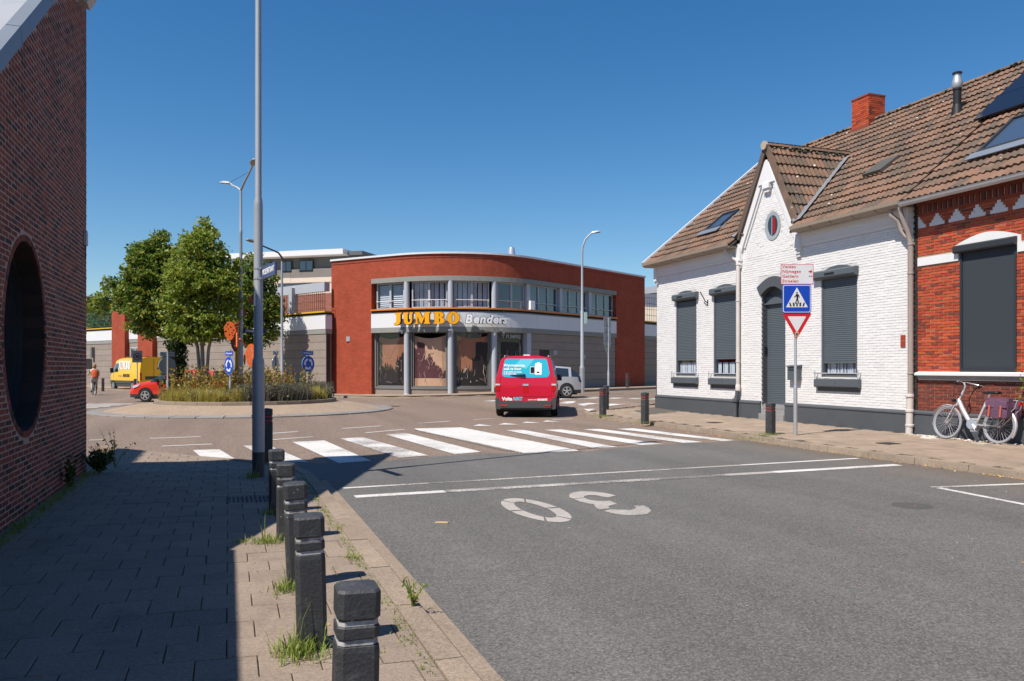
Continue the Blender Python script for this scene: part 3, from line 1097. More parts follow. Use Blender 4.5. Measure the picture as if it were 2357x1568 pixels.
hole = [(OC[0] + OA * math.cos(2 * math.pi * k / 48), OC[1] + OB * math.sin(2 * math.pi * k / 48)) for k in range(48)]
fill(bm, [outl, hole], LX)
vs = [v.co.copy() for v in bm.verts]
fs = [[v.index for v in f.verts] for f in bm.faces]
bm.verts.index_update()
fs = [[v.index for v in f.verts] for f in bm.faces]
bm.free()
b = MB()
b.raw(vs, fs)
b.box((LX - 9, -6, 0), (LX - .5, 6.2, 2.9))
for y0 in (6.25, 8.35, 10.45):
    y1 = y0 + 2.1
    yl = min(y1, 10.02)
    y0l = min(y0, 10.0)
    b.raw([(LX - 9, y0l, 0), (LX - .5, y0, 0), (LX - .5, y1 - .14, 0), (LX - 9, yl, 0), (LX - 9, y0l, ltop(y0l) - .1), (LX - .5, y0, ltop(y0) - .1), (LX - .5, y1 - .14, ltop(y1) - .1), (LX - 9, yl, ltop(yl) - .1)],
          [(0, 1, 5, 4), (1, 2, 6, 5), (2, 3, 7, 6), (3, 0, 4, 7), (4, 5, 6, 7)])
# return of the gable wall at the corner
b.poly([(LX, LY, 0), (LX - .6, LY - .168, 0), (LX - .6, LY - .168, ltop(LY)), (LX, LY, ltop(LY))])
wall = b.build('wall', M['mortar'], lb)
# bricks
BL, BH, GJ = .21, .050, .0135
bk = MB()
bk.raw([(-.012, -.098, -.0215), (.0022, -.096, -.0195), (.0022, .096, -.0195), (-.012, .098, -.0215), (-.012, -.098, .0215), (.0022, -.096, .0195), (.0022, .096, .0195), (-.012, .098, .0215)],
       [(1, 2, 6, 5), (4, 5, 6, 7), (0, 3, 2, 1), (0, 1, 5, 4), (2, 3, 7, 6)])
brick_me = bk.mesh('brick', M['old_brick'])
cand = []
CP, EA, EB = .0548, OA + .085, OB + .075
for j in range(int(7.6 / CP)):
    z = .035 + CP * j
    for i in range(38):
        y = LY - .105 - .2215 * i - (.1108 if j % 2 else 0)
        if y < 4.2 or z + .03 > ltop(y - .1) - .02: continue
        a, e = y - .098, y + .098
        zz_ = (abs(z - OC[1]) - .02) / EB
        cut = [(a, e)]
        if zz_ < 1:
            h_ = EA * math.sqrt(1 - max(0, zz_) ** 2)
            c0, c1 = OC[0] - h_, OC[0] + h_
            cut = []
            if a < c0 - .03: cut.append((a, min(e, c0)))
            if e > c1 + .03: cut.append((max(a, c1), e))
        for a, e in cut:
            cand.append(((a + e) / 2 + random.gauss(0, .003), z + random.gauss(0, .0012), (e - a) / .196))
    if j % 2:
        cand.append((LY - .05, z, 0))
cand.sort(key=lambda p: math.hypot(p[0], p[1] - 1.5) if p[0] > 7.6 else 99)
rest = MB()
for k, (y, z, sy_) in enumerate(cand):
    dx, ty = random.uniform(-.0009, .0012), random.gauss(0, .006)
    if sy_ == 0:
        rest.box((LX - .012, LY - .092, z - .021), (LX + .0022 + dx, LY + .004, z + .021))
        continue
    if k < 200:
        piece('brick', brick_me, wall, (LX + dx, y, z), (ty, 0, random.gauss(0, .003)), (1, sy_, random.uniform(.93, 1.07)))
    else:
        Mx = Euler((ty, 0, random.gauss(0, .003))).to_matrix()
        rest.raw([Vector((LX + dx, y, z)) + Mx @ Vector((v[0], v[1] * sy_, v[2])) for v in bk.v], bk.f)
for j in range(0, 136, 2):                 # quoin ends of the corner
    z = .035 + CP * j
    rest.box((LX - .11, LY - .04, z - .021), (LX - .0125, LY + .006, z + .021))
rest.build('brickwork', M['old_brick'], wall, kind='stuff')
# ring of bricks set on edge round the window, and its deep reveal
nr = 84
for k in range(nr):
    a0, a1 = 2 * math.pi * (k + .08) / nr, 2 * math.pi * (k + .92) / nr
    bb = MB()
    vs = []
    for a in (a0, a1):
        for ex in (0, .075):
            for X in (LX - .30, LX + .0035 + random.uniform(-.001, .001)):
                vs.append((X, OC[0] + (OA + ex) * math.cos(a), OC[1] + (OB + ex * .8) * math.sin(a)))
    bb.raw(vs, [(0, 1, 5, 4), (1, 3, 7, 5), (2, 6, 7, 3), (0, 2, 3, 1), (4, 5, 7, 6)])
    bb.build('brick', M['old_brick'], wall)
b = MB()
b.poly([(LX - .24, OC[0] + OA * math.cos(2 * math.pi * k / 48), OC[1] + OB * math.sin(2 * math.pi * k / 48)) for k in range(48)])
win = b.build('round_window', M['glass'], lb)
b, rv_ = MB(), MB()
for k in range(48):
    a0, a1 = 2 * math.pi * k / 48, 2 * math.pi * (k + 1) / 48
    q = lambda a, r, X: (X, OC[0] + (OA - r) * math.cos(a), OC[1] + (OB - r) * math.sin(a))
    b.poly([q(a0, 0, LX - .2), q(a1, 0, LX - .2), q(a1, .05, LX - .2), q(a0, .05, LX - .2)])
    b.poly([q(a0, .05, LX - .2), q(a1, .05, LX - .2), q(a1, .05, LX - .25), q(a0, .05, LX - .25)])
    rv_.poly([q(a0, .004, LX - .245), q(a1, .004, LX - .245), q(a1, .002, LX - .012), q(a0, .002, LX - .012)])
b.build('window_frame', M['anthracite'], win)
rv_.build('reveal', M['dark_brick'], win)  # dark sleeve over the ring bricks; shade of the recess is in its colour
# roof: zinc sheets with standing seams, metal coping along the rake
n_ = Vector((0, -.70, 1)).normalized()
for k in range(4):
    x1, x0 = LX - .06 - k * 1.2, LX - .06 - (k + 1) * 1.2 + .012
    for (y0, y1) in ((6.0, 8.1), (8.11, 10.3), (10.31, 12.6)):
        b = MB()
        sk_ = .28 * (LX - (x0 + x1) / 2) if y1 == 12.6 else 0
        y1 = y1 - sk_
        z0, z1 = 3.02 + .7 * (y0 - 6.25), 3.02 + .7 * (y1 - 6.25)
        up = random.uniform(0, .004)
        b.prism([(0, 0), (1, 0), (1, 1), (0, 1)], (x0, y0, z0 + up), (x1 - x0, 0, 0), (0, y1 - y0, z1 - z0), n_ * .05)
        b.build('roof_sheet', M['zinc'], lb)
b = MB()
for (y0, z0, y1, z1) in ((5.9, 2.83, 12.62, 7.53),):
    d = Vector((0, y1 - y0, z1 - z0)).normalized()
    nn = Vector((0, -d.z, d.y))
    for t in range(5):
        p, q = Vector((LX, y0, z0)).lerp(Vector((LX, y1, z1)), t / 5 + .001), Vector((LX, y0, z0)).lerp(Vector((LX, y1, z1)), (t + 1) / 5 - .001)
        b.prism([(-.05, -.09), (.05, -.09), (.05, .07), (-.07, .07)], p, (1, 0, 0), nn, q - p)
b.build('roof_coping', M['coping'], lb)
b = MB()
b.box((LX - 9, -6, 3.0), (LX + .05, 6.1, 3.12))
b.box((LX - .02, -6, 2.86), (LX + .05, 6.0, 3.0))
b.build('flat_roof_edge', M['coping'], lb)
b = MB()
b.box((-14, 3.5, 0), (-7.6, 13.1, 9.9))  # unseen block, added and sized to cast the second shadow on the pavement
b.box((-14.1, 3.4, 9.9), (-7.5, 13.2, 10.0))
b.build('rear_block', M['deep_brick'], lb)
# fittings on the wall
p = Vector((0, 0, EYE)) + view_dir(193.5, 548) * (LX / view_dir(193.5, 548).x)
fl = thing('alarm_box', 'small pale alarm box near the corner of the dark brick wall', 'alarm box', (LX, p.y, p.z))
b = MB()
b.prism([(-.07, -.1), (.07, -.1), (.07, .06), (.04, .1), (-.04, .1), (-.07, .06)], (LX + .005, p.y, p.z), (0, 1, 0), (0, 0, 1), (.035, 0, 0))
b.build('housing', M['sign_back'], fl)
b = MB()
b.tube([(LX + .02, p.y + .02, p.z - .1), (LX + .02, p.y + .02, p.z - .22), (LX + .012, p.y, p.z - .3)], .006, 5)
b.build('cable', M['black'], fl)
p = Vector((0, 0, EYE)) + view_dir(172, 4) * (LX / view_dir(172, 4).x)
fl = thing('floodlight', 'floodlight on the brick wall at the top edge of the picture', 'floodlight', (LX, p.y, p.z))
b = MB()
b.tube([(LX, p.y, p.z + .02), (LX + .1, p.y, p.z + .05)], .02, 6)
b.build('bracket', M['galv'], fl)
b = MB()
b.obox((LX + .14, p.y, p.z + .06), (.06, 0, -.03), (0, .13, 0), (.04, 0, .07))
b.build('housing', M['cloth_pale'], fl)

# ================================================================== houses on the right
def clear_glass(name, tint=(.75, .8, .85), wav=0.0):
    m, nt, bs, N, L = nodes_of(name)
    tr = N.new('ShaderNodeBsdfTransparent')
    tr.inputs[0].default_value = (*tint, 1)
    gl = N.new('ShaderNodeBsdfGlossy')
    gl.inputs['Roughness'].default_value = .02
    fr = N.new('ShaderNodeFresnel')
    gg = N.new('ShaderNodeNewGeometry')
    L.new(math_n(nt, 'MULTIPLY_ADD', gg.outputs['Backfacing'], 1 / 1.6 - 1.6, 1.6), fr.inputs[0])
    mx = N.new('ShaderNodeMixShader')
    L.new(fr.outputs[0], mx.inputs[0])
    if wav:
        bp = N.new('ShaderNodeBump')
        bp.inputs['Strength'].default_value = wav
        bp.inputs['Distance'].default_value = .05
        L.new(noise_n(nt, coords(nt), 1.4, 1, .4), bp.inputs['Height'])
        L.new(bp.outputs[0], gl.inputs['Normal'])
    L.new(tr.outputs[0], mx.inputs[1])
    L.new(gl.outputs[0], mx.inputs[2])
    L.new(mx.outputs[0], N['Material Output'].inputs[0])
    return m


M['clear'] = clear_glass('clear_pane')
FX = 14.3


def wall_cells(b, X, y0, y1, z0, z1, openings, uv=False, depth=.14):
    ys = sorted({y0, y1} | {v for o in openings for v in o[:2]})
    zs = sorted({z0, z1} | {v for o in openings for v in o[2:4]})
    for ya_, yb_ in zip(ys, ys[1:]):
        for za_, zb_ in zip(zs, zs[1:]):
            cy, cz = (ya_ + yb_) / 2, (za_ + zb_) / 2
            if any(o[0] < cy < o[1] and o[2] < cz < o[3] for o in openings): continue
            q = [(X, yb_, za_), (X, ya_, za_), (X, ya_, zb_), (X, yb_, zb_)]
            b.poly(q, uv=[(p[1], p[2]) for p in q] if uv else None)
    for (oa, ob, oc, od) in openings:
        for q in ([(X, oa, oc), (X + depth, oa, oc), (X + depth, oa, od), (X, oa, od)], [(X + depth, ob, oc), (X, ob, oc), (X, ob, od), (X + depth, ob, od)],
                  [(X, oa, od), (X + depth, oa, od), (X + depth, ob, od), (X, ob, od)], [(X + depth, oa, oc), (X, oa, oc), (X, ob, oc), (X + depth, ob, oc)]):
            b.poly(q)


def lay_bricks(wall, y0, y1, z0, z1, skip, mat_, near, L_=.21, H_=.054, pitch=(.2205, .0635), jit=.0022, name='brickwork', n_parts=300, proud=.006):
    bb = MB()
    h, l = H_ / 2, L_ / 2
    bb.raw([(-proud, -l + .003, -h + .003), (.012, -l, -h), (.012, l, -h), (-proud, l - .003, -h + .003), (-proud, -l + .003, h - .003), (.012, -l, h), (.012, l, h), (-proud, l - .003, h - .003)],
           [(0, 4, 7, 3), (4, 5, 6, 7), (0, 3, 2, 1), (0, 1, 5, 4), (2, 3, 7, 6)])
    me = bb.mesh('brick', mat_)
    c = []
    rest = MB()
    j = 0
    z = z0 + pitch[1] / 2
    while z + h < z1 + .005:
        y = y1 - (pitch[0] / 2 if j % 2 == 0 else 0)
        while y > y0 - l:
            a, e = max(y0, y - l), min(y1, y + l)
            if e - a > .04:
                cuts = [(a, e)]
                for (sa, sb, sc, sd) in skip:
                    if sc < z + h - .01 and sd > z - h + .01:
                        n2 = []
                        for (p, q) in cuts:
                            if sb <= p or sa >= q: n2.append((p, q)); continue
                            if sa - p > .03: n2.append((p, sa))
                            if q - sb > .03: n2.append((sb, q))
                        cuts = n2
                for (p, q) in cuts:
                    c.append(((p + q) / 2, z, (q - p) / L_))
            y -= pitch[0]
        z += pitch[1]
        j += 1
    c.sort(key=lambda t: math.hypot(t[0] - near[0], .5 * (t[1] - near[1])))
    for k, (y, z, s) in enumerate(c):
        dx, r1, r2 = random.gauss(0, jit), random.gauss(0, .006), random.gauss(0, .010)
        zz = z + random.gauss(0, .0012)
        if k < n_parts:
            piece('brick', me, wall, (FX + dx, y, zz), (r1, 0, r2), (1, s, 1))
        else:
            cz, sz, cx, sx = math.cos(r2), math.sin(r2), math.cos(r1), math.sin(r1)
            vs = []
            for (vx, vy, vz) in bb.v:
                vy *= s
                vy, vz = vy * cx - vz * sx, vy * sx + vz * cx
                vs.append((FX + dx + vx * cz - vy * sz, y + vx * sz + vy * cz, zz + vz))
            rest.raw(vs, bb.f)
    if rest.f:
        rest.build(name, mat_, wall, kind='stuff')


# ---- roof tiles
def tile_shape(lip=.036):
    bb = MB()
    us = [-.152 + .304 * i / 12 for i in range(13)]
    hh = [.0 + .036 * (.5 - .5 * math.cos(4 * math.pi * (u + .15) / .3)) ** .8 for u in us]
    low = [(u, -.02, h + .062) for u, h in zip(us, hh)]
    lip_ = [(u, -.018, h + .062 - lip) for u, h in zip(us, hh)]
    top = [(u, .40, h + .012) for u, h in zip(us, hh)]
    n = 13
    bb.raw(lip_ + low + top, [(i, i + 1, n + i + 1, n + i) for i in range(12)] + [(n + i, n + i + 1, 2 * n + i + 1, 2 * n + i) for i in range(12)] + [(0, n, 2 * n), (n - 1, 3 * n - 1, 2 * n - 1)])
    return bb


TS = tile_shape()
tile_me = TS.mesh('roof_tile', M['tile_roof'])


def lay_tiles(roof, O, u, v, ulen, rows, gauge, skip=None, n_parts=300, near=(0, 0, 0), cover=.3):
    u, v = Vector(u).normalized(), Vector(v).normalized()
    n = u.cross(v)
    O = Vector(O)
    base = Matrix((u, v, n)).transposed()
    c = []
    for r_ in range(rows):
        for k in range(int(ulen / cover)):
            p = O + u * (cover * (k + .5)) + v * (gauge * r_)
            if skip and skip(p + v * gauge * .5): continue
            c.append(p)
    near = Vector(near)
    c.sort(key=lambda p: (p - near).length)
    rest = MB()
    r0 = Vector(ROOT[roof.name])
    for k, p in enumerate(c):
        rot = base @ Euler((random.gauss(0, .011), random.gauss(0, .009), random.gauss(0, .010))).to_matrix()
        if k < n_parts:
            o = bpy.data.objects.new('roof_tile', tile_me)
            COL.objects.link(o)
            o.parent = roof
            m = rot.to_4x4()
            m.translation = p - r0 + n * random.uniform(-.005, .005)
            o.matrix_basis = m
        else:
            rest.raw([p + rot @ Vector(w) for w in TS.v], TS.f)
    if rest.f:
        rest.build('tile_field', M['tile_roof'], roof, kind='stuff')


def ridge(roof, a, c, r=.12, m='tile_roof', step=.4):
    a, c = Vector(a), Vector(c)
    L_ = (c - a).length
    n = max(1, int(L_ / step))
    d = (c - a) / n
    for k in range(n):
        bb = MB()
        p, q = a + d * k, a + d * (k + 1.06)
        s = d.cross(Vector((0, 0, 1))).normalized()
        up = s.cross(d).normalized()
        vs = []
        for e, rr_ in ((p, r), (q, r * .9)):
            for j in range(7):
                w = math.pi * j / 6
                vs.append(e + s * math.cos(w) * rr_ + up * (math.sin(w) * rr_ * .8 + random.uniform(-.003, .003)))
        bb.raw(vs, [(j, j + 1, 8 + j, 7 + j) for j in range(6)] + [(6, 5, 4, 3, 2, 1, 0), tuple(range(7, 14))])
        bb.build('ridge_tile', M[m], roof, smooth=50)


EX, EZ, RX, RZ = 13.95, 5.21, 18.9, 9.22
SL = Vector((RX - EX, 0, RZ - EZ)).normalized()
SN = Vector((-SL.z, 0, SL.x))
on_roof = lambda x, y, h=0.0: Vector((x, y, EZ + (x - EX) * SL.z / SL.x)) + SN * h
ROWS, GAUGE = 17, 6.37 / 17

# ================================================================== white house
wh = thing('white_house', 'white painted brick house with grey roller shutters, a pointed gable and brown tiled roof', 'house', (14.3, 19.2, .1))
WIN = [(22.32, 23.57, 1.30, 3.98), (20.12, 21.35, 1.30, 3.98), (15.31, 16.55, 1.34, 3.98)]
DOOR = (17.94, 18.97, .42, 3.86)
GY, GA, GH = 18.64, 7.50, 1.28            # gable axis, apex height, half width at z 5.2
gslope = (GA - 5.2) / GH
b = MB()
wall_cells(b, FX + .004, 13.62, 24.85, .1, 5.2, WIN + [DOOR], depth=.2)
b.poly([(FX + .004, GY + GH, 5.2), (FX + .004, GY - GH, 5.2), (FX + .004, GY, GA)])
b.box((FX + .45, 13.64, .1), (23.3, 24.84, 5.2))
b.prism([(14.5, 5.2), (18.9, 9.0), (23.3, 5.2)], (0, 13.64, 0), (1, 0, 0), (0, 0, 1), (0, 11.2, 0))
b.box((FX + .006, 24.6, .1), (FX + .5, 24.85, 5.2))
b.box((FX + .006, 13.62, .1), (FX + .5, 13.9, 5.2))
wall = b.build('wall', M['white_joint'], wh)
OVAL = (18.47, 5.53, .33, .40)
skips = [(o[0] - .0, o[1] + .0, o[2], o[3]) for o in WIN] + [DOOR] + [(17.8, 19.1, 3.6, 4.13)] + [(o[0], o[1], 3.95, 4.12) for o in WIN]
lay_bricks(wall, 13.63, 24.84, .62, 4.76, skips, M['white_brick'], (13.0, 2.0), L_=.215, H_=.0585, jit=.0016, proud=.002)
gab = MB()
z, j = 4.79, 0
while z < GA - .2:
    hw = min(1.32, (GA - z) / gslope - .14)
    y = GY + hw + (.11 if j % 2 else 0)
    while y > GY - hw:
        a, e = max(GY - hw, y - .105), min(GY + hw, y + .105)
        if e - a > .04 and math.hypot(((a + e) / 2 - OVAL[0]) / (OVAL[2] + .06), (z - OVAL[1]) / (OVAL[3] + .02)) > 1:
            dx = random.gauss(0, .0022)
            gab.box((FX - .002 + dx, a + .002, z - .029), (FX + .01, e - .002, z + .029))
        y -= .2205
    z += .0635
    j += 1
gab.build('gable_brickwork', M['white_brick'], wall, kind='stuff')
# plinth, cornice, gable bands
b = MB()
for (ya_, yb_) in ((13.6, DOOR[0] - .02), (DOOR[1] + .02, 24.9)):
    b.box((FX - .045, ya_, .08), (FX + .1, yb_, .53))
    b.prism([(-.045, .53), (-.06, .545), (-.06, .575), (-.02, .62), (.05, .62), (.05, .53)], (FX, ya_, 0), (1, 0, 0), (0, 0, 1), (0, yb_ - ya_, 0))
b.build('plinth', M['plinth'], wh)
for (ya_, yb_, y) in ((13.63, GY - GH - .02, 13.66), (GY + GH + .02, 24.88, 24.7)):
    b = MB()
    b.box((FX - .10, ya_, 5.0), (FX + .05, yb_, 5.24))
    b.box((FX - .065, ya_, 4.85), (FX + .05, yb_, 4.999))
    b.box((FX - .03, ya_, 4.77), (FX + .05, yb_, 4.849))
    b.box((FX - .13, y, 4.62), (FX + .02, y + .16, 5.2))
    b.box((FX - .075, y + .01, 4.52), (FX + .02, y + .15, 4.62))
    b.build('cornice', M['white_paint'], wh)
b = MB()
for s in (1, -1):
    top, bot = Vector((FX - .075, GY, GA + .12)), Vector((FX - .075, GY + s * (GH + .1), 5.06))
    d = (bot - top).normalized()
    nn = Vector((0, -d.z * s, d.y * s)) * s
    nn = Vector((0, d.z, -d.y)) * s        # towards the inside of the gable
    w = .2
    b.prism([(0, 0), (1, 0), (1, 1), (0, 1)], top, nn * w * -1 * -1, bot - top, (.085, 0, 0))
    t2 = top + nn * (w + .03) + Vector((.035, 0, 0)) + d * .25
    b.prism([(0, 0), (1, 0), (1, 1), (0, 1)], t2, nn * .05, (bot - top) * .86, (.05, 0, 0))
    yk = GY + s * (GH + .02)
    b.box((FX - .12, yk - .1, 4.72), (FX + .02, yk + .12, 5.12))
    b.box((FX - .09, yk - .08, 4.60), (FX + .02, yk + .1, 4.72))
    b.box((FX - .06, yk - .06, 4.52), (FX + .02, yk + .08, 4.60))
b.prism([(-.36, 0), (.36, 0), (.03, .66), (-.03, .66)], (FX - .105, GY, 6.74), (0, 1, 0), (0, 0, 1), (.1, 0, 0))
b.box((FX - .13, GY - .15, 6.60), (FX + .01, GY + .15, 6.739))
b.box((FX - .09, GY - .11, 6.50), (FX + .01, GY + .11, 6.599))
b.build('gable_band', M['white_paint'], wh)
# oval window
ov = MB()
for k in range(28):
    a0, a1 = 2 * math.pi * k / 28, 2 * math.pi * (k + 1) / 28
    q = lambda a, r, X: (X, OVAL[0] + (OVAL[2] - r) * math.cos(a), OVAL[1] + (OVAL[3] - r) * math.sin(a))
    ov.poly([q(a0, 0, FX - .02), q(a1, 0, FX - .02), q(a1, .11, FX - .014), q(a0, .11, FX - .014)])
    ov.poly([q(a0, .11, FX - .014), q(a1, .11, FX - .014), q(a1, .12, FX + .1), q(a0, .12, FX + .1)])
    ov.poly([q(a0, -.005, FX + .02), q(a1, -.005, FX + .02), q(a1, 0, FX - .02), q(a0, 0, FX - .02)])
owin = ov.build('oval_window', mat('oval_surround', (.3, .34, .36), .8, .15, 9), wh)
b = MB()
b.poly([(FX - .004, OVAL[0] + .21 * math.cos(2 * math.pi * k / 24), OVAL[1] + .28 * math.sin(2 * math.pi * k / 24)) for k in range(24)][::-1])
b.build('window_pane', M['glass'], owin)
b = MB()
b.box((FX - .016, OVAL[0] - .14, OVAL[1] - .21), (FX - .008, OVAL[0] + .01, OVAL[1] + .21))
b.build('red_curtain', M['clear_red'], owin)
b = MB()
b.box((FX - .02, OVAL[0] + .02, OVAL[1] - .26), (FX - .006, OVAL[0] + .036, OVAL[1] + .26))
b.build('glazing_bar', M['frame'], owin)
# windows with roller shutters
sl = MB()
sl.prism([(-.004, 0), (-.012, .006), (-.016, .024), (-.012, .043), (-.002, .05), (.004, .05), (.004, 0)], (0, -.5, 0), (1, 0, 0), (0, 0, 1), (0, 1, 0))
slat_me = sl.mesh('shutter_slat', M['slat'], smooth=40)
for (ya_, yb_, za_, zb_), low, boxy in zip(WIN, (1.87, 1.89, 1.74), (.2, .2, .22)):
    f = MB()
    for y in (ya_, yb_ - .06):
        f.box((FX + .012, y, za_), (FX + .07, y + .06, zb_))
    f.box((FX + .05, ya_ + .061, za_ + .002), (FX + .12, yb_ - .061, za_ + .05))
    w = f.build('window', M['slate_paint'], wh)
    n = int((3.80 - low) / .05)
    for k in range(n):
        piece('shutter_slat', slat_me, w, (FX + .045, (ya_ + yb_) / 2, low + .05 * k), (0, random.gauss(0, .01), 0), (1, yb_ - ya_ - .124, 1))
    b = MB()
    b.box((FX + .03, ya_ + .062, low - .055), (FX + .056, yb_ - .062, low - .002))
    b.build('shutter_bar', M['slat'], w)
    b = MB()                                # box over the shutter, and the arched lintel behind it
    b.prism([(0, 0), (-.17, .04), (-.2, .08), (-.2, .21), (-.16, .24), (0, .24)], (FX + .05, ya_ - (.14 if ya_ > 17 else .05), 3.79), (1, 0, 0), (0, 0, 1), (0, yb_ - ya_ + (.18 if ya_ > 17 else .26), 0))
    b.build('shutter_box', M['slate_paint'], w)
    b = MB()
    arc_ = [(ya_ - .03 + (yb_ - ya_ + .06) * t / 8, 3.98 + .15 * math.sin(math.pi * t / 8)) for t in range(9)]
    b.prism([(p[0], p[1]) for p in arc_] + [(yb_ + .03, 3.9), (ya_ - .03, 3.9)], (FX - .035, 0, 0), (0, 1, 0), (0, 0, 1), (.1, 0, 0))
    b.build('lintel', M['slate_paint'], w)
    b = MB()
    cy = yb_ - .45
    b.box((FX - .156, cy - .17, 3.90), (FX - .149, cy + .17, 3.955))
    b.build('vent_slot', M['black'], w)
    b = MB()
    b.poly([(FX + .10, yb_ - .06, za_ + .1), (FX + .10, ya_ + .06, za_ + .1), (FX + .10, ya_ + .06, low + .3), (FX + .10, yb_ - .06, low + .3)])
    b.build('window_pane', M['clear'], w)
    b = MB()
    N_ = 60
    yy = [ya_ + .05 + (yb_ - ya_ - .1) * k / N_ for k in range(N_ + 1)]
    for k in range(N_):
        if math.sin(k * 1.05) + .6 * math.sin(k * .37 + ya_) < -.55: continue
        x0, x1 = FX + .125 + .014 * math.sin(k * 1.4), FX + .125 + .014 * math.sin((k + 1) * 1.4)
        b.poly([(x0, yy[k], za_ + .1), (x1, yy[k + 1], za_ + .1), (x1, yy[k + 1], za_ + .44), (x0, yy[k], za_ + .44)])
    b.build('net_curtain', M['curtain'], w)
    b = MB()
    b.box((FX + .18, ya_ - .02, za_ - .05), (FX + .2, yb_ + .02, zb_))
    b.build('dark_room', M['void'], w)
    b = MB()
    b.prism([(0, 0), (-.13, 0), (-.15, .03), (-.15, .2), (.05, .22), (.05, 0)], (FX + .03, ya_ - .14, za_ - .26), (1, 0, 0), (0, 0, 1), (0, yb_ - ya_ + .28, 0))
    b.box((FX - .03, ya_ - .1, za_ - .36), (FX + .02, yb_ + .1, za_ - .262))
    b.box((FX - .127, (ya_ + yb_) / 2 - .03, za_ - .16), (FX - .118, (ya_ + yb_) / 2 + .03, za_ - .08))
    b.build('sill', M['slate_paint'], w)
    b = MB()
    b.tube([(FX - .1, ya_ - .16, za_ + .09), (FX - .1, yb_ + .16, za_ + .09)], .017, 6)
    for y in (ya_ - .12, yb_ + .12):
        b.tube([(FX + .02, y, za_ + .09), (FX - .1, y, za_ + .09)], .014, 6)
        b.tube([(FX - .1, y, za_ - .04), (FX - .1, y, za_ + .16)], .014, 6)
    b.build('guard_rail', M['sign_back'], w)
# door
f = MB()
ya_, yb_, za_, zb_ = DOOR
for q in ([(FX, yb_ + .003, za_ + .12), (FX + .2, yb_ - .004, za_ + .12), (FX + .2, yb_ - .004, zb_), (FX, yb_ + .003, zb_)],
          [(FX + .2, ya_ + .004, za_ + .12), (FX, ya_ + .004, za_ + .12), (FX, ya_ + .004, zb_), (FX + .2, ya_ + .004, zb_)]):
    f.poly(q)
for k in range(50):                         # painted brick courses of the reveal
    z = za_ + .15 + .0635 * k
    if z > zb_ - .2: break
    for m_ in range(2):
        f.box((FX + .003 + m_ * .1 + (.03 if k % 2 else 0), yb_ - .012, z - .026), (FX + .09 + m_ * .1, yb_ - .002, z + .026))
door = f.build('door', M['plinth'], wh)
b = MB()
b.box((FX + .19, ya_ + .01, 3.42), (FX + .2, yb_ - .01, zb_ + .1))
b.box((FX + .13, ya_ + .012, 3.40), (FX + .2, yb_ - .012, 3.58))
b.box((FX + .10, ya_ + .012, 3.36), (FX + .2, yb_ - .012, 3.4))
b.build('transom', M['slate_paint'], door)
for k in range(57):
    piece('shutter_slat', slat_me, door, (FX + .19, (ya_ + yb_) / 2, .545 + .05 * k), (0, random.gauss(0, .01), 0), (1, yb_ - ya_ - .05, 1))
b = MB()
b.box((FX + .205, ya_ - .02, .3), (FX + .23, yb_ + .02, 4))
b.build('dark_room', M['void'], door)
b = MB()
arc_ = [(17.72 + 1.42 * t / 10, 3.86 + .26 * math.sin(math.pi * t / 10)) for t in range(11)]
inn = [(17.94 + 1.03 * t / 10, 3.62 + .22 * math.sin(math.pi * t / 10)) for t in range(11)]
for k in range(10):
    b.prism([arc_[k], arc_[k + 1], inn[k + 1], inn[k]], (FX - .05, 0, 0), (0, 1, 0), (0, 0, 1), (.16, 0, 0))
b.build('arch_lintel', M['plinth'], door)
b = MB()
b.box((FX - .03, ya_ + .01, .28), (FX + .24, yb_ - .01, .42))
b.box((FX + .05, ya_ + .011, .421), (FX + .24, yb_ - .011, .545))
b.box((FX - .09, ya_ - .02, .1), (FX + .2, yb_ + .02, .279))
b.build('door_step', M['stone_sill'], door)
b = MB()
b.box((FX + .09, yb_ - .05, 1.98), (FX + .16, yb_ - .013, 2.16))
b.build('door_bell', M['sign_black'], door)
# things fixed to the white wall
ml = thing('letter_box', 'grey metal letter box on the white wall right of the shuttered door', 'letter box', (FX, 17.5, 1.45))
b = MB()
b.box((FX - .13, 17.28, 1.24), (FX - .012, 17.70, 1.60))
b.prism([(0, 0), (-.15, 0), (-.15, .02), (0, .05)], (FX - .012, 17.26, 1.602), (1, 0, 0), (0, 0, 1), (0, .46, 0))
b.build('box', M['slate_paint'], ml)
b = MB()
b.box((FX - .136, 17.34, 1.5), (FX - .131, 17.64, 1.53))
b.build('slot', M['black'], ml)
pq = thing('wall_plaque', 'small red brick-coloured plaque near the right edge of the white wall', 'plaque', (FX, 13.92, 2.17))
b = MB()
b.box((FX - .02, 13.85, 2.04), (FX - .009, 13.98, 2.31))
b.build('plate', M['red_brick'], pq)
b = MB()
b.box((FX - .024, 13.87, 2.17), (FX - .021, 13.96, 2.18))
b.build('band', M['tan_joint'], pq)
hk = thing('flag_holder', 'small dark bent bracket on the white wall between two shuttered windows', 'bracket', (FX, 21.75, 3.8))
b = MB()
b.tube([(FX, 21.66, 3.62), (FX - .08, 21.68, 3.66), (FX - .12, 21.7, 3.75), (FX - .2, 21.8, 3.98)], .016, 6)
b.tube([(FX - .008, 21.66, 3.54), (FX - .008, 21.66, 3.72)], .02, 6)
b.build('rod', M['black'], hk)
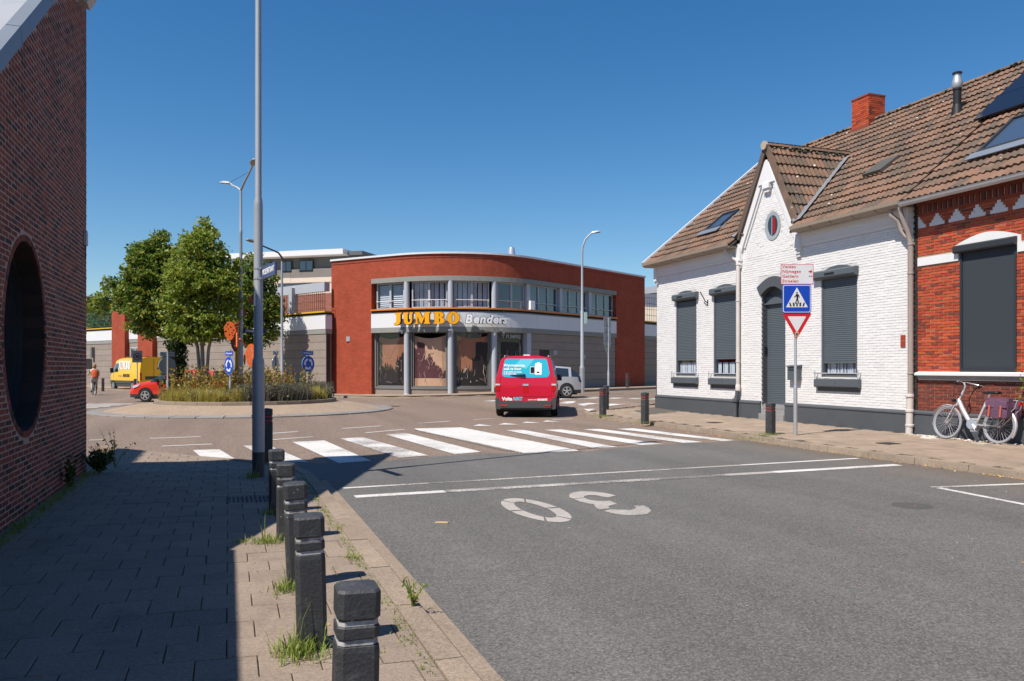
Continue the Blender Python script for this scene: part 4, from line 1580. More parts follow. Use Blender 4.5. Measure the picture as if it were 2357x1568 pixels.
# roof
b = MB()
for ya_, yb_, xs_ in ((13.6, GY - 1.3, EX), (GY - 1.299, GY + 1.299, 16.6), (GY + 1.3, 25.1, EX)):
    za_ = EZ + (xs_ - EX) * SL.z / SL.x
    b.prism([(xs_, za_ - .09), (RX, RZ - .09), (23.74, EZ - .09), (23.74, EZ - .03), (RX, RZ - .03), (xs_, za_ - .03)], (0, ya_, 0), (1, 0, 0), (0, 0, 1), (0, yb_ - ya_, 0))
roof = b.build('roof', M['roof_under'], wh)
dz_top = 7.76
dhw = lambda z: (dz_top - z) / 1.86
vx = lambda z: EX + (z - EZ) * SL.x / SL.z
skipd = lambda p: abs(p.y - GY) < dhw(p.z) - .06
lay_tiles(roof, (EX, 25.1, EZ), (0, -1, 0), SL, 11.5, ROWS, GAUGE, skip=skipd, near=(10, 13, 6))
ridge(roof, (RX, 25.1, RZ + .03), (RX, 13.6, RZ + .03))


def ridge_moss(roof, a, c, n, r_=.15):
    b = MB()
    a, c = Vector(a), Vector(c)
    for _ in range(n):
        p = a.lerp(c, random.random())
        sd = (c - a).cross(Vector((0, 0, 1))).normalized()
        p = p + sd * random.choice((-1, 1)) * random.uniform(.07, r_) + Vector((0, 0, random.uniform(-.05, .06)))
        s = random.uniform(.015, .05)
        b.raw([p + Vector((s, 0, 0)), p + Vector((0, s * 1.6, 0)), p - Vector((s, 0, 0)), p - Vector((0, s * 1.6, 0)), p + Vector((0, 0, s)), p - Vector((0, 0, s))], [(0, 1, 4), (1, 2, 4), (2, 3, 4), (3, 0, 4), (1, 0, 5), (2, 1, 5), (3, 2, 5), (0, 3, 5)])
    b.build('ridge_moss', M['moss'], roof, kind='stuff')


ridge_moss(roof, (RX, 25.1, RZ), (RX, 13.6, RZ), 420)
ridge_moss(roof, (14.3, GY, 7.72), (17.2, GY, 7.72), 130, .13)
b = MB()
b.prism([(-.05, -.12), (.03, -.12), (.03, .125), (-.05, .125)], (EX, 25.15, EZ), (0, 1, 0), SN, SL * 6.38)
b.build('verge_trim', M['fascia'], roof)
# dormer
for s in (1, -1):
    v = Vector((0, -s, 1.86)).normalized()          # up the slope
    O = Vector((14.19, GY + s * dhw(5.36), 5.36))
    b = MB()
    top = Vector((14.21, GY, dz_top))
    b.prism([(0, 0), (1, 0), (1, 1), (0, 1)], O + Vector((.02, 0, -.02)), Vector((3.1, 0, 0)), top - O, Vector((0, -.3 * s, 0)) * .1)
    b.build('gable_underlay', M['roof_under'], roof)
    ul = 3.3
    sk = (lambda p: p.x > vx(p.z) + .12)
    if s == -1:
        lay_tiles(roof, O, (1, 0, 0), v, ul, 8, .352, skip=sk, near=(10, 13, 6), n_parts=120)
    else:
        lay_tiles(roof, O + Vector((ul, 0, 0)), (-1, 0, 0), v, ul, 8, .352, skip=sk, near=(10, 13, 6), n_parts=60)
    b = MB()                               # barge tiles on the front edge
    d = (top - O)
    b.prism([(-.03, -.07), (.03, -.07), (.03, .1), (-.03, .1)], O + Vector((-.01, 0, 0)), (1, 0, 0), Vector((0, s * 1.86, 1)).normalized(), d)
    b.build('barge_tile', M['tile_roof'], roof)
    for k in range(12):                    # valley of folded lead
        z0, z1 = 5.36 + k * .2, 5.36 + (k + 1) * .2
        if z1 > 7.72: break
        p, q = Vector((vx(z0), GY + s * dhw(z0), z0)) + SN * .10, Vector((vx(z1), GY + s * dhw(z1), z1)) + SN * .10
        bb = MB()
        j_ = random.uniform(-.02, .02)
        bb.poly([p + Vector((0, s * -.05, .05)), q + Vector((0, s * -.05, .05)), q + Vector((0, s * .01, 0)), p + Vector((0, s * .01, 0))])
        bb.poly([p + Vector((0, s * .01, 0)), q + Vector((0, s * .01, 0)), q + Vector((.05, s * (.22 + j_), .06)), p + Vector((.05, s * (.22 - j_), .06))])
        bb.build('lead_flashing', M['lead'], roof)
ridge(roof, (14.17, GY, dz_top + .03), (17.25, GY, dz_top + .03), .11)
b = MB()
b.lathe([(0, -.04), (.13, -.04), (.13, .02), (0, .02)], 7, (14.15, GY, dz_top + .04), 'x')
b.build('ridge_end', M['pebble'], roof)


def roof_window(parent, y0, y1, x0, x1, label=None, lid=False):
    p = [on_roof(x0, y0, .1), on_roof(x0, y1, .1), on_roof(x1, y1, .1), on_roof(x1, y0, .1)]
    f = MB()
    o, uy, ux = p[0], Vector((0, y1 - y0, 0)), p[3] - p[0]
    ly, lx = y1 - y0, ux.length
    ny, nx = uy / ly, ux / lx
    t = .08
    for (a, c, e, g_) in ((0, 0, ly, t), (0, lx - t, ly, lx), (0, t, t, lx - t), (ly - t, t, ly, lx - t)):
        f.prism([(a, c), (e, c), (e, g_), (a, g_)], o - SN * .08, ny, nx, SN * .12)
    w = f.build('roof_window', M['anthracite'], parent)
    g_ = MB()
    g_.poly([o + ny * t + nx * t, o + ny * (ly - t) + nx * t, o + ny * (ly - t) + nx * (lx - t), o + ny * t + nx * (lx - t)][::-1])
    g_.build('pane', M['lead'] if lid else M['velux'], w)
    a = MB()
    a.prism([(-.12, -.26), (ly + .12, -.26), (ly + .12, 0), (-.12, 0)], o + SN * .012, ny, nx, SN * .02)
    a.prism([(-.12, 0), (0, 0), (0, lx), (-.12, lx)], o - SN * .05, ny, nx, SN * .02)
    a.prism([(ly, 0), (ly + .1, 0), (ly + .1, lx), (ly, lx)], o - SN * .05, ny, nx, SN * .02)
    a.build('flashing', M['coping'], w)
    return w


roof_window(roof, 21.9, 22.8, 14.95, 15.72)
b = MB()                                   # tilted metal hatch
p0, p1, p2, p3 = on_roof(15.42, 16.25, .16), on_roof(15.42, 15.65, .16), on_roof(16.0, 15.65, .1), on_roof(16.0, 16.25, .1)
b.raw([p0, p1, p2, p3, p0 - SN * .16, p1 - SN * .16, p2 - SN * .12, p3 - SN * .12], [(0, 1, 2, 3), (0, 4, 5, 1), (1, 5, 6, 2), (2, 6, 7, 3), (3, 7, 4, 0)])
b.build('roof_hatch', mat('hatch_lead', (.12, .115, .095), .5, .15, 5, metal=.3), roof)
# chimney of real bricks
b = MB()
b.box((18.58, 19.42, 8.6), (19.2, 20.10, 9.98))
ch = b.build('chimney', M['tan_joint'], roof)
cb = MB()
for j in range(22):
    z = 8.63 + .0635 * j
    for sidey in (19.41, 20.11):
        for k in range(4):
            x = 18.58 + .21 * k + (.1 if j % 2 else 0)
            cb.box((max(18.57, x - .1), min(sidey, sidey - .012 * (1 if sidey < 20 else -1)), z - .027), (min(19.21, x + .1), max(sidey, sidey - .012 * (1 if sidey < 20 else -1)) + 0, z + .027)) if min(19.21, x + .1) > max(18.57, x - .1) + .03 else None
    for k in range(4):
        y = 19.42 + .21 * k + (.1 if j % 2 else 0)
        a, e = max(19.40, y - .1), min(20.12, y + .1)
        if e - a > .03:
            cb.box((18.568, a, z - .027), (18.59, e, z + .027))
cb.build('brickwork', M['red_brick'], ch, kind='stuff')
b = MB()
b.box((18.55, 19.39, 9.98), (19.23, 20.13, 10.03))
b.box((18.53, 19.37, 8.9), (18.575, 20.15, 9.1))
b.build('chimney_top', M['deep_brick'], ch)
fp = on_roof(17.36, 15.19)
b = MB()
b.lathe([(.16, -.1), (.13, .1), (.1, .25)], 12, fp)
b.lathe([(.095, .2), (.095, .62), (.11, .62), (.11, .66), (.095, .66)], 12, fp)
fl = b.build('flue', M['black'], roof, smooth=40)
b = MB()
b.lathe([(.1, .66), (.125, .70), (.125, .82), (.1, .9), (.085, .98), (.085, 1.02)], 12, fp)
b.build('cowl', M['galv'], fl, smooth=40)
b = MB()
b.lathe([(.115, 1.03), (.115, 1.06), (.05, 1.09), (.0, 1.1)], 12, fp)
b.build('cap', M['black'], fl, smooth=40)
# gutters
for (ya_, yb_) in ((13.62, GY - GH - .12), (GY + GH + .08, 25.15)):
    b = MB()
    n = max(1, int((yb_ - ya_) / .62))
    for k in range(n):
        p, q = ya_ + (yb_ - ya_) * k / n, ya_ + (yb_ - ya_) * (k + 1) / n - .03
        b.prism([(.38, 0), (.04, .0), (-.03, .05), (-.035, .06), (.38, .03)], (13.90, p, 5.12), (1, 0, 0), (0, 0, 1), (0, q - p, 0))
        b.prism([(.0, .051), (-.035, .061), (-.045, .14), (-.025, .14), (-.02, .06), (.36, .055), (.36, .04)], (13.90, p, 5.12), (1, 0, 0), (0, 0, 1), (0, (yb_ - ya_) / n - .004, 0))
    b.build('gutter', M['gutter'], wh)
b = MB()
b.tube([(14.05, 20.35, 5.14), (14.05, 20.33, 5.02), (14.12, 20.16, 4.88), (14.2, 19.98, 4.74), (14.2, 19.95, 4.6), (14.2, 19.95, .95)], .055, 10)
for z in (4.62, 3.55, 1.75):
    b.lathe([(.056, -.02), (.068, -.015), (.068, .015), (.056, .02)], 10, (14.2, 19.95, z))
b.lathe([(.056, 0), (.075, .02), (.075, .16), (.056, .2)], 10, (14.2, 19.95, .88))
dp = b.build('downpipe', M['pipe'], wh, smooth=40)
b = MB()
b.tube([(14.19, 19.96, .98), (14.19, 19.97, .78), (14.17, 20.02, .62), (14.16, 20.02, .1)], .06, 10)
b.lathe([(.062, 0), (.09, .02), (.09, .1), (.062, .12)], 10, (14.16, 20.02, .55))
b.build('pipe_foot', M['plinth'], dp, smooth=40)

# ================================================================== red brick house
rh = thing('red_house', 'orange red brick house with a dark window screen and white decorative brickwork under the eaves', 'house', (14.3, 9, .1))
RW = [(11.18, 12.44, 1.50, 4.10), (7.6, 8.9, 1.50, 4.10)]
b = MB()
wall_cells(b, FX + .004, 9.6, 13.60, .1, 5.2, RW[:1])
wall = b.build('wall', M['tan_joint'], rh)
b = MB()
wall_cells(b, FX, -4, 9.6, .1, 5.2, RW[1:], uv=True)
b.box((FX + .3, -4, .1), (23.3, 13.6, 5.2))
b.prism([(14.5, 5.2), (18.9, 9.0), (23.3, 5.2)], (0, -4, 0), (1, 0, 0), (0, 0, 1), (0, 17.6, 0))
b.build('plain_wall', M['shop_brick'], rh)
sk = RW[:1] + [(9, 14, 3.80, 3.98), (9, 14, 4.945, 5.11), (11.18, 12.44, 4.0, 4.12)]
lay_bricks(wall, 9.6, 13.52, 1.48, 5.2, sk, M['red_brick'], (12.2, 2.2), n_parts=220)
lay_bricks(wall, 9.6, 13.52, .64, 1.36, [], M['deep_brick'], (12.2, 1), n_parts=80)
b = MB()                                   # dark toothed end where the two houses meet
for k in range(74):
    z = .64 + .0635 * k
    b.box((FX - .008, 13.52, z - .02), (FX + .05, 13.6 + (.03 if k % 2 else 0), z + .034))
b.build('joint_brickwork', M['dark_brick'], wall, kind='stuff')
b = MB()
b.box((FX - .05, -4, .08), (FX + .1, 13.58, .55))
b.prism([(-.05, .55), (-.07, .565), (-.07, .6), (-.02, .64), (.05, .64), (.05, .55)], (FX, -4, 0), (1, 0, 0), (0, 0, 1), (0, 17.58, 0))
b.build('plinth', M['plinth'], rh)
b = MB()
for (ya_, yb_) in ((9.6, 11.15), (12.47, 13.5)):
    b.box((FX - .03, ya_, 3.80), (FX + .03, yb_, 3.98))
arc_ = [(11.08 + 1.46 * t / 12, 4.12 + .17 * math.sin(math.pi * t / 12)) for t in range(13)]
b.prism(arc_ + [(12.54, 3.98), (11.08, 3.98)], (FX - .025, 0, 0), (0, 1, 0), (0, 0, 1), (.06, 0, 0))
b.build('white_band', M['white_paint'], rh)
b = MB()
b.prism([(-.12, .0), (-.12, .05), (.0, .08), (.05, .08), (.05, 0)], (FX, 9.6, 1.41), (1, 0, 0), (0, 0, 1), (0, 3.9, 0))
b.build('sill_top', M['white_paint'], rh)
b = MB()
b.prism([(-.06, .0), (-.10, .1), (.05, .1), (.05, 0)], (FX, 9.6, 1.308), (1, 0, 0), (0, 0, 1), (0, 3.85, 0))
b.build('sill_moulding', M['stone_sill'], rh)
for k in range(9):                         # stepped white plaster triangles
    cy = 13.49 - .485 * k
    b = MB()
    for w, z0, z1 in ((.19, 4.63, 4.70), (.135, 4.70, 4.76), (.085, 4.76, 4.82), (.04, 4.82, 4.88)):
        ya_, yb_ = cy - w, min(13.5, cy + w)
        b.box((FX - .014, ya_, z0), (FX + .02, yb_, z1))
    b.build('stepped_ornament', M['white_paint'], rh)
b = MB()
b.box((FX - .008, 9.6, 4.945), (FX + .03, 13.5, 5.11))
b.build('frieze', M['white_paint'], rh)
db = MB()
db.box((-.04, -.042, -.083), (.01, .042, .083))
dbm = db.mesh('dentil', M['deep_brick'])
for k in range(30):
    piece('dentil', dbm, rh, (FX - .005, 13.44 - .13 * k, 5.03))
b = MB()
b.box((FX - .045, 9.6, 5.11), (FX + .03, 13.52, 5.24))
b.box((FX - .03, 9.6, 4.885), (FX + .03, 13.52, 4.944))
b.build('brick_course', M['deep_brick'], rh)
for (ya_, yb_, za_, zb_) in RW:
    f = MB()
    for y in (ya_, yb_ - .05):
        f.box((FX - .02, y, za_), (FX + .1, y + .05, 3.94))
    f.box((FX - .02, ya_ + .051, za_), (FX + .1, yb_ - .051, za_ + .06))
    w = f.build('window', M['anthracite'], rh)
    b = MB()
    b.prism([(0, 0), (-.1, 0), (-.12, .03), (-.12, .13), (-.08, .16), (0, .16)], (FX, ya_ - .03, 3.945), (1, 0, 0), (0, 0, 1), (0, yb_ - ya_ + .12, 0))
    b.build('screen_box', M['anthracite'], w)
    b = MB()
    b.box((FX + .01, ya_ + .051, za_ + .061), (FX + .02, yb_ - .051, 3.945))
    b.build('screen', M['screen'], w)
b = MB()
b.prism([(EX, EZ - .09), (RX, RZ - .09), (23.74, EZ - .09), (23.74, EZ - .03), (RX, RZ - .03), (EX, EZ - .03)], (0, -4.2, 0), (1, 0, 0), (0, 0, 1), (0, 17.79, 0))
roof2 = b.build('roof', M['roof_under'], rh)
lay_tiles(roof2, (EX - .03, 13.58, EZ - .025), (0, -1, 0), SL, 9.0, ROWS, GAUGE, near=(10, 12, 5))
ridge(roof2, (RX, 13.55, RZ + .03), (RX, -4, RZ + .03))
ridge_moss(roof2, (RX, 13.55, RZ), (RX, 6, RZ), 260)
roof_window(roof2, 11.1, 12.55, 14.95, 16.0)
for k in range(3):
    for r_ in range(2):
        y1 = 13.85 - k * 1.72 - .04 * 0
        x0 = 16.42 + r_ * .80
        p = on_roof(x0, y1, .13)
        ny, nx = Vector((0, -1, 0)), SL
        b = MB()
        b.prism([(0, 0), (1.70, 0), (1.70, 1.01), (0, 1.01)], p, ny, nx, SN * .035)
        b.build('solar_panel', M['pv'], roof2)
b = MB()
b.tube([(14.03, 13.6, 5.27), (14.03, -4, 5.27)], .001, 4)
b = MB()
for k in range(9):
    p, q = 13.62 - k * 2.0, 13.62 - (k + 1) * 2.0 + .01
    vs = []
    for y in (p, q):
        for j in range(9):
            w = math.pi + math.pi * j / 8
            vs.append((13.91 + .075 * math.cos(w), y, 5.19 + .085 * math.sin(w)))
        vs.append((13.91 + .085, y, 5.21))
        vs.append((13.91 - .088, y, 5.205))
    fs = [(j, j + 1, 12 + j, 11 + j) for j in range(9)] + [(0, 11, 21, 10)] + [(10, 9, 8, 7, 6, 5, 4, 3, 2, 1, 0), tuple(range(11, 22))]
    b.raw(vs, fs)
b.build('gutter', M['gutter_grey'], rh, smooth=40)
b = MB()
b.tube([(14.0, 13.98, 5.13), (14.0, 13.98, 5.0), (14.08, 13.86, 4.86), (14.16, 13.86, 4.66), (14.18, 13.74, 4.5), (14.2, 13.62, 4.42)], .05, 10)
b.tube([(13.95, 13.68, 5.14), (13.98, 13.67, 4.95), (14.12, 13.63, 4.6), (14.2, 13.62, 4.35), (14.2, 13.62, .98)], [.05, .05, .052, .06, .06], 10)
for z in (4.3, 3.66, 1.45):
    b.lathe([(.061, -.02), (.072, -.015), (.072, .015), (.061, .02)], 10, (14.2, 13.62, z))
dp2 = b.build('downpipe', M['pipe_tan'], rh, smooth=40)
b = MB()
b.tube([(14.19, 13.62, 1.0), (14.17, 13.63, .1)], .078, 12)
for z in (.95, .62, .3):
    b.lathe([(.08, -.03), (.093, -.02), (.093, .02), (.08, .03)], 12, (14.18, 13.625, z))
b.build('pipe_foot', M['pipe'], dp2, smooth=40)

# ================================================================== supermarket with the curved front
sp = shop(7.6)
sm = thing('supermarket', 'red brick supermarket with a curved front, tall shop windows and big yellow and white letters', 'supermarket', (sp.x, sp.y, .1))


def srange(s0, s1, step=.45):
    n = max(1, int(math.ceil((s1 - s0) / step)))
    return [s0 + (s1 - s0) * i / n for i in range(n + 1)]


def strip(b, s0, s1, off, z0, z1):
    ss_ = srange(s0, s1)
    for a, c in zip(ss_, ss_[1:]):
        b.poly([shop(a, off, z0), shop(c, off, z0), shop(c, off, z1), shop(a, off, z1)], uv=[(a, z0), (c, z0), (c, z1), (a, z1)])


def pbox(b, s0, s1, o0, o1, z0, z1, step=.45, mi=0):   # block following the front, from offset o0 (inner) to o1 (outer)
    ss_ = srange(s0, s1, step)
    n = len(ss_)
    vs = []
    for s in ss_:
        vs += [shop(s, o0, z0), shop(s, o1, z0), shop(s, o1, z1), shop(s, o0, z1)]
    fs = []
    for i in range(n - 1):
        for j in range(4):
            k = (j + 1) % 4
            fs.append((i * 4 + j, (i + 1) * 4 + j, (i + 1) * 4 + k, i * 4 + k))
    fs += [(0, 1, 2, 3), tuple((n - 1) * 4 + j for j in (3, 2, 1, 0))]
    b.raw(vs, fs, mi)


SE = 24.45
M['shop_clear'] = clear_glass('shop_pane', (.9, .9, .92), .05)
b = MB()
strip(b, 0, SE, 0, 6.35, 7.50)
strip(b, 0, 2.88, 0, -.05, 6.35)
strip(b, 20.96, SE, 0, -.05, 6.35)
# returns and the block behind
for s, z0, z1, o0, o1 in ((0, -.05, 7.5, 0, -9), (SE, -.05, 7.5, -9, 0), (2.88, -.05, 6.35, -.4, 0), (20.96, -.05, 6.35, 0, -.4)):
    a, c = shop(s, o0, 0), shop(s, o1, 0)
    b.poly([(a.x, a.y, z0), (c.x, c.y, z0), (c.x, c.y, z1), (a.x, a.y, z1)], uv=[(0, z0), ((a - c).length, z0), ((a - c).length, z1), (0, z1)])
a, c = shop(0, -9), shop(SE, -9)
b.poly([(c.x, c.y, -.05), (a.x, a.y, -.05), (a.x, a.y, 7.5), (c.x, c.y, 7.5)], uv=[(0, 0), (20, 0), (20, 7.5), (0, 7.5)])
top = [shop(s, -.01, 7.46) for s in srange(0, SE, 1)] + [shop(SE, -9, 7.46), shop(0, -9, 7.46)]
b.poly(top)
wall = b.build('wall', M['shop_brick'], sm)
b = MB()
pbox(b, -.04, SE + .04, -.3, .07, 7.50, 7.60)
b.build('roof_trim', M['fascia'], sm)
b = MB()
pbox(b, 0, SE, -.02, .02, 7.30, 7.33)
b.build('brick_ledge', M['deep_brick'], sm)
b = MB()
pbox(b, 2.89, 20.95, -.5, .04, 6.10, 6.35)
pbox(b, 2.89, 20.95, -.5, .05, 3.44, 3.70)
pbox(b, 2.89, 20.95, -.5, .0, 4.45, 4.52)
b.build('lintel', M['lintel'], sm)
b = MB()
pbox(b, 2.89, 20.95, -.5, -.02, 4.521, 4.62)
b.build('shadow_gap', M['void'], sm)
b = MB()
pbox(b, 2.89, 20.95, -.4, .10, 4.62, 4.70)
b.build('orange_trim', M['orange_trim'], sm)
for k in range(9):                          # fascia panels
    s0, s1 = 2.89 + 18.06 * k / 9, 2.89 + 18.06 * (k + 1) / 9 - .008
    b = MB()
    pbox(b, s0, s1, -.4, .045, 3.701, 4.449)
    b.build('fascia_panel', M['fascia'], sm)
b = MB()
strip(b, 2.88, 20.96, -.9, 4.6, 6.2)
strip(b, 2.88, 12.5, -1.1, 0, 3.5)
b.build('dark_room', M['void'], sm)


def window(s0, s1, z0, z1, off, bars, m_f, m_g, rail=False, dress=None, fw=.07):
    b = MB()
    pbox(b, s0, s0 + fw, off - .08, off, z0, z1)
    pbox(b, s1 - fw, s1, off - .08, off, z0, z1)
    pbox(b, s0 + fw, s1 - fw, off - .08, off, z0, z0 + fw)
    pbox(b, s0 + fw, s1 - fw, off - .08, off, z1 - fw, z1)
    for k in range(bars):
        c = s0 + (s1 - s0) * (k + 1) / (bars + 1)
        pbox(b, c - .06, c + .06, off - .08, off, z0 + fw, z1 - fw)
    w = b.build('window', m_f, sm)
    for k in range(bars + 1):
        a, c = s0 + (s1 - s0) * k / (bars + 1) + .05, s0 + (s1 - s0) * (k + 1) / (bars + 1) - .05
        p, q = shop(a, off - .05), shop(c, off - .05)
        bb = MB()
        bb.poly([(p.x, p.y, z0 + .03), (q.x, q.y, z0 + .03), (q.x, q.y, z1 - .03), (p.x, p.y, z1 - .03)])
        bb.build('window_pane', m_g, w)
        if dress == 'blind':
            n = 11
            for j in range(n):
                zz = z0 + .1 + (z1 - z0 - .2) * (j + .5) / n
                bb = MB()
                d = (q - p).normalized()
                nn = Vector((d.y, -d.x, 0))
                bb.obox((p + q) / 2 - nn * .12 + Vector((0, 0, zz)), d * ((q - p).length / 2 - .02), nn * .022 + Vector((0, 0, -.046)), nn * .003 + Vector((0, 0, .004)))
                bb.build('blind_slat', M['blind'], w)
        elif dress == 'curtain':
            bb = MB()
            N_ = 40
            d = (q - p)
            nn = Vector((d.y, -d.x, 0)).normalized()
            for j in range(N_):
                if math.sin(j * .5 + k * 2 + s0) < -.86: continue
                u0, u1 = p + d * (j / N_) - nn * (.2 + .03 * math.sin(j * 1.9)), p + d * ((j + 1) / N_) - nn * (.2 + .03 * math.sin((j + 1) * 1.9))
                bb.poly([(u0.x, u0.y, z0), (u1.x, u1.y, z0), (u1.x, u1.y, z1), (u0.x, u0.y, z1)])
            bb.build('curtain', M['curtain'], w)
    if rail:
        bb = MB()
        bb.tube([shop(s, off + .05, z0 + .42) for s in srange(s0 + .02, s1 - .02, .5)], .02, 6)
        bb.build('guard_rail', M['fascia'], w)
    return w


for s0, s1, n, dr_, g_ in ((3.06, 4.93, 1, 'blind', 'clear'), (5.43, 7.47, 1, 'curtain', 'clear'), (7.83, 9.77, 1, 'curtain', 'clear'), (10.25, 12.08, 1, None, 'glass_sky'),
                           (12.5, 15.08, 2, None, 'glass_sky'), (15.4, 18.02, 2, None, 'glass_sky'), (18.34, 20.9, 2, None, 'glass_sky')):
    window(s0, s1, 4.70, 6.10, -.22, n, M['frame'], M[g_], True, dr_)
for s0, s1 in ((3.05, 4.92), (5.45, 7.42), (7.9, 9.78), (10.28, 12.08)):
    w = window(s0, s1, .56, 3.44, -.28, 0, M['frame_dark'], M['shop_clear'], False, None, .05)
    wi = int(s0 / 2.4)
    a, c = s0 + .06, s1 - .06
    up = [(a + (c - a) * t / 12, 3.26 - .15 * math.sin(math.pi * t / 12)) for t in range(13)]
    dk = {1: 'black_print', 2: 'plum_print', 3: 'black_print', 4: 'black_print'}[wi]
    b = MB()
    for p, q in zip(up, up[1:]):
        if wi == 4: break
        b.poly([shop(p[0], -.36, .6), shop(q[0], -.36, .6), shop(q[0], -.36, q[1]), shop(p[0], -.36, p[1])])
    if b.f: b.build('window_print', M['poster' if wi != 2 else 'poster_pale'], w)  # brown sheet behind the pane, painted as a building mirrored in it
    b = MB()
    n_ = 46
    rr_ = random.Random(40 + wi)
    h_ = 0
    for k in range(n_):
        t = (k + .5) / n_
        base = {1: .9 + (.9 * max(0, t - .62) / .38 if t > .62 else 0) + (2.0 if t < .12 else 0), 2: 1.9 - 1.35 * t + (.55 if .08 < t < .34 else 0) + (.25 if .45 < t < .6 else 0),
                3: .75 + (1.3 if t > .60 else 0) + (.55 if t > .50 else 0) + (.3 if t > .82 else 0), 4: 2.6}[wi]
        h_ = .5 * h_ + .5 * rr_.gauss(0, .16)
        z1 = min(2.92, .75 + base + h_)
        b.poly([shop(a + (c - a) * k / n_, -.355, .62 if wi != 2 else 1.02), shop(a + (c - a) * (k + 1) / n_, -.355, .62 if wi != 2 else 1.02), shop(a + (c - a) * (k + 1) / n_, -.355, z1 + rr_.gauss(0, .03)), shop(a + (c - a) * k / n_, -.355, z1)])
    b.build('print_silhouette', M[dk], w)  # jagged dark shapes painted for the mirrored street
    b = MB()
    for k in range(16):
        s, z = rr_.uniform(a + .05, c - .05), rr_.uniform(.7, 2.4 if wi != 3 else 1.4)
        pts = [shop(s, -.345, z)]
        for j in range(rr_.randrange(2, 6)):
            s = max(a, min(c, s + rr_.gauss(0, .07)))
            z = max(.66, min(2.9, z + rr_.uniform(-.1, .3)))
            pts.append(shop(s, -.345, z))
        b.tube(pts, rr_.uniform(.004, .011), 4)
    b.build('print_highlight', M['pale_print'], w)  # thin pale lines painted as glints of the reflection
b = MB()
pbox(b, 2.89, 12.45, -.5, -.2, .44, .555)
b.build('shop_sill', M['frame_dark'], sm)
b = MB()
pbox(b, 2.89, 12.45, -.5, -.24, -.05, .44)
b.build('shop_plinth', M['grey_brick'], sm)
for s in (5.18, 7.65, 10.02):
    for z0, z1, nm in ((.05, 3.44, 'column'), (4.70, 6.10, 'column')):
        b = MB()
        p = shop(s, -.1)
        b.lathe([(.145, z0), (.145, z1)], 20, (p.x, p.y, 0))
        if z0 < 1: b.lathe([(.17, z0), (.17, z0 + .12), (.15, z0 + .15)], 20, (p.x, p.y, 0))
        b.build(nm, M['column'], sm, smooth=40)
for s in (12.27, 15.24, 18.18):
    b = MB()
    pbox(b, s - .13, s + .13, -.3, -.04, 4.70, 6.10)
    b.build('mullion', M['column'], sm)
for s0, s1 in ((4.95, 5.06), (5.32, 5.42), (7.44, 7.53), (7.79, 7.88), (9.80, 9.9), (10.16, 10.26), (2.9, 3.03)):
    b = MB()
    pbox(b, s0, s1, -.32, -.2, .56, 3.44)
    b.build('mullion', M['frame_dark'], sm)
b = MB()
pbox(b, 12.12, 12.44, -.4, .0, .0, 3.44)
b.build('mullion', M['column'], sm)
# grey brick wall in courses with deep bed joints
for k in range(8):
    b = MB()
    z0 = -.02 + .4325 * k
    if 2.2 < z0 + .2 < 2.7:
        pbox(b, 12.46, 13.22, -.4, -.05 + random.uniform(0, .006), z0, z0 + .418)
        pbox(b, 14.15, 20.95, -.4, -.05 + random.uniform(0, .006), z0, z0 + .418)
    else:
        pbox(b, 12.46, 20.95, -.4, -.05 + random.uniform(0, .006), z0, z0 + .418)
    b.build('wall_course', M['grey_brick'], sm)
b = MB()
strip(b, 12.46, 20.95, -.075, -.05, 3.44)
b.build('bed_joint', M['grey_joint'], sm)
window(13.22, 14.15, 2.15, 2.58, -.1, 0, M['frame_dark'], M['glass'], False, None, .04)
# letters
JU = {'J': [[(.1, 1), (.68, 1), (.68, .94), (.57, .91), (.57, .26), (.53, .1), (.42, .0), (.24, -.06), (.02, -.05), (.0, .03), (.12, .07), (.2, .16), (.22, .3), (.22, .91), (.1, .94)]],
      'U': [[(0, 1), (.5, 1), (.5, .94), (.42, .91), (.42, .3), (.46, .15), (.57, .1), (.68, .15), (.72, .3), (.72, .91), (.64, .94), (.64, 1), (.95, 1), (.95, .94), (.87, .91), (.87, .28), (.8, .1), (.66, 0), (.48, -.03), (.27, 0), (.13, .1), (.08, .28), (.08, .91), (0, .94)]],
      'M': [[(0, 1), (.40, 1), (.66, .42), (.9, 1), (1.3, 1), (1.3, .94), (1.21, .91), (1.21, .09), (1.3, .06), (1.3, 0), (.78, 0), (.78, .06), (.87, .09), (.87, .72), (.58, .02), (.52, .02), (.2, .76), (.2, .09), (.29, .06), (.29, 0), (0, 0), (0, .06), (.09, .09), (.09, .91), (0, .94)]]}
ell = lambda cx, cy, rx, ry, n=24, f=1: [(cx + rx * math.cos(f * 2 * math.pi * k / n), cy + ry * math.sin(f * 2 * math.pi * k / n)) for k in range(n)]
JU['O'] = [ell(.5, .49, .52, .53), ell(.5, .49, .15, .40, 20, -1)]
bo = [(0, 1), (.5, 1)] + [(.5 + .33 * math.sin(t), .755 + .245 * math.cos(t)) for t in [math.pi * k / 8 for k in range(1, 8)]] + [(.55, .51)]
bo += [(.55 + .36 * math.sin(t), .255 + .255 * math.cos(t)) for t in [math.pi * k / 9 for k in range(1, 9)]] + [(.5, 0), (0, 0), (0, .06), (.09, .09), (.09, .91), (0, .94)]
JU['B'] = [bo, [(.42, .92), (.42, .56), (.48, .58), (.52, .66), (.52, .83), (.48, .9)], [(.42, .47), (.42, .08), (.5, .1), (.55, .18), (.55, .38), (.5, .46)]]
LET = [('J', 4.71, .68), ('U', 5.30, .95), ('M', 5.98, 1.3), ('B', 6.87, .92), ('O', 7.61, 1.04)]
ZL, HL = 3.85, .58
SPAN = {'J': (4.70, 5.17), 'U': (5.24, 5.80), 'M': (5.88, 6.70), 'B': (6.84, 7.40), 'O': (7.49, 8.13)}
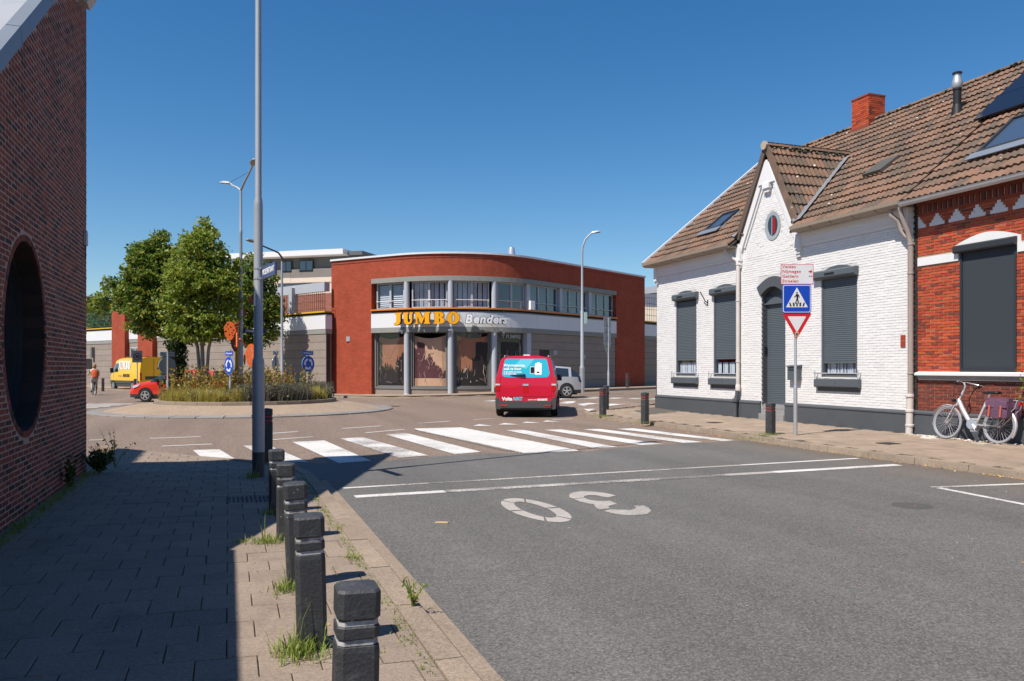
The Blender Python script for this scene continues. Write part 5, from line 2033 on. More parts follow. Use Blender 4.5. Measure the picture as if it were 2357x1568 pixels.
for ch_ in 'JUMBO':
    s0, s1 = SPAN[ch_]
    xs = [p[0] for lp in JU[ch_] for p in lp]
    kx = (s1 - s0) / (max(xs) - min(xs))
    for nm, m, ex, off, gr in (('letter', 'jumbo_yellow', .012, .36, .012), ('letter_body', 'letter_side', .05, .297, .034)):
        lp2 = []
        for lp in JU[ch_]:
            lp2.append([((p[0] - min(xs)) * kx - (s1 - s0) / 2, p[1] * HL) for p in lp])
        me = outline_mesh(lp2, M[m], ex, gr)
        c = shop((s0 + s1) / 2, off, ZL)
        a, e = shop((s0 + s1) / 2 - .1), shop((s0 + s1) / 2 + .1)
        put_flat(nm, me, sm, c, e - a, (0, 0, 1))
s = 8.33
wl = {'B': .42, 'e': .32, 'n': .335, 'd': .34, 'r': .235, 's': .25}
for ch_ in 'Benders':
    w_ = wl[ch_]
    for nm, m, ex, off in (('letter', 'letter_white', .012, .36), ('letter_body', 'letter_side', .05, .297)):
        me = text_mesh(ch_, .62, M[m], ex, (.024 if nm == 'letter' else .042), .22, 'CENTER')
        ys = [v.co.y for v in me.vertices]
        for v in me.vertices:
            v.co.y -= 0
        c = shop(s + w_ / 2, off, 4.07)
        a, e = shop(s + w_ / 2 - .1), shop(s + w_ / 2 + .1)
        put_flat(nm, me, sm, c, e - a, (0, 0, 1))
    s += w_
b = MB()
for s in srange(4.8, 8.0, .8) + [8.6, 9.6, 10.4]:
    b.tube([shop(s, .04, 4.2), shop(s, .27, 4.15)], .012, 5)
    b.tube([shop(s, .3, 4.5), shop(s, .1, 4.66)], .01, 5)
b.build('letter_bracket', M['letter_side'], sm)
for s in (4.9, 7.66, 10.35):
    b = MB()
    p = shop(s, .12, 3.52)
    b.obox(p, (.13, 0, 0), (0, .08, 0), (0, 0, .045))
    b.lathe([(.05, -.09), (.05, .06)], 8, (p.x + .1, p.y, p.z - .07))
    b.build('shop_camera', M['alu'], sm)
me = text_mesh("'T PUMPKE", .27, M['sign_back'], .003, .004)
a, e = shop(11.1), shop(11.3)
put_flat('window_lettering', me, sm, shop(11.2, -.272, 3.22), e - a, (0, 0, 1))
b = MB()
p = shop(12.35, .12, 4.95)
b.obox(p, (.14, .05, 0), (-.03, .08, 0), (0, 0, .24))
b.build('antenna_box', M['letter_white'], sm)
for s, z in ((1.25, 3.15), (14.6, 2.42), (17.4, 2.2)):
    b = MB()
    b.obox(shop(s, .02, z), (.09, -.05, 0), (.02, .03, 0), (0, 0, .13))
    b.build('wall_box', M['sign_back'], sm)
b = MB()
p = shop(14.6, -3.2)
b.lathe([(.15, 7.2), (.16, 7.78), (.235, 8.1), (.24, 8.18), (.235, 8.24), (.17, 8.62), (.16, 8.66), (.0, 8.64)], 20, (p.x, p.y, 0))
b.build('roof_vent', M['alu'], sm, smooth=30)

# ---- lower wing with the parking deck on the right of the supermarket
def courses(parent, path, z0, z1, n, m, thick=.35):
    for k in range(n):
        b = MB()
        a0, a1 = z0 + (z1 - z0) * k / n, z0 + (z1 - z0) * (k + 1) / n - .016
        wall_path(b, path, a0, a1, thick)
        b.build('wall_course', m, parent)


def wall_path(b, path, z0, z1, thick, off=0.0):
    """band along a path; its outside lies to the right of the path direction"""
    ns = []
    for i in range(len(path)):
        p, q = Vector(path[max(0, i - 1)]), Vector(path[min(len(path) - 1, i + 1)])
        d = (q - p).normalized()
        ns.append(Vector((d.y, -d.x)))
    vs = []
    for p, n in zip(path, ns):
        o, i_ = Vector(p) + n * off, Vector(p) - n * thick
        vs += [(i_.x, i_.y, z0), (o.x, o.y, z0), (o.x, o.y, z1), (i_.x, i_.y, z1)]
    m_ = len(path)
    fs = []
    for i in range(m_ - 1):
        for j in range(4):
            k = (j + 1) % 4
            fs.append((i * 4 + j, (i + 1) * 4 + j, (i + 1) * 4 + k, i * 4 + k))
    fs += [(0, 1, 2, 3), tuple((m_ - 1) * 4 + j for j in (3, 2, 1, 0))]
    b.raw(vs, fs)


def wing(name, label, path, yellow, z_low=-.1):
    t = thing(name, label, 'parking building', (path[0][0], path[0][1], 0))
    courses(t, path, z_low, 3.44, 8, M['grey_brick'])
    b = MB()
    wall_path(b, path, z_low, 3.44, .3, -.03)
    b.build('bed_joint', M['grey_joint'], t)
    b = MB()
    wall_path(b, path, 3.441, 3.70, .4, .03)
    wall_path(b, path, 4.45, 4.52, .4, .0)
    b.build('lintel', M['lintel'], t)
    b = MB()
    wall_path(b, path, 3.701, 4.449, .4, .045)
    b.build('fascia_panel', M['fascia'], t)
    b = MB()
    wall_path(b, path, 4.521, 4.62, .4, -.03)
    b.build('shadow_gap', M['void'], t)
    b = MB()
    wall_path(b, path, 4.621, 4.70, .4, .09)
    b.build('deck_trim', yellow, t)
    return t


wpath = WING
w1 = wing('parking_building', 'low grey brick building with a white band and parking deck behind the roundabout trees', wpath, M['yellow'])
b = MB()
b.poly([(p[0], p[1], 4.6) for p in wpath] + [(26, 62, 4.6), (10, 85, 4.6)])
b.build('deck', M['concrete'], w1)
e0, e1 = Vector(WING[4]), Vector(WING[3])
dd = (e1 - e0).normalized()
nn = Vector((-dd.y, dd.x)) * 1.0
if nn.y > 0: nn = -nn
b = MB()
bp = [WING[2], WING[3], (5.0, 44.9)]
wall_path(b, bp, 5.80, 6.30, .35, .0)
b.build('deck_beam', M['deck_beam'], w1)
for t in (1.9, 9.5):
    b = MB()
    p = e0 + dd * (t + 1.3)
    b.obox((p.x, p.y, 5.42), (dd.x * .17, dd.y * .17, 0), (nn.x * .2, nn.y * .2, 0), (0, 0, .74))
    b.build('deck_post', M['deck_beam'], w1)
for t in range(60):
    p = e0 + dd * (.1 + t * .2)
    b = MB() if t % 10 == 0 else b
    b.tube([(p.x, p.y, 4.7), (p.x, p.y, 5.8)], .012, 4, caps=False)
    if t % 10 == 9:
        for z in (4.85, 5.25, 5.65):
            q = e0 + dd * (.1 + (t - 9) * .2)
            b.tube([(q.x, q.y, z), (p.x, p.y, z)], .012, 4, caps=False)
        b.build('fence_panel', M['iron'], w1)
# pillars of the wing, far left
for px0, px1, ztop in ((268, 298, 5.9), (328, 362, 5.1)):
    pp = []
    for px in (px0, px1):
        d = view_dir(px, 846)
        for (a, c) in zip(wpath, wpath[1:]):
            a, c = Vector(a), Vector(c)
            den = d.x * (c.y - a.y) - d.y * (c.x - a.x)
            t = (a.x * (c.y - a.y) - a.y * (c.x - a.x)) / den
            u = (d.x * t - a.x) / (c.x - a.x)
            if 0 <= u <= 1:
                pp.append(a + (c - a) * u)
                break
    a, c = pp
    d = (c - a).normalized()
    n = Vector((d.y, -d.x))
    b = MB()
    q = [a + n * .35, c + n * .35, c - n * .5, a - n * .5]
    for i in range(4):
        p0, p1 = q[i], q[(i + 1) % 4]
        L_ = (p1 - p0).length
        b.poly([(p0.x, p0.y, -.1), (p1.x, p1.y, -.1), (p1.x, p1.y, ztop), (p0.x, p0.y, ztop)], uv=[(0, 0), (L_, 0), (L_, ztop), (0, ztop)])
    b.poly([(p.x, p.y, ztop) for p in q])
    b.build('brick_pillar', M['shop_brick'], w1)
    if px0 == 268:
        pa = c
    else:
        d = (a - pa)
        b = MB()
        n = Vector((d.y, -d.x)).normalized() * .06
        p0, p1 = pa + d * .15 + n, pa + d * .85 + n
        b.poly([(p0.x, p0.y, .4), (p1.x, p1.y, .4), (p1.x, p1.y, 3.1), (p0.x, p0.y, 3.1)])
        gw = b.build('window', M['frame'], w1)
        b = MB()
        for f0, f1, in ((.2, .48), (.55, .82)):
            p0, p1 = pa + d * f0 + n * 1.3, pa + d * f1 + n * 1.3
            b.poly([(p0.x, p0.y, .5), (p1.x, p1.y, .5), (p1.x, p1.y, 3.0), (p0.x, p0.y, 3.0)])
        b.build('window_pane', M['glass_sky'], gw)
for px, py in ((238, 812), (250, 838), (221, 838)):
    p = at_depth(px, py, 64.5)
    b = MB()
    d = (Vector(WING[1]) - Vector(WING[0])).normalized()
    n = Vector((d.y, -d.x))
    b.obox((p.x + n.x * .1, p.y + n.y * .1, p.z), (d.x * .14, d.y * .14, 0), (n.x * .9, n.y * .9, 0), (0, 0, .42))
    b.build('slit_window', M['frame_dark'], w1)
# brick stair house and ramp on the deck
ramp = thing('deck_ramp_house', 'dark red brick wall and grey ramp on the parking deck behind the wire fence', 'ramp house', (9, 58, 4.6))
A_, B_ = at_depth(630, 700, 60), at_depth(790, 700, 56)
b = MB()
d = (B_ - A_)
L_ = d.length
n = Vector((-d.y, d.x, 0)).normalized()
for f0, f1, z0, z1 in ((0, 1, 4.6, 6.9),):
    p, q = A_ + d * f0, A_ + d * f1
    b.poly([(p.x, p.y, z0), (q.x, q.y, z0), (q.x, q.y, z1), (p.x, p.y, z1)], uv=[(0, 0), (L_, 0), (L_, 1.4), (0, 1.4)])
    p2, q2 = p + n * 2, q + n * 2
    b.poly([(p.x, p.y, z1), (q.x, q.y, z1), (q2.x, q2.y, z1), (p2.x, p2.y, z1)])
b.build('wall', M['dim_brick'], ramp)
b = MB()
for f0, f1, za, zb in ((.05, .5, 5.25, 5.2), (.55, .92, 5.25, 4.75)):
    p, q = A_ + d * f0 - n * 1.2, A_ + d * f1 - n * 1.2
    b.raw([(p.x, p.y, za - .35), (q.x, q.y, zb - .35), (q.x, q.y, zb), (p.x, p.y, za), (p.x + n.x, p.y + n.y, za), (q.x + n.x, q.y + n.y, zb), (p.x + n.x, p.y + n.y, za - .35), (q.x + n.x, q.y + n.y, zb - .35)],
          [(0, 1, 2, 3), (3, 2, 5, 4), (0, 3, 4, 6), (1, 7, 5, 2)])
b.build('ramp', M['concrete'], ramp)
# right wing, half hidden by the white house
rw = []
for s in (SE + .02, SE + 3, SE + 8, SE + 14):
    p = shop(s, -.35)
    rw.append((p.x, p.y))
w2 = wing('parking_building', 'low grey wing with a white band between the supermarket and the white house corner', rw, M['yellow'], 0.1)
b = MB()
for t in range(40):
    p = shop(SE + .1 + t * .3, -.4)
    b.tube([(p.x, p.y, 4.7), (p.x, p.y, 6.3)], .012, 4, caps=False)
for z in (5.1, 5.5, 5.9, 6.3):
    b.tube([shop(SE + .1, -.4, z), shop(SE + 12, -.4, z)], .012, 4, caps=False)
b.build('fence_panel', M['iron'], w2)
b = MB()
p, q = shop(SE, -.5), shop(SE + 14, -.5)
b.poly([(p.x, p.y, 4.6), (q.x, q.y, 4.6), (q.x - 8, q.y + 14, 4.6), (p.x - 8, p.y + 14, 4.6)])
b.build('deck', M['concrete'], w2)
b = MB()
p, q = shop(SE, -9), shop(SE + 14, -7)
b.obox(((p.x + q.x) / 2, (p.y + q.y) / 2, 7.2), ((q.x - p.x) / 2, (q.y - p.y) / 2, 0), (-.2, .4, 0), (0, 0, .5))
b.build('deck_beam', M['deck_beam'], w2)
gb = thing('far_building', 'flat roofed grey building far behind the right parking wing', 'building', tuple(at_depth(1500, 846, 82)))
p, q = at_depth(1470, 846, 84), at_depth(1600, 846, 90)
b = MB()
b.obox(((p.x + q.x) / 2, (p.y + q.y) / 2, 4.6), ((q.x - p.x) / 2, (q.y - p.y) / 2, 0), (-1, 3, 0), (0, 0, 4.6))
b.build('wall', M['concrete'], gb)
b = MB()
b.obox(((p.x + q.x) / 2, (p.y + q.y) / 2, 9.6), ((q.x - p.x) / 2 * 1.05, (q.y - p.y) / 2 * 1.05, 0), (-1.2, 3.6, 0), (0, 0, .35))
b.build('roof', M['zinc'], gb)
b = MB()
for k in range(5):
    c = p.lerp(q, .1 + .2 * k)
    b.obox((c.x + .9, c.y - 3.0, 7.9), ((q.x - p.x) * .07, (q.y - p.y) * .07, 0), (-.03, .1, 0), (0, 0, .5))
b.build('window', M['glass'], gb)

# ---- pale office building behind
A_, B_ = at_depth(540, 846, 73.2), at_depth(803, 846, 70)
A_.z = B_.z = 0
of = thing('office_building', 'pale concrete office block with dark cladding and an overhanging white roof behind the parking deck', 'office building', tuple(A_))
d = B_ - A_
L_ = d.length
dn = d.normalized()
n = Vector((dn.y, -dn.x, 0))
zz = lambda py: EYE + (846 - py) / 1833 * 71


def obx(f0, f1, z0, z1, o0, o1, m, name, par=None):
    b = MB()
    c = A_ + d * ((f0 + f1) / 2) + n * ((o0 + o1) / 2)
    b.obox((c.x, c.y, (z0 + z1) / 2), dn * (L_ * (f1 - f0) / 2), n * ((o1 - o0) / 2), (0, 0, (z1 - z0) / 2))
    return b.build(name, m, par or of)


obx(0, 1.12, 0, zz(650), -12, 0, M['concrete'], 'wall')
obx(0, 1.12, zz(650) + .001, zz(619), -12, .05, M['concrete'], 'parapet_panel')
obx(0, .5, zz(650) + .01, zz(620), .052, .07, M['concrete'], 'parapet_panel')
obx(0, 1.1, zz(619) + .001, zz(592), -12, -.12, M['dark_clad'], 'cladding')
obx(-.03, 1.0, zz(592), zz(580), -14, 1.1, M['fascia'], 'roof')
obx(1.001, 1.12, zz(592), zz(583), -14, .2, M['dark_clad'], 'roof_edge')
fx = lambda px: (px - 540) / (803 - 540)
for x0, x1 in ((650, 675), (693, 724), (600, 626), (560, 585)):
    w = obx(fx(x0), fx(x1), zz(626), zz(599), -.2, .08, M['anthracite'], 'window')
    xm = (x0 + x1) / 2
    obx(fx(x0 + 1.5), fx(xm - 1), zz(622), zz(601), .081, .09, M['glass_sky'], 'window_pane', w)
    obx(fx(xm + 1), fx(x1 - 1.5), zz(622), zz(601), .081, .09, M['glass_sky'], 'window_pane', w)
w = obx(fx(643), fx(722), zz(664), zz(652), -.2, .03, M['anthracite'], 'window')
for x0 in (645, 661, 677, 693, 708):
    obx(fx(x0), fx(x0 + 13), zz(663), zz(654), .031, .04, M['glass_sky'], 'window_pane', w)

# ---- far left behind the wing
p = at_depth(200, 846, 100)
fb = thing('far_building', 'brown brick building barely visible past the left brick corner', 'building', (p.x, p.y, 0))
b = MB()
b.box((p.x - 6, p.y - 2, 0), (p.x + 1.05, p.y + 6, EYE + 160 / 1833 * 100))
b.build('wall', M['dim_brick'], fb)
b = MB()
b.box((p.x - 6.2, p.y - 2.2, EYE + 160 / 1833 * 100), (p.x + 1.2, p.y + 6.2, EYE + 162 / 1833 * 100))
b.build('roof', M['zinc'], fb)
dfn = thing('deck_fence', 'green mesh fence on the far left parking deck', 'fence', (WING[1][0], WING[1][1], 4.7))
fpath = [WING[0], WING[1], (-6.2, 64.8)]
for k in range(2):
    a, c = Vector(fpath[k]), Vector(fpath[k + 1])
    b = MB()
    for t in range(26):
        q = a.lerp(c, t / 25)
        b.tube([(q.x, q.y, 4.7), (q.x, q.y, 6.1)], .035 if t % 12 == 0 else .018, 4, caps=False)
    for z in (4.85, 5.1, 5.35, 5.6, 5.85, 6.08):
        b.tube([(a.x, a.y, z), (c.x, c.y, z)], .02, 4, caps=False)
    b.build('fence_panel', M['mesh_green'], dfn)

# ---- row of houses behind the viewer (seen mirrored in the shop windows)
for k, (x, y, w_, h_, c) in enumerate(((-26, 20, 13, 9.0, 'dim_brick'), (-26, 34, 13, 8.4, 'shop_brick'))):
    lab = ('brown brick row house beyond the left brick building, seen only mirrored in the shop glass', 'red brick row house along the left arm, seen only mirrored in the shop glass',
           'red brick row house next to the red house, seen only mirrored in the shop glass', 'brown row house far down the right row, seen only mirrored in the shop glass')[k]
    t = thing('row_house', lab, 'house', (x, y, .1), 0, 'row houses down the street')
    b = MB()
    x0, x1, y0, y1 = x - 5, x + 5, y - w_ / 2, y + w_ / 2
    for q in ([(x0, y0), (x1, y0)], [(x1, y0), (x1, y1)], [(x1, y1), (x0, y1)], [(x0, y1), (x0, y0)]):
        l_ = math.hypot(q[1][0] - q[0][0], q[1][1] - q[0][1])
        b.poly([(*q[0], 0), (*q[1], 0), (*q[1], h_ - 2.6), (*q[0], h_ - 2.6)], uv=[(0, 0), (l_, 0), (l_, h_), (0, h_)])
    for yy in (y0, y1):
        b.poly([(x0, yy, h_ - 2.6), (x1, yy, h_ - 2.6), (x, yy, h_ + .2)], uv=[(0, 0), (10, 0), (5, 3)])
    b.build('wall', M[c], t)
    b = MB()
    for sx in (-1, 1):
        b.prism([(0, 0), (5.4 * sx, -2.95), (5.4 * sx, -2.83), (0, .14)], (x, y0 - .1, h_ + .22), (1, 0, 0), (0, 0, 1), (0, w_ + .2, 0))
    b.build('roof', M['tile_roof'], t)
    fxx = x1 + .02 if x < 0 else x0 - .02
    for j in range(3):
        yy = y0 + w_ * (j + .5) / 3
        b = MB()
        b.box((fxx - .03, yy - .7, 1.0 if j != 1 else .1), (fxx + .03, yy + .7, 2.8))
        b.build('window' if j != 1 else 'door', M['glass'] if j != 1 else M['slate_paint'], t)

# ================================================================== street furniture
def lampless_pole(t, prof, m_top='lamp_grey', m_base='pole_dark', zb=0.4, n=16):
    b = MB()
    b.lathe([p for p in prof if p[1] >= zb], n, ROOT[t.name][:2] + (0,))
    b.build('pole', M[m_top], t, smooth=35)
    b = MB()
    b.lathe([p for p in prof if p[1] <= zb], n, ROOT[t.name][:2] + (0,))
    b.build('pole_foot', M[m_base], t, smooth=35)


def lamp_head(t, p, d, m='zinc', L_=.62, w=.15, name='lamp_head'):
    """flat luminaire hanging out along d from p"""
    d = Vector(d).normalized()
    s = Vector((d.y, -d.x, 0)).normalized()
    up = s.cross(d)
    b = MB()
    o = Vector(p)
    pro = [(0, .05, .04), (.12, .10, .06), (.35, w, .075), (L_ - .08, w * .95, .05), (L_, w * .6, .025)]
    vs = []
    for x, hw, h in pro:
        c = o + d * x
        vs += [c - s * hw, c - s * hw * .7 + up * h, c + s * hw * .7 + up * h, c + s * hw, c + s * hw * .85 - up * .015, c - s * hw * .85 - up * .015]
    fs = []
    for i in range(len(pro) - 1):
        for j in range(6):
            k = (j + 1) % 6
            fs.append((i * 6 + j, i * 6 + k, (i + 1) * 6 + k, (i + 1) * 6 + j))
    fs += [(5, 4, 3, 2, 1, 0), tuple(range(24, 30))]
    b.raw(vs, fs)
    h = b.build(name, M[m], t, smooth=35)
    b = MB()
    c = o + d * (L_ * .58) - up * .022
    b.obox(c, d * L_ * .3, s * w * .72, up * .006)
    b.build('lamp_glass', mat_lens, h)


mat_lens = mat('lamp_lens_dull', (.22, .2, .17), .25, .2, 9)
t = thing('street_lamp', 'tall grey lamp pole in the foreground with a stepped shaft and a street name sign', 'street lamp', (.39, 11.5, .09))
lampless_pole(t, [(.083, .08), (.083, .42), (.083, 1.62), (.078, 1.68), (.062, 1.72), (.060, 3.80), (.055, 3.87), (.044, 3.92), (.040, 7.2), (.036, 10.6)], 'lamp_grey', 'pole_dark', .42, 24)
b = MB()
b.tube([(.39, 11.5, 10.5), (.5, 11.55, 10.75), (.85, 11.7, 10.9), (1.3, 11.9, 10.95)], .03, 8)
b.build('arm', M['lamp_grey'], t, smooth=40)
lamp_head(t, (1.25, 11.88, 10.93), (.92, .39, 0))
b = MB()
b.box((.33, 11.41, 2.42), (.35, 11.43, 2.62))
b.build('sticker', M['sign_white'], t)
o_ = Vector((.445, 11.43, 2.87))
dsg = Vector((.19, -.98, 0)).normalized()
sg = thing('street_name_sign', 'blue street name sign sticking out from the tall foreground lamp pole', 'street sign', tuple(o_))
b = MB()
nrm = Vector((dsg.y, -dsg.x, 0))           # readable side towards the pavement
b.obox(o_ + dsg * .36, dsg * .36, nrm * .012, (0, 0, .082))
b.build('plate', M['street_blue'], sg)
b = MB()
for z in (-.07, .07):
    b.obox(o_ + Vector((-.02, .03, z)), dsg * .06, nrm * .016, (0, 0, .012))
    b.lathe([(.066, -.012), (.066, .012)], 12, (.39, 11.5, o_.z + z))
b.build('clamp', M['galv'], sg)
me = text_mesh('MOLENSTRAAT', .105, M['letter_white'], .001, .002, squeeze=.86)
put_flat('lettering', me, sg, o_ + dsg * .36 + nrm * .0135, dsg, (0, 0, 1))

c = at_depth(554.5, 846, 30)
t = thing('street_lamp', 'double armed lamp post rising from the planted roundabout island', 'street lamp', (c.x, c.y, .38))
lampless_pole(t, [(.09, .38), (.09, 1.2), (.085, 1.25), (.078, 4.38), (.074, 4.42), (.06, 4.48), (.055, 6.6), (.06, 6.62), (.06, 6.75), (.05, 6.78), (.045, 8.2)], 'lamp_grey', 'lamp_grey', 1.2)
hr, hl = at_depth(581, 846, 28.4), at_depth(530, 846, 30.6)
f_ = Vector((c.x, c.y, 8.15))
for h, z, k in ((hr, 8.78, 0), (hl, 8.66, 1)):
    q = Vector((h.x, h.y, z))
    b = MB()
    b.tube([f_ - Vector((0, 0, .25)), f_ + Vector((0, 0, .1)), f_.lerp(q, .35) + Vector((0, 0, .08)), f_.lerp(q, .75), q], [.045, .045, .04, .036, .032], 8)
    b.build('arm', M['lamp_grey'], t, smooth=40)
    lamp_head(t, q, (q - f_).normalized() * Vector((1, 1, .25)), L_=.7, w=.17)
b = MB()
b.tube([f_.lerp(Vector((hr.x, hr.y, 8.78)), .75) + Vector((0, 0, .03)), Vector((hl.x, hl.y, 8.7))], .008, 4)
b.build('stay_wire', M['black'], t)
sg = thing('street_name_sign', 'dark blue street name sign on the lamp post of the roundabout island', 'street sign', (c.x, c.y, 2.95))
rx_ = Vector((CV, -SV, 0))
b = MB()
o_ = Vector((c.x, c.y, 2.95)) + rx_ * .09
b.obox(o_ + rx_ * .42, rx_ * .42, Vector((SV, CV, 0)) * .012, (0, 0, .085))
b.build('plate', mat('street_sign_dark', (.02, .025, .09), .4), sg)
me = text_mesh('STRAELSEWEG', .12, M['letter_white'], .001, .002, squeeze=.84)
put_flat('lettering', me, sg, o_ + rx_ * .42 - Vector((SV, CV, 0)) * .014, rx_, (0, 0, 1))

c = at_depth(649, 846, 40)
t = thing('street_lamp', 'lamp post with one long arm in front of the parking deck, behind the island', 'street lamp', (c.x, c.y, .1))
lampless_pole(t, [(.1, .1), (.1, 1.05), (.095, 1.1), (.065, 1.15), (.06, 4.0), (.05, 6.9)], 'lamp_grey', 'lamp_grey', 1.05)
h = at_depth(577, 846, 37.5)
b = MB()
b.tube([(c.x, c.y, 6.85), (c.x, c.y, 7.1), (c.x + (h.x - c.x) * .12, c.y + (h.y - c.y) * .12, 7.3), (c.x + (h.x - c.x) * .9, c.y + (h.y - c.y) * .9, 7.52)], [.05, .048, .045, .035], 8)
b.build('arm', M['pole_dark'], t, smooth=40)
lamp_head(t, (c.x + (h.x - c.x) * .88, c.y + (h.y - c.y) * .88, 7.5), Vector((h.x - c.x, h.y - c.y, .3)))

c = at_depth(1340, 846, 38.5)
zg = gz(c.x, c.y) + .12
t = thing('street_lamp', 'pale lamp post with one curved arm in front of the supermarket right side', 'street lamp', (c.x, c.y, zg))
lampless_pole(t, [(.125, zg), (.125, 1.55), (.12, 1.6), (.085, 1.68), (.08, 4.3), (.06, 4.35), (.05, 7.2)], 'lamp_grey', 'galv', 1.55)
rgt = Vector((CV, -SV, 0))
b = MB()
q0 = Vector((c.x, c.y, 0))
b.tube([q0 + Vector((0, 0, 7.1)), q0 + Vector((0, 0, 7.4)) + rgt * .02, q0 + Vector((0, 0, 7.75)) + rgt * .14, q0 + Vector((0, 0, 8.0)) + rgt * .36, q0 + Vector((0, 0, 8.1)) + rgt * .5], [.05, .048, .045, .04, .036], 8)
b.build('arm', M['lamp_grey'], t, smooth=40)
lamp_head(t, q0 + rgt * .45 + Vector((0, 0, 8.08)), rgt + Vector((0, 0, .12)), L_=.45, w=.12)
b = MB()
b.box((c.x + .09, c.y - .1, 3.7), (c.x + .22, c.y + .05, 4.25))
b.build('cabinet', M['box_teal'], t)


# ---- bollards
def octa(w, c):
    h = w / 2
    return [(h - c, -h), (h, -h + c), (h, h - c), (h - c, h), (-h + c, h), (-h, h - c), (-h, -h + c), (-h + c, -h)]


def stack(b, levels, c=.022):
    vs, fs = [], []
    for w, z in levels:
        vs += [(p[0], p[1], z) for p in octa(w, c * w / .155)]
    n = len(levels)
    for i in range(n - 1):
        for k in range(8):
            fs.append((i * 8 + k, i * 8 + (k + 1) % 8, (i + 1) * 8 + (k + 1) % 8, (i + 1) * 8 + k))
    fs.append(tuple((n - 1) * 8 + k for k in range(8)))
    b.raw(vs, fs)


def make_bollard(label, H_, w, gm, group):
    t = thing('bollard', label, 'bollard', (0, 0, 0), 0, group)
    b = MB()
    stack(b, [(w, -.05), (w, H_ - .235), (w * .97, H_ - .215), (w * .86, H_ - .21)])
    b.build('post', M['bollard'], t, local=True)
    b = MB()
    stack(b, [(w * .93, H_ - .2095), (w * .90, H_ - .19)])
    stack(b, [(w * .92, H_ - .14), (w * .90, H_ - .122)])
    b.build('groove', M[gm], t, local=True)
    b = MB()
    stack(b, [(w * .9, H_ - .19), (w * .985, H_ - .184), (w * .985, H_ - .147), (w * .9, H_ - .14)])
    b.build('ring', M['bollard'], t, local=True)
    b = MB()
    stack(b, [(w * .9, H_ - .122), (w * 1.0, H_ - .112), (w * 1.0, H_ - .022), (w * .9, H_ - .012), (w * .2, H_)])
    b.build('cap', M['bollard'], t, local=True)
    return t


LB = [(.43, 2.94, .72, 'nearest black square bollard at the bottom edge of the picture'), (.425, 4.40, .725, 'second nearest black square bollard, beside the tall grass tuft'),
      (.46, 5.68, .72, 'third black square bollard from the front on the left pavement'), (.475, 7.25, .675, 'fourth black square bollard, with a weed patch on its left'),
      (.475, 8.62, .66, 'fifth and farthest black square bollard, next to the tall lamp pole')]
src = None
for x, y, H_, lab in LB:
    t = make_bollard(lab, H_, .155, 'groove', 'bollards along the left kerb')
    t.location = (x, y, zl_(x) - .003)
    t.rotation_euler = (random.gauss(0, .016), random.gauss(0, .016), R(-2) + random.gauss(0, .07))
RB = [(1387.5, 957, 1, 'black bollard with red bands at the right pavement corner, front one of two'), (1394.5, 943, 1, 'black bollard just behind the front bollard at the right pavement corner'),
      (1484.5, 972, 1, 'black bollard standing alone between the right pavement corner and the white house'), (1773.5, 1000, 1, 'black bollard in a grass tuft left of the traffic sign pole'),
      (1516, 908, 0, 'black bollard half hidden behind the left corner of the white house'), (1444, 902, 0, 'black bollard on the far pavement before the red right end of the supermarket'),
      (785.5, 913, 0, 'black bollard in front of the left red brick part of the supermarket'), (896, 913, 0, 'black bollard before the first shop window from the left'),
      (1017.5, 913, 0, 'black bollard before the second shop window from the left'), (1130, 909, 0, 'black bollard next to the left side of the red van'),
      (237, 909, 0, 'black bollard between the cyclist and the yellow van'), (311.5, 912, 0, 'black bollard at the foot of the speed zone sign')]
proto = None
WPX = [16, 15, 16, 19, 14, 9, 9, 10, 10, 9, 8, 10]
HPX = [64, 56, 69, 73, 40, 33, 33, 36, 36, 34, 30, 32]
for (px, py, k, lab), w_, h_ in zip(RB, WPX, HPX):
    if k:
        p = on_ground(px, py, .11)
    else:
        Z = 1833 * (.86 if h_ < 38 else .9) / h_
        if px == 1516: Z = 34
        p = at_depth(px, 846, Z)
        p.z = gz(p.x, p.y) + .12
        if px < 400: p.z = .02
    Z = p.x * SV + p.y * CV
    H_ = h_ / 1833 * Z
    if proto is None:
        proto = make_bollard(lab, .86, .175, 'red_band', 'black bollards with red bands')
        o = proto
    else:
        o = dup(proto, p, 0, lab)
    o.location = p
    o.scale = (1, 1, max(.8, min(1.12, H_ / .86)))
    o.rotation_euler = (0, 0, random.uniform(0, .6))
p = on_ground(615, 1064, .075)
o = dup(proto, p, .2, 'tall round topped black bollard directly behind the foreground lamp pole')
o.scale = (.85, .85, 1.0)


# ---- traffic signs
def plate_pts(w, h, r_=.02, n=4):
    pts = []
    for cx, cy, a in ((w / 2 - r_, h / 2 - r_, 0), (-w / 2 + r_, h / 2 - r_, 90), (-w / 2 + r_, -h / 2 + r_, 180), (w / 2 - r_, -h / 2 + r_, 270)):
        for k in range(n + 1):
            t_ = R(a + 90 * k / n)
            pts.append((cx + r_ * math.cos(t_), cy + r_ * math.sin(t_)))
    return pts


def flat(name, pts, y, m, parent, z0=0.0, x0=0.0, th=.0012):
    b = MB()
    b.prism([(p[0] + x0, p[1] + z0) for p in pts], (0, y, 0), (1, 0, 0), (0, 0, 1), (0, -th, 0))
    return b.build(name, m, parent, local=True)


def tri(s, down=True, r_=.03):
    h = s * .866
    c = [(-s / 2, h / 2), (0, -h / 2), (s / 2, h / 2)] if down else [(-s / 2, -h / 2), (s / 2, -h / 2), (0, h / 2)]
    out = []
    for i in range(3):
        p, a, d = Vector(c[i]), Vector(c[i - 1]), Vector(c[(i + 1) % 3])
        e0, e1 = p + (a - p).normalized() * r_ * 1.5, p + (d - p).normalized() * r_ * 1.5
        out += [tuple(e0), tuple(p * .5 + (e0 + e1) * .25), tuple(e1)]
    return out[::-1] if down else out


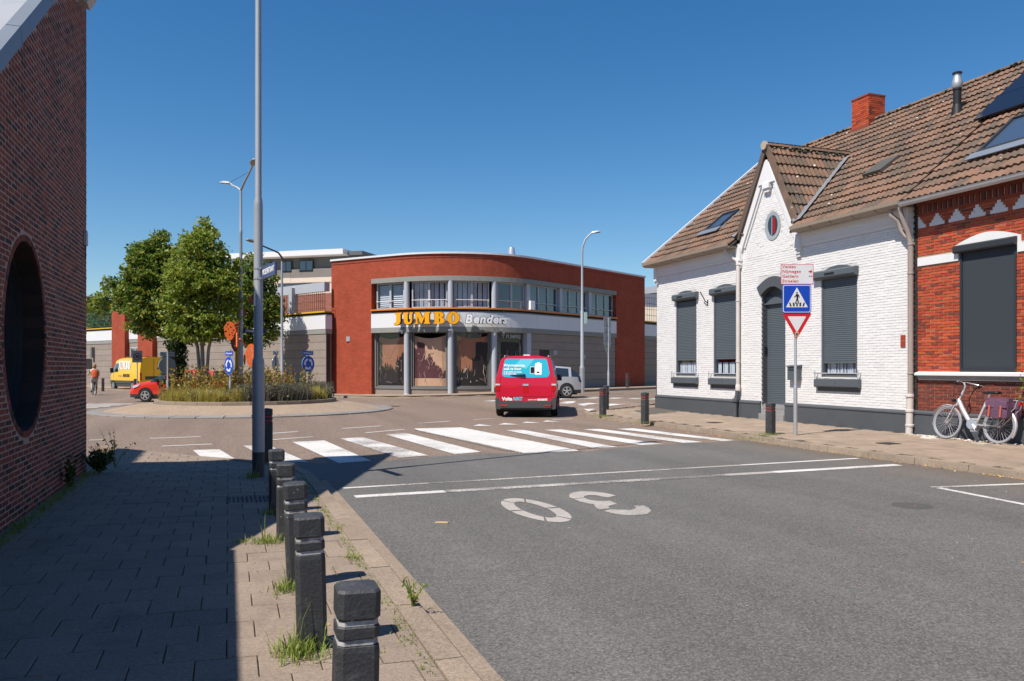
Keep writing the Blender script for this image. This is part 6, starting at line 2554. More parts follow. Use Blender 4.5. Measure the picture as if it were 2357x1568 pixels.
SX, SY = 11.58, 14.2
t = thing('sign_post', 'grey sign post on the right pavement carrying three traffic signs', 'sign post', (SX, SY, .11), R(-21))
b = MB()
b.lathe([(.042, 0), (.042, 1.02), (.036, 1.06), (.03, 1.08), (.03, 3.66)], 14)
b.build('pole', M['galv'], t, smooth=35, local=True)
b = MB()
for z in (2.2, 2.55, 2.72, 3.15, 3.35, 3.55):
    b.box((-.05, -.045, z), (.05, .035, z + .025))
b.build('clamp', M['galv'], t, local=True)
yF = -.047
# destinations
s1 = thing('direction_sign', 'white cycle direction sign with red place names above the blue crossing sign', 'traffic sign', (SX, SY, .11), R(-21))
flat('back_plate', plate_pts(.70, .44), yF, M['sign_back'], s1, 3.485, .02, .003)
flat('border', plate_pts(.70, .44), yF - .0035, M['sign_red'], s1, 3.485, .02)
flat('face', plate_pts(.676, .416), yF - .005, M['sign_white'], s1, 3.485, .02)
for k, w in enumerate(('Velden', 'Nijmegen', 'Geldern', 'Straelen')):
    me = text_mesh(w, .094, M['sign_red'], .0006, .0014, align='LEFT', spacing=1.12)
    me.transform(frame_mat((-.30, yF - .0075, 3.645 - .103 * k), (1, 0, 0), (0, 0, 1)))
    link('lettering', me, s1)
ar = [(-.035, .014), (.005, .014), (.0, .034), (.015, .036), (.045, 0), (.015, -.036), (0, -.034), (.005, -.014), (-.035, -.014)]
flat('arrow', ar, yF - .0065, M['sign_red'], s1, 3.54, .30)
for cx in (-.022, .022):
    flat('bicycle_symbol', [(.016 * math.cos(k * .785), .016 * math.sin(k * .785)) for k in range(8)], yF - .0065, M['sign_grey'], s1, 3.44, .31 + cx)
# crossing
s2 = thing('crossing_sign', 'square blue pedestrian crossing sign with a walking figure in a white triangle', 'traffic sign', (SX, SY, .11), R(-21))
zc_ = 2.955
flat('back_plate', plate_pts(.62, .62, .04), yF, M['bright_blue'], s2, zc_, .01, .012)
flat('rim', plate_pts(.618, .618, .04), yF - .0125, M['sign_blue'], s2, zc_, .01)
flat('white_line', plate_pts(.59, .59, .035), yF - .014, M['sign_white'], s2, zc_, .01)
flat('face', plate_pts(.562, .562, .03), yF - .0155, M['sign_blue'], s2, zc_, .01)
flat('triangle', [(-.235, -.185), (.235, -.185), (0, .245)], yF - .017, M['sign_white'], s2, zc_, .01)
k_ = yF - .0185
man = [(-.012, .10), (.02, .10), (.045, .075), (.058, .02), (.046, .015), (.03, .055), (.024, .0), (.04, -.07), (.055, -.12), (.038, -.125), (.02, -.08), (.002, -.035), (-.02, -.09), (-.04, -.125), (-.055, -.115), (-.032, -.07), (-.012, -.005), (-.012, .055), (-.04, .03), (-.065, .025), (-.066, .038), (-.045, .05), (-.025, .09)]
flat('walking_figure', man[::-1], k_, M['sign_black'], s2, zc_ + .0, .012)
flat('figure_head', [(.018 * math.cos(k * .628), .02 * math.sin(k * .628)) for k in range(10)], k_, M['sign_black'], s2, zc_ + .126, .012)
for k in range(5):
    x0 = -.155 + .078 * k
    sh = (k - 2) * -.012
    flat('crossing_bar', [(x0 - .016 - sh * -1, -.165), (x0 + .02 - sh * -1, -.165), (x0 + .014, -.085), (x0 - .014, -.085)], k_ - .0006, M['sign_black'], s2, zc_, .01)
# give way
s3 = thing('give_way_sign', 'red and white give way triangle below the blue crossing sign', 'traffic sign', (SX, SY, .11), R(-21))
zt = 2.365
flat('back_plate', tri(.65), yF, M['sign_back'], s3, zt, .015, .003)
flat('border', tri(.65), yF - .0035, M['sign_red'], s3, zt, .015)
flat('face', tri(.40, True, .012), yF - .005, M['sign_white'], s3, zt + .035, .015)
flat('sticker', plate_pts(.08, .1, .008), yF - .0065, M['cardboard'], s3, zt - .18, .012)
flat('sticker_print', plate_pts(.05, .05, .005), yF - .008, M['street_blue'], s3, zt - .18, .012)

# sign seen from behind beyond the crossing
c = at_depth(1400.5, 846, 36)
zg = gz(c.x, c.y) + .1
t = thing('sign_post', 'sign post seen from behind on the far side of the right crossing', 'sign post', (c.x, c.y, zg), R(32))
b = MB()
b.lathe([(.05, 0), (.05, 1.05), (.032, 1.1), (.032, 3.5)], 12)
b.build('pole', M['galv'], t, smooth=35, local=True)
for nm, pts, z, cat_, lab in (('direction_sign', plate_pts(.62, .46), 3.28, 'traffic sign', 'grey back of the upper rectangular sign on the post beyond the right crossing'),
                              ('crossing_sign', plate_pts(.60, .60, .04), 2.72, 'traffic sign', 'grey back of the square sign on the post beyond the right crossing'),
                              ('give_way_sign', tri(.72), 2.08, 'traffic sign', 'grey back of the triangular sign on the post beyond the right crossing')):
    s_ = thing(nm, lab, cat_, (c.x, c.y, zg), R(32))
    flat('plate', pts, .06, M['sign_back'], s_, z, 0, -.004)
    b = MB()
    b.box((-.28 if nm != 'give_way_sign' else -.2, .03, z + .1), (.28 if nm != 'give_way_sign' else .2, .055, z + .125))
    b.build('bracket', M['sign_dim'], s_, local=True)


def arrow_ring(parent, y, z, r_=.215):
    for k in range(3):
        a0 = R(100 + 120 * k)
        pts, inn = [], []
        for j in range(6):
            a = a0 + R(70) * j / 5
            pts.append((r_ * math.cos(a), r_ * math.sin(a)))
            inn.append(((r_ - .075) * math.cos(a), (r_ - .075) * math.sin(a)))
        a = a0 + R(70)
        tipa = a + R(34)
        head = [((r_ + .03) * math.cos(a), (r_ + .03) * math.sin(a)), ((r_ - .04) * math.cos(tipa), (r_ - .04) * math.sin(tipa)), ((r_ - .105) * math.cos(a), (r_ - .105) * math.sin(a))]
        b = MB()
        for j in range(5):
            b.prism([inn[j], pts[j], pts[j + 1], inn[j + 1]], (0, y, z), (1, 0, 0), (0, 0, 1), (0, -.001, 0))
        b.prism([head[2], head[0], head[1]], (0, y, z), (1, 0, 0), (0, 0, 1), (0, -.001, 0))
        b.build('arrow', M['sign_white'], parent, local=True)


disc = lambda r_, n=28: [(r_ * math.cos(2 * math.pi * k / n), r_ * math.sin(2 * math.pi * k / n)) for k in range(n)]
azc = lambda p: math.atan2(p.x, p.y)       # bearing from the camera
for px, Z, cy, rz, lab, face, word in ((530, 27.6, 841.5, -62, 'blue roundabout sign turned sideways left of the lamp post on the island', 1, 'Kolverpoort'),
                                       (707.5, 30.6, 838, 42, 'blue roundabout sign with a small blue name plate at the right end of the island', 1, 'Kolverpoort'),
                                       (386, 28.9, 842, 202, 'dull grey back of a round sign at the left end of the island', 0, None),
                                       (636.5, 32.6, 836, 246, 'pale back of a round sign seen almost edge on behind the island plants', 0, None)):
    c = at_depth(px, 846, Z)
    zc_ = EYE + (846 - cy) / 1833 * Z
    ang_ = -azc(c) + R(rz)
    t = thing('roundabout_sign', lab, 'traffic sign', (c.x, c.y, .38), ang_)
    zl2 = zc_ - .38
    b = MB()
    b.lathe([(.045, 0), (.045, zl2 - .55), (.028, zl2 - .5), (.028, zl2 + .55)], 10)
    b.build('pole', M['galv'], t, smooth=35, local=True)
    bm_ = 'bright_blue' if px != 636.5 else 'sign_back'
    flat('disc_edge', disc(.31), -.035, M[bm_], t, zl2, 0, .02)
    flat('disc_back', disc(.30), -.03, M['sign_dim' if px == 386 else 'sign_back'], t, zl2, 0, .004)
    if face:
        flat('disc_face', disc(.30), -.0555, M['sign_blue'], t, zl2, 0)
        arrow_ring(t, -.0575, zl2)
    flat('name_plate', plate_pts(.52, .155, .01), -.035, M['sign_blue'] if face else M[bm_], t, zl2 + .42, 0, .012)
    if not face:
        flat('plate_back', plate_pts(.48, .12, .01), -.03, M['sign_dim' if px == 386 else 'sign_back'], t, zl2 + .42, 0, .004)
    if word:
        me = text_mesh(word, .085, M['letter_white'], .0006, .001)
        me.transform(frame_mat((0, -.0485, zl2 + .42), (1, 0, 0), (0, 0, 1)))
        link('lettering', me, t)
c = at_depth(316, 846, 44)
t = thing('zone_sign', 'grey end of 30 zone sign on a thin pole before the yellow van', 'traffic sign', (c.x, c.y, .0), -azc(c) + R(8))
b = MB()
b.lathe([(.035, 0), (.03, 1.9)], 8)
b.build('pole', M['galv'], t, smooth=35, local=True)
zl2 = EYE + (846 - 821) / 1833 * 44
flat('plate', plate_pts(.52, .66, .02), -.03, M['sign_grey'], t, zl2, 0, .006)
for r0, r1, m in ((.2, .165, 'sign_black'),):
    b = MB()
    for k in range(28):
        a0, a1 = 2 * math.pi * k / 28, 2 * math.pi * (k + 1) / 28
        b.poly([(r0 * math.cos(a0), -.039, zl2 + r0 * math.sin(a0)), (r0 * math.cos(a1), -.039, zl2 + r0 * math.sin(a1)), (r1 * math.cos(a1), -.039, zl2 + r1 * math.sin(a1)), (r1 * math.cos(a0), -.039, zl2 + r1 * math.sin(a0))])
    b.build('ring', M[m], t, local=True)
me = text_mesh('30', .2, M['sign_black'], .001, .01)
me.transform(frame_mat((0, -.039, zl2), (1, 0, 0), (0, 0, 1)))
link('lettering', me, t)

# ---- orange sculpture on the island
c = at_depth(546, 846, 31.0)
t = thing('sculpture', 'orange perforated leaf sculpture on an ochre pole among the island trees', 'sculpture', (c.x, c.y, .38))
b = MB()
q = at_depth(544.5, 846, 31)
b.tube([(q.x, q.y, .38), (q.x + .02, q.y, 1.5), (q.x + .02, q.y, 3.4)], [.09, .08, .06], 10)
b.build('pole', M['ochre'], t, smooth=40)
rs = random.Random(5)


def holed_leaf(px, py, w, h, Z, m, tilt):
    o = at_depth(px, py, Z)
    W_, H_ = w / 1833 * Z / 2, h / 1833 * Z / 2
    outl = []
    for k in range(30):
        a = 2 * math.pi * k / 30
        r_ = 1 + .09 * math.sin(a * 7 + px)
        y = math.sin(a) * H_
        x = math.cos(a) * W_ * r_ * (1.0 - .32 * max(0, -math.sin(a)))
        outl.append((x, y))
    loops, used = [outl], []
    tries = 0
    while len(used) < 9 and tries < 400:
        tries += 1
        x, y, r_ = rs.uniform(-.7, .7) * W_, rs.uniform(-.8, .8) * H_, rs.uniform(.10, .2) * W_
        if (x / (W_ * .72)) ** 2 + (y / (H_ * .78)) ** 2 > 1: continue
        if all(math.hypot(x - u[0], y - u[1]) > r_ + u[2] + .03 for u in used):
            used.append((x, y, r_))
    for x, y, r_ in used:
        loops.append([(x + r_ * math.cos(-2 * math.pi * k / 10), y + r_ * math.sin(-2 * math.pi * k / 10)) for k in range(10)])
    me = outline_mesh(loops, M[m], .018)
    ux = Vector((CV * math.cos(tilt) + SV * math.sin(tilt), -SV * math.cos(tilt) + CV * math.sin(tilt), 0))
    put_flat('leaf_plate', me, t, o, ux, (0, 0, 1))
    for x, y, r_ in used[::2]:
        b = MB()
        cc = o + ux * x + Vector((0, 0, y))
        for kk in range(8):
            a0, a1 = kk * math.pi / 4, (kk + 1) * math.pi / 4
            b.poly([cc + ux * r_ * .55 * math.cos(a0) + Vector((0, 0, r_ * .55 * math.sin(a0))), cc + ux * r_ * .55 * math.cos(a1) + Vector((0, 0, r_ * .55 * math.sin(a1))), cc])
        b.build('disc', M['ochre'], t)


holed_leaf(529, 762, 26, 44, 28.3, 'orange', .2)
holed_leaf(541.5, 788, 24, 44, 30.9, 'rust', 1.0)
holed_leaf(578, 818.5, 26, 54, 28.3, 'orange', -.1)
holed_leaf(580, 691, 19, 18, 31.0, 'rust', .3)
holed_leaf(562.5, 720, 7, 32, 31.0, 'rust', .9)
holed_leaf(563, 828, 5, 24, 30.6, 'orange', 1.0)
b = MB()
for (x0, y0, x1, y1) in ((537, 748, 552, 741), (538, 753, 553, 751), (545, 800, 545, 745), (552, 780, 570, 800)):
    b.tube([at_depth(x0, y0, 28.6), at_depth(x1, y1, 29.4)], .028, 6)
b.build('stem', M['orange'], t)

# ================================================================== vehicles
def loft(stations, lab, cap):
    """stations: lists of (x, halfwidth, z) from sill to roof centre; lab(i, j) names the part of a cell, cap(end, j) of an end cell"""
    out = {}
    n, m_ = len(stations), len(stations[0])

    def add(key, q):
        out.setdefault(key, MB()).poly(q)
    P = lambda i, j, s: (stations[i][j][0], s * stations[i][j][1], stations[i][j][2])
    for i in range(n - 1):
        for j in range(m_ - 1):
            for s in (1, -1):
                q = [P(i, j, s), P(i + 1, j, s), P(i + 1, j + 1, s), P(i, j + 1, s)]
                if s > 0: q = q[::-1]
                if j == m_ - 2 and stations[i][m_ - 1][1] == 0:
                    pass
                add(lab(i, j, s), q)
    for e, i in (('rear', 0), ('front', n - 1)):
        for j in range(m_ - 1):
            q = [P(i, j, 1), P(i, j, -1), P(i, j + 1, -1), P(i, j + 1, 1)]
            if e == 'front': q = q[::-1]
            if stations[i][j + 1][1] < 1e-6: q = q[:2] + [q[2]] if True else q
            add(cap(e, j), q)
    return out


def weld(me):
    bm = bmesh.new()
    bm.from_mesh(me)
    bmesh.ops.remove_doubles(bm, verts=bm.verts, dist=.0005)
    bmesh.ops.dissolve_degenerate(bm, edges=bm.edges, dist=.0005)
    bmesh.ops.recalc_face_normals(bm, faces=bm.faces)
    bm.to_mesh(me)
    bm.free()


def body_parts(t, parts, mats):
    r = {}
    for k, b in parts.items():
        me = b.mesh(k, M[mats[k]], None)
        weld(me)
        me.polygons.foreach_set('use_smooth', [True] * len(me.polygons))
        me.set_sharp_from_angle(angle=R(38))
        r[k] = link(k, me, t)
    return r


def wheel(t, x, y, r_, w=.2, rim='alloy', spokes=5):
    s = 1 if y > 0 else -1
    b = MB()
    b.lathe([(r_ * .62, -w / 2), (r_ * .93, -w / 2), (r_, -w * .32), (r_, w * .32), (r_ * .93, w / 2), (r_ * .62, w / 2)], 24, (x, y, r_), 'y')
    wl_ = b.build('wheel', M['rubber'], t, smooth=40, local=True)
    b = MB()
    o = y + s * w * .42
    b.lathe([(r_ * .64, -.02 * s), (r_ * .66, .02 * s), (r_ * .58, .02 * s), (r_ * .56, -.05 * s), (0, -.05 * s)] if s > 0 else [(0, .05), (r_ * .56, .05), (r_ * .58, -.02), (r_ * .66, -.02), (r_ * .64, .02)], 24, (x, o, r_), 'y', cap=False)
    for k in range(spokes):
        a = 2 * math.pi * k / spokes + .3
        d = Vector((math.cos(a), 0, math.sin(a)))
        sd = Vector((-math.sin(a), 0, math.cos(a)))
        b.obox(Vector((x, o + s * .01, r_)) + d * r_ * .3, d * r_ * .3, sd * r_ * .085, Vector((0, .015, 0)))
    b.lathe([(0, .03 * s), (r_ * .16, .03 * s), (r_ * .16, -.02 * s)] if s > 0 else [(r_ * .16, .02), (r_ * .16, -.03), (0, -.03)], 12, (x, o, r_), 'y', cap=False)
    b.build('rim', M[rim], wl_, local=True)
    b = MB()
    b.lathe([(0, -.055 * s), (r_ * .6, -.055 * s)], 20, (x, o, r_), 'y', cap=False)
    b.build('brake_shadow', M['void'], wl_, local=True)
    return wl_


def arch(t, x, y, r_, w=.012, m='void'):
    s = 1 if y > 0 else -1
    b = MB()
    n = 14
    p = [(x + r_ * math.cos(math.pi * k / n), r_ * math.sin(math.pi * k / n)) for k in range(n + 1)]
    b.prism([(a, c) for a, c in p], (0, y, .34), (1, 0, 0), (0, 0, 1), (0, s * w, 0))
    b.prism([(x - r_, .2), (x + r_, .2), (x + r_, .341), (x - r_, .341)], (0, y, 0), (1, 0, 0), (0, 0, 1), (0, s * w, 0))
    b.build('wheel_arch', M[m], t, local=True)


# ------------------------------------------------------------------ red delivery van
VH = 19.6 + 4.2
vd = Vector((math.sin(R(VH)), math.cos(R(VH)), 0))
rc = at_depth(1210, 846, 25.1)
rc.z = 0.01
vp = rc + vd * 2.45
van = thing('delivery_van', 'red delivery van with a cyan advertising film on its tailgate window, driving into the roundabout', 'van', tuple(vp), R(90 - VH))
zs = [.24, .46, .62, .95, 1.25, 1.76, 1.88, 1.935, 1.945]
wf = [.90, .955, .965, .968, .945, .83, .755, .45, 0]
tail = lambda z: 0 if z < 1.0 else .15 * ((z - 1.0) / .94) ** 1.3
st = []
for x, ws, hs_ in ((-2.45, .955, 1), (-2.40, .985, 1), (-2.25, 1, 1), (-1.6, 1, 1), (-.6, 1, 1), (.4, 1, 1), (1.15, 1, .985)):
    st.append([(x + (tail(z) * (1 if x < -2.2 else (.4 if x < -2.0 else 0))), w * ws, .24 + (z - .24) * hs_) for z, w in zip(zs, wf)])
st.append([(1.75, w * (.99 if j < 5 else .95), z if j < 5 else min(z, 1.70 + .02 * j)) for j, (z, w) in enumerate(zip(zs, wf))])
st.append([(2.25, w * .97, min(z, [9, 9, 9, .95, 1.12, 1.18, 1.2, 1.22, 1.23][j])) for j, (z, w) in enumerate(zip(zs, wf))])
st.append([(2.65, w * .92, min(z, [9, 9, 9, .85, .95, .98, 1.0, 1.01, 1.02][j])) for j, (z, w) in enumerate(zip(zs, wf))])
st.append([(2.85, w * .8, min(z, [9, 9, .6, .7, .76, .78, .79, .8, .8][j])) for j, (z, w) in enumerate(zip(zs, wf))])


def vlab(i, j, s):
    if j == 0: return 'bumper'
    if i <= 1 and j == 1: return 'bumper'
    if j == 4 and 2 <= i <= 4: return 'side_film'
    if j == 4 and 5 <= i <= 7: return 'window'
    if i == 7 and j >= 4: return 'window'
    return 'body'


bp_ = body_parts(van, loft(st, vlab, lambda e, j: 'bumper' if j < 1 else 'body'), {'body': 'van_red', 'bumper': 'bumper', 'window': 'glass', 'side_film': 'van_cyan'})
RX_ = lambda z, off: -2.45 + tail(z) - off


def rear_plate(name, pts, m, off, parent=None, th=.006):
    """plate following the tailgate; pts are (right of centre, height)"""
    b = MB()
    n = len(pts)
    a = [(RX_(z, off), -y, z) for y, z in pts]
    c = [(RX_(z, off - th), -y, z) for y, z in pts]
    b.raw(a + c, [tuple(range(n))] + [(k, n + k, n + (k + 1) % n, (k + 1) % n) for k in range(n)])
    me = b.mesh(name, M[m])
    bm = bmesh.new(); bm.from_mesh(me); bmesh.ops.recalc_face_normals(bm, faces=bm.faces); bm.to_mesh(me); bm.free()
    return link(name, me, parent or van)


def rnd(pts, r_=.08, n=3):
    out = []
    for i in range(len(pts)):
        p, a, d = Vector(pts[i]), Vector(pts[i - 1]), Vector(pts[(i + 1) % len(pts)])
        e0, e1 = p + (a - p).normalized() * r_, p + (d - p).normalized() * r_
        for k in range(n + 1):
            t = k / n
            out.append(tuple(e0 * (1 - t) ** 2 + p * 2 * t * (1 - t) + e1 * t * t))
    return out


tg = rear_plate('tailgate_window', rnd([(-.66, 1.845), (.66, 1.845), (.76, 1.36), (.70, 1.265), (.2, 1.245), (-.2, 1.245), (-.70, 1.265), (-.76, 1.36)], .06), 'van_cyan', .006)
rear_plate('film_stripe', [(-.17, 1.835), (.27, 1.835), (.02, 1.52), (-.36, 1.62)], 'van_cyan2', .0075, tg, .001)


def rear_text(s, size, y, z, m='letter_white', bold=.003, shear=0, align='LEFT', off=.009, sq=1.0):
    me = text_mesh(s, size, M[m], .0008, bold, shear, align, 1.0, sq)
    sl_ = (tail(z + .01) - tail(z - .01)) / .02
    me.transform(frame_mat((RX_(z, off), -y, z), (0, -1, 0), (sl_, 0, 1)))
    return link('lettering', me, van)


rear_text('Warmtepomp,', .115, -.70, 1.635)
rear_text('ook te huur', .115, -.70, 1.525)
for z, w_ in ((1.425, .52), (1.365, .36)):
    rear_plate('tick_box', rnd([(-.70, z + .018), (-.66, z + .018), (-.66, z - .018), (-.70, z - .018)], .012, 2), 'letter_white', .008, tg, .001)
    rear_plate('tick', [(-.695, z), (-.683, z - .014), (-.655, z + .022), (-.683, z - .004)], 'sign_red', .0095, tg, .001)
    x = -.64
    for k in range(4):
        ww = (.10, .14, .07, .16)[k] * w_ / .47
        rear_plate('small_print', [(x, z + .012), (x + ww - .02, z + .012), (x + ww - .02, z - .012), (x, z - .012)], 'van_cyan2' if k == 9 else 'letter_white', .008, tg, .001)
        x += ww
rear_plate('printed_unit', rnd([(.29, 1.70), (.35, 1.70), (.355, 1.73), (.44, 1.73), (.445, 1.70), (.50, 1.70), (.50, 1.345), (.29, 1.345)], .012, 2), 'letter_white', .008, tg, .001)
rear_plate('printed_display', [(.345, 1.44), (.43, 1.44), (.43, 1.395), (.345, 1.395)], 'sign_black', .0095, tg, .001)
rear_plate('printed_box', [(.135, 1.595), (.288, 1.595), (.288, 1.375), (.135, 1.375)], 'letter_white', .008, tg, .001)
rear_plate('printed_vent', [(.148, 1.582), (.278, 1.582), (.278, 1.39), (.148, 1.39)], 'sign_black', .0095, tg, .001)
rear_plate('wiper', [(-.50, 1.325), (-.02, 1.365), (0, 1.255), (-.14, 1.26)], 'sign_black', .03, van, .02)
for s in (-1, 1):
    b = MB()
    z0, z1 = .83, 1.27
    for (za, zb, m) in ((.83, 1.005, 0), (1.006, 1.055, 1), (1.056, 1.27, 0)):
        y0, y1 = .815 * s, .975 * s
        q = [(RX_(z, .012), yy, z) for yy, z in ((y0, za), (y1 * .985, za), (y1 * .985, zb), (y0, zb))]
        sd = [(RX_(z, -.16), .972 * s + .004 * s, z) for z in (za, zb)]
        b.raw(q + sd + [(RX_(za, -.02), y0, za), (RX_(zb, -.02), y0, zb)], [(0, 1, 2, 3), (1, 4, 5, 2), (6, 0, 3, 7), (3, 2, 5), (0, 4, 1)], m)
    o = b.build('tail_lamp', [M['tail_red'], M['lamp_glass']], van, local=True)
rear_text('Volta', .15, -.745, .575, bold=.007)
rear_text('NXT', .15, -.385, .575, 'van_cyan2', bold=.008, sq=.9)
rear_text('samen met', .062, .07, .555, bold=.001)
rear_text('essent', .125, .36, .565, bold=.004, shear=.12)
b = MB()
b.prism(rnd([(-.95, .26), (.95, .26), (.965, .62), (.86, .63), (.78, .50), (-.78, .50), (-.86, .63), (-.965, .62)], .03, 2), (-2.475, 0, 0), (0, -1, 0), (0, 0, 1), (.06, 0, 0))
b.box((-2.52, -.8, .30), (-2.46, .8, .47))
b.build('rear_bumper', M['bumper'], van, local=True)
for s in (-1, 1):
    b = MB()
    b.box((-2.483, s * .62, .375), (-2.475, s * .85, .41))
    b.box((-2.530, s * .58, .355), (-2.515, s * .78, .395))
    b.build('reflector', M['tail_red'], van, local=True)
for s in (-1, 1):
    rear_plate('tailgate_seam', [(s * .80, .66), (s * .812, .66), (s * .812, 1.25), (s * .80, 1.25)][::s], 'car_seam', .003, None, .002)
rear_plate('tailgate_seam', [(-.79, .655), (.79, .655), (.79, .643), (-.79, .643)], 'car_seam', .003, None, .002)
rear_plate('plate_recess', rnd([(-.09, 1.03), (.09, 1.03), (.09, .76), (-.09, .76)], .02, 2), 'tail_red', .003)
rear_plate('emblem', [(-.09, 1.05), (.09, 1.05), (.09, .99), (-.09, .99)], 'alu', .014)
rear_plate('handle_recess', rnd([(-.75, .98), (-.2, .98), (-.3, .94), (-.7, .95)], .02, 2), 'car_red', .002)
b = MB()
b.box((-1.95, -.1, 1.935), (-1.75, .1, 1.985))
b.build('roof_vent', M['letter_white'], van, local=True)
b = MB()
for s in (-1, 1):
    b.tube([(-2.1, s * .70, 1.90), (-2.0, s * .70, 1.95), (.8, s * .70, 1.95), (.9, s * .70, 1.90)], .015, 6)
b.build('roof_rail', M['zinc'], van, local=True)
for x in (-1.55, 1.85):
    for y in (.885, -.885):
        wheel(van, x, y, .345, .22, 'alloy', 7)
        arch(van, x, .968 * (1 if y > 0 else -1), .40)
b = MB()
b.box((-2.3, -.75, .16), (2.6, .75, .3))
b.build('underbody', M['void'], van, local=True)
for s in (1, -1):
    b = MB()
    b.obox((1.75, s * 1.0, 1.2), (.06, 0, 0), (0, .09, 0), (0, 0, .11))
    b.build('wing_mirror', M['black'], van, local=True)


# ------------------------------------------------------------------ hatchbacks
def hatch(name, label, loc, rz, L_, W_, H_, paint):
    t = thing(name, label, 'car', tuple(loc), rz)
    k, kz, kw = L_ / 3.87, H_ / 1.43, W_ / 1.66
    S_ = [(-1.92, .80, .95, .74), (-1.80, .92, 1.08, .79), (-1.42, .94, 1.36, .83), (-.6, .93, 1.43, .83), (.05, .91, 1.425, .83), (.40, .90, 1.37, .83), (1.02, .87, .93, .82), (1.45, .80, .86, .80), (1.74, .68, .75, .75), (1.92, .52, .58, .62)]
    st = []
    for x, zb, zr_, w in S_:
        x, zb, zr_, w = x * k, zb * kz, zr_ * kz, w * kw
        st.append([(x, w * .93, .2), (x, w, .36), (x, w * 1.01, (.36 + zb) / 2), (x, w * .985, zb), (x, w * (.985 - .19 * min(1, (zr_ - zb) / .3)), zb + .84 * (zr_ - zb)), (x, w * (.9 - .2 * min(1, (zr_ - zb) / .3)), zr_ - .015), (x, w * .4, zr_ + .005), (x, 0, zr_ + .012)])

    def lab(i, j, s):
        if j == 3 and 1 <= i <= 5: return 'window'
        if i in (1, 5) and j >= 4: return 'window'
        if j == 0: return 'sill'
        return 'body'
    body_parts(t, loft(st, lab, lambda e, j: 'sill' if j == 0 else 'body'), {'body': paint, 'window': 'glass', 'sill': 'bumper'})
    for s in (1, -1):
        b = MB()                            # door pillars
        for x0, x1 in ((-.72, -.64), (-1.45, -1.33), (.42, .47)):
            za, zb = .93 * kz, 1.36 * kz
            b.raw([(x0 * k, s * (W_ / 2 * .985 + .004), za), (x1 * k, s * (W_ / 2 * .985 + .004), za), (x1 * k, s * (W_ / 2 * .80 + .006), zb), (x0 * k, s * (W_ / 2 * .80 + .006), zb)], [(0, 1, 2, 3)])
        b.build('door_pillar', M[paint], t, local=True)
        b = MB()
        for x in (.60, -.68):
            b.tube([(x * k, s * W_ / 2 * 1.006, .40), (x * k, s * (W_ / 2 * 1.012 + .002), .62), (x * k, s * (W_ / 2 * .99 + .003), .88 * kz)], .006, 4)
        b.build('door_seam', M['black'], t, local=True)
        b = MB()
        b.box((-.42 * k, s * (W_ / 2 - .01), .78 * kz), (-.22 * k, s * (W_ / 2 + .02), .82 * kz))
        b.build('door_handle', M['black'], t, local=True)
        b = MB()
        b.obox((.72 * k, s * (W_ / 2 + .09), .95 * kz), (.06, 0, 0), (0, .09, 0), (0, 0, .07))
        b.build('wing_mirror', M['black'], t, local=True)
        b = MB()
        hx = [(1.36, .80, .74), (1.56, .76, .735), (1.73, .66, .64), (1.70, .64, .62), (1.50, .70, .70)]
        b.raw([(1.42 * k, s * .815 * kw, .79 * kz), (1.72 * k, s * .772 * kw, .72 * kz), (1.86 * k, s * .60 * kw, .62 * kz), (1.84 * k, s * .62 * kw, .56 * kz), (1.70 * k, s * .785 * kw, .60 * kz), (1.50 * k, s * .815 * kw, .70 * kz),
               (1.55 * k, s * .70 * kw, .83 * kz)], [(0, 6, 2, 1), (0, 1, 4, 5), (1, 2, 3, 4)])
        b.build('headlight', M['lamp_glass'], t, local=True)
        b = MB()
        b.raw([(-1.93 * k, s * .60 * kw, .70 * kz), (-1.93 * k, s * .75 * kw, .70 * kz), (-1.80 * k, s * .80 * kw, .72 * kz), (-1.74 * k, s * .81 * kw, 1.02 * kz), (-1.82 * k, s * .74 * kw, 1.02 * kz), (-1.88 * k, s * .60 * kw, .92 * kz)], [(0, 1, 4, 5), (1, 2, 3, 4)])
        b.build('tail_lamp', M['tail_red' if paint != 'silver' else 'glass'], t, local=True)
        for x in (-1.23, 1.20):
            wheel(t, x * k, s * (W_ / 2 - .055), .305, .18)
            arch(t, x * k, s * (W_ / 2 * 1.004), .33)
    b = MB()
    b.prism([(-.42, .26), (.42, .26), (.5, .36), (.36, .46), (-.36, .46), (-.5, .36)], (1.925 * k, 0, 0), (0, 1, 0), (0, 0, 1), (.012, 0, 0))
    b.build('grille', M['black'], t, local=True)
    b = MB()
    b.box((1.93 * k, -.26, .47), (1.945 * k, .26, .57))
    b.build('number_plate', M['yellow'], t, local=True)
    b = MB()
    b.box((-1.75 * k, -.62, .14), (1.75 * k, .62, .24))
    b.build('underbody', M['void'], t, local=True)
    return t


def heading(deg):                          # degrees to the right of the view axis -> rotation about z
    return R(90) - VIEW - R(deg)


c = at_depth(1236, 846, 36.0)
c.z = gz(c.x, c.y) + .05
hatch('silver_car', 'silver hatchback half hidden behind the right side of the red van', c, heading(-97), 3.8, 1.65, 1.43, 'silver')
c = at_depth(424, 846, 37.2)
c.z = 0.0
hatch('red_car', 'bright red hatchback driving round behind the planted island', c, heading(-88), 4.5, 1.78, 1.48, 'car_red')

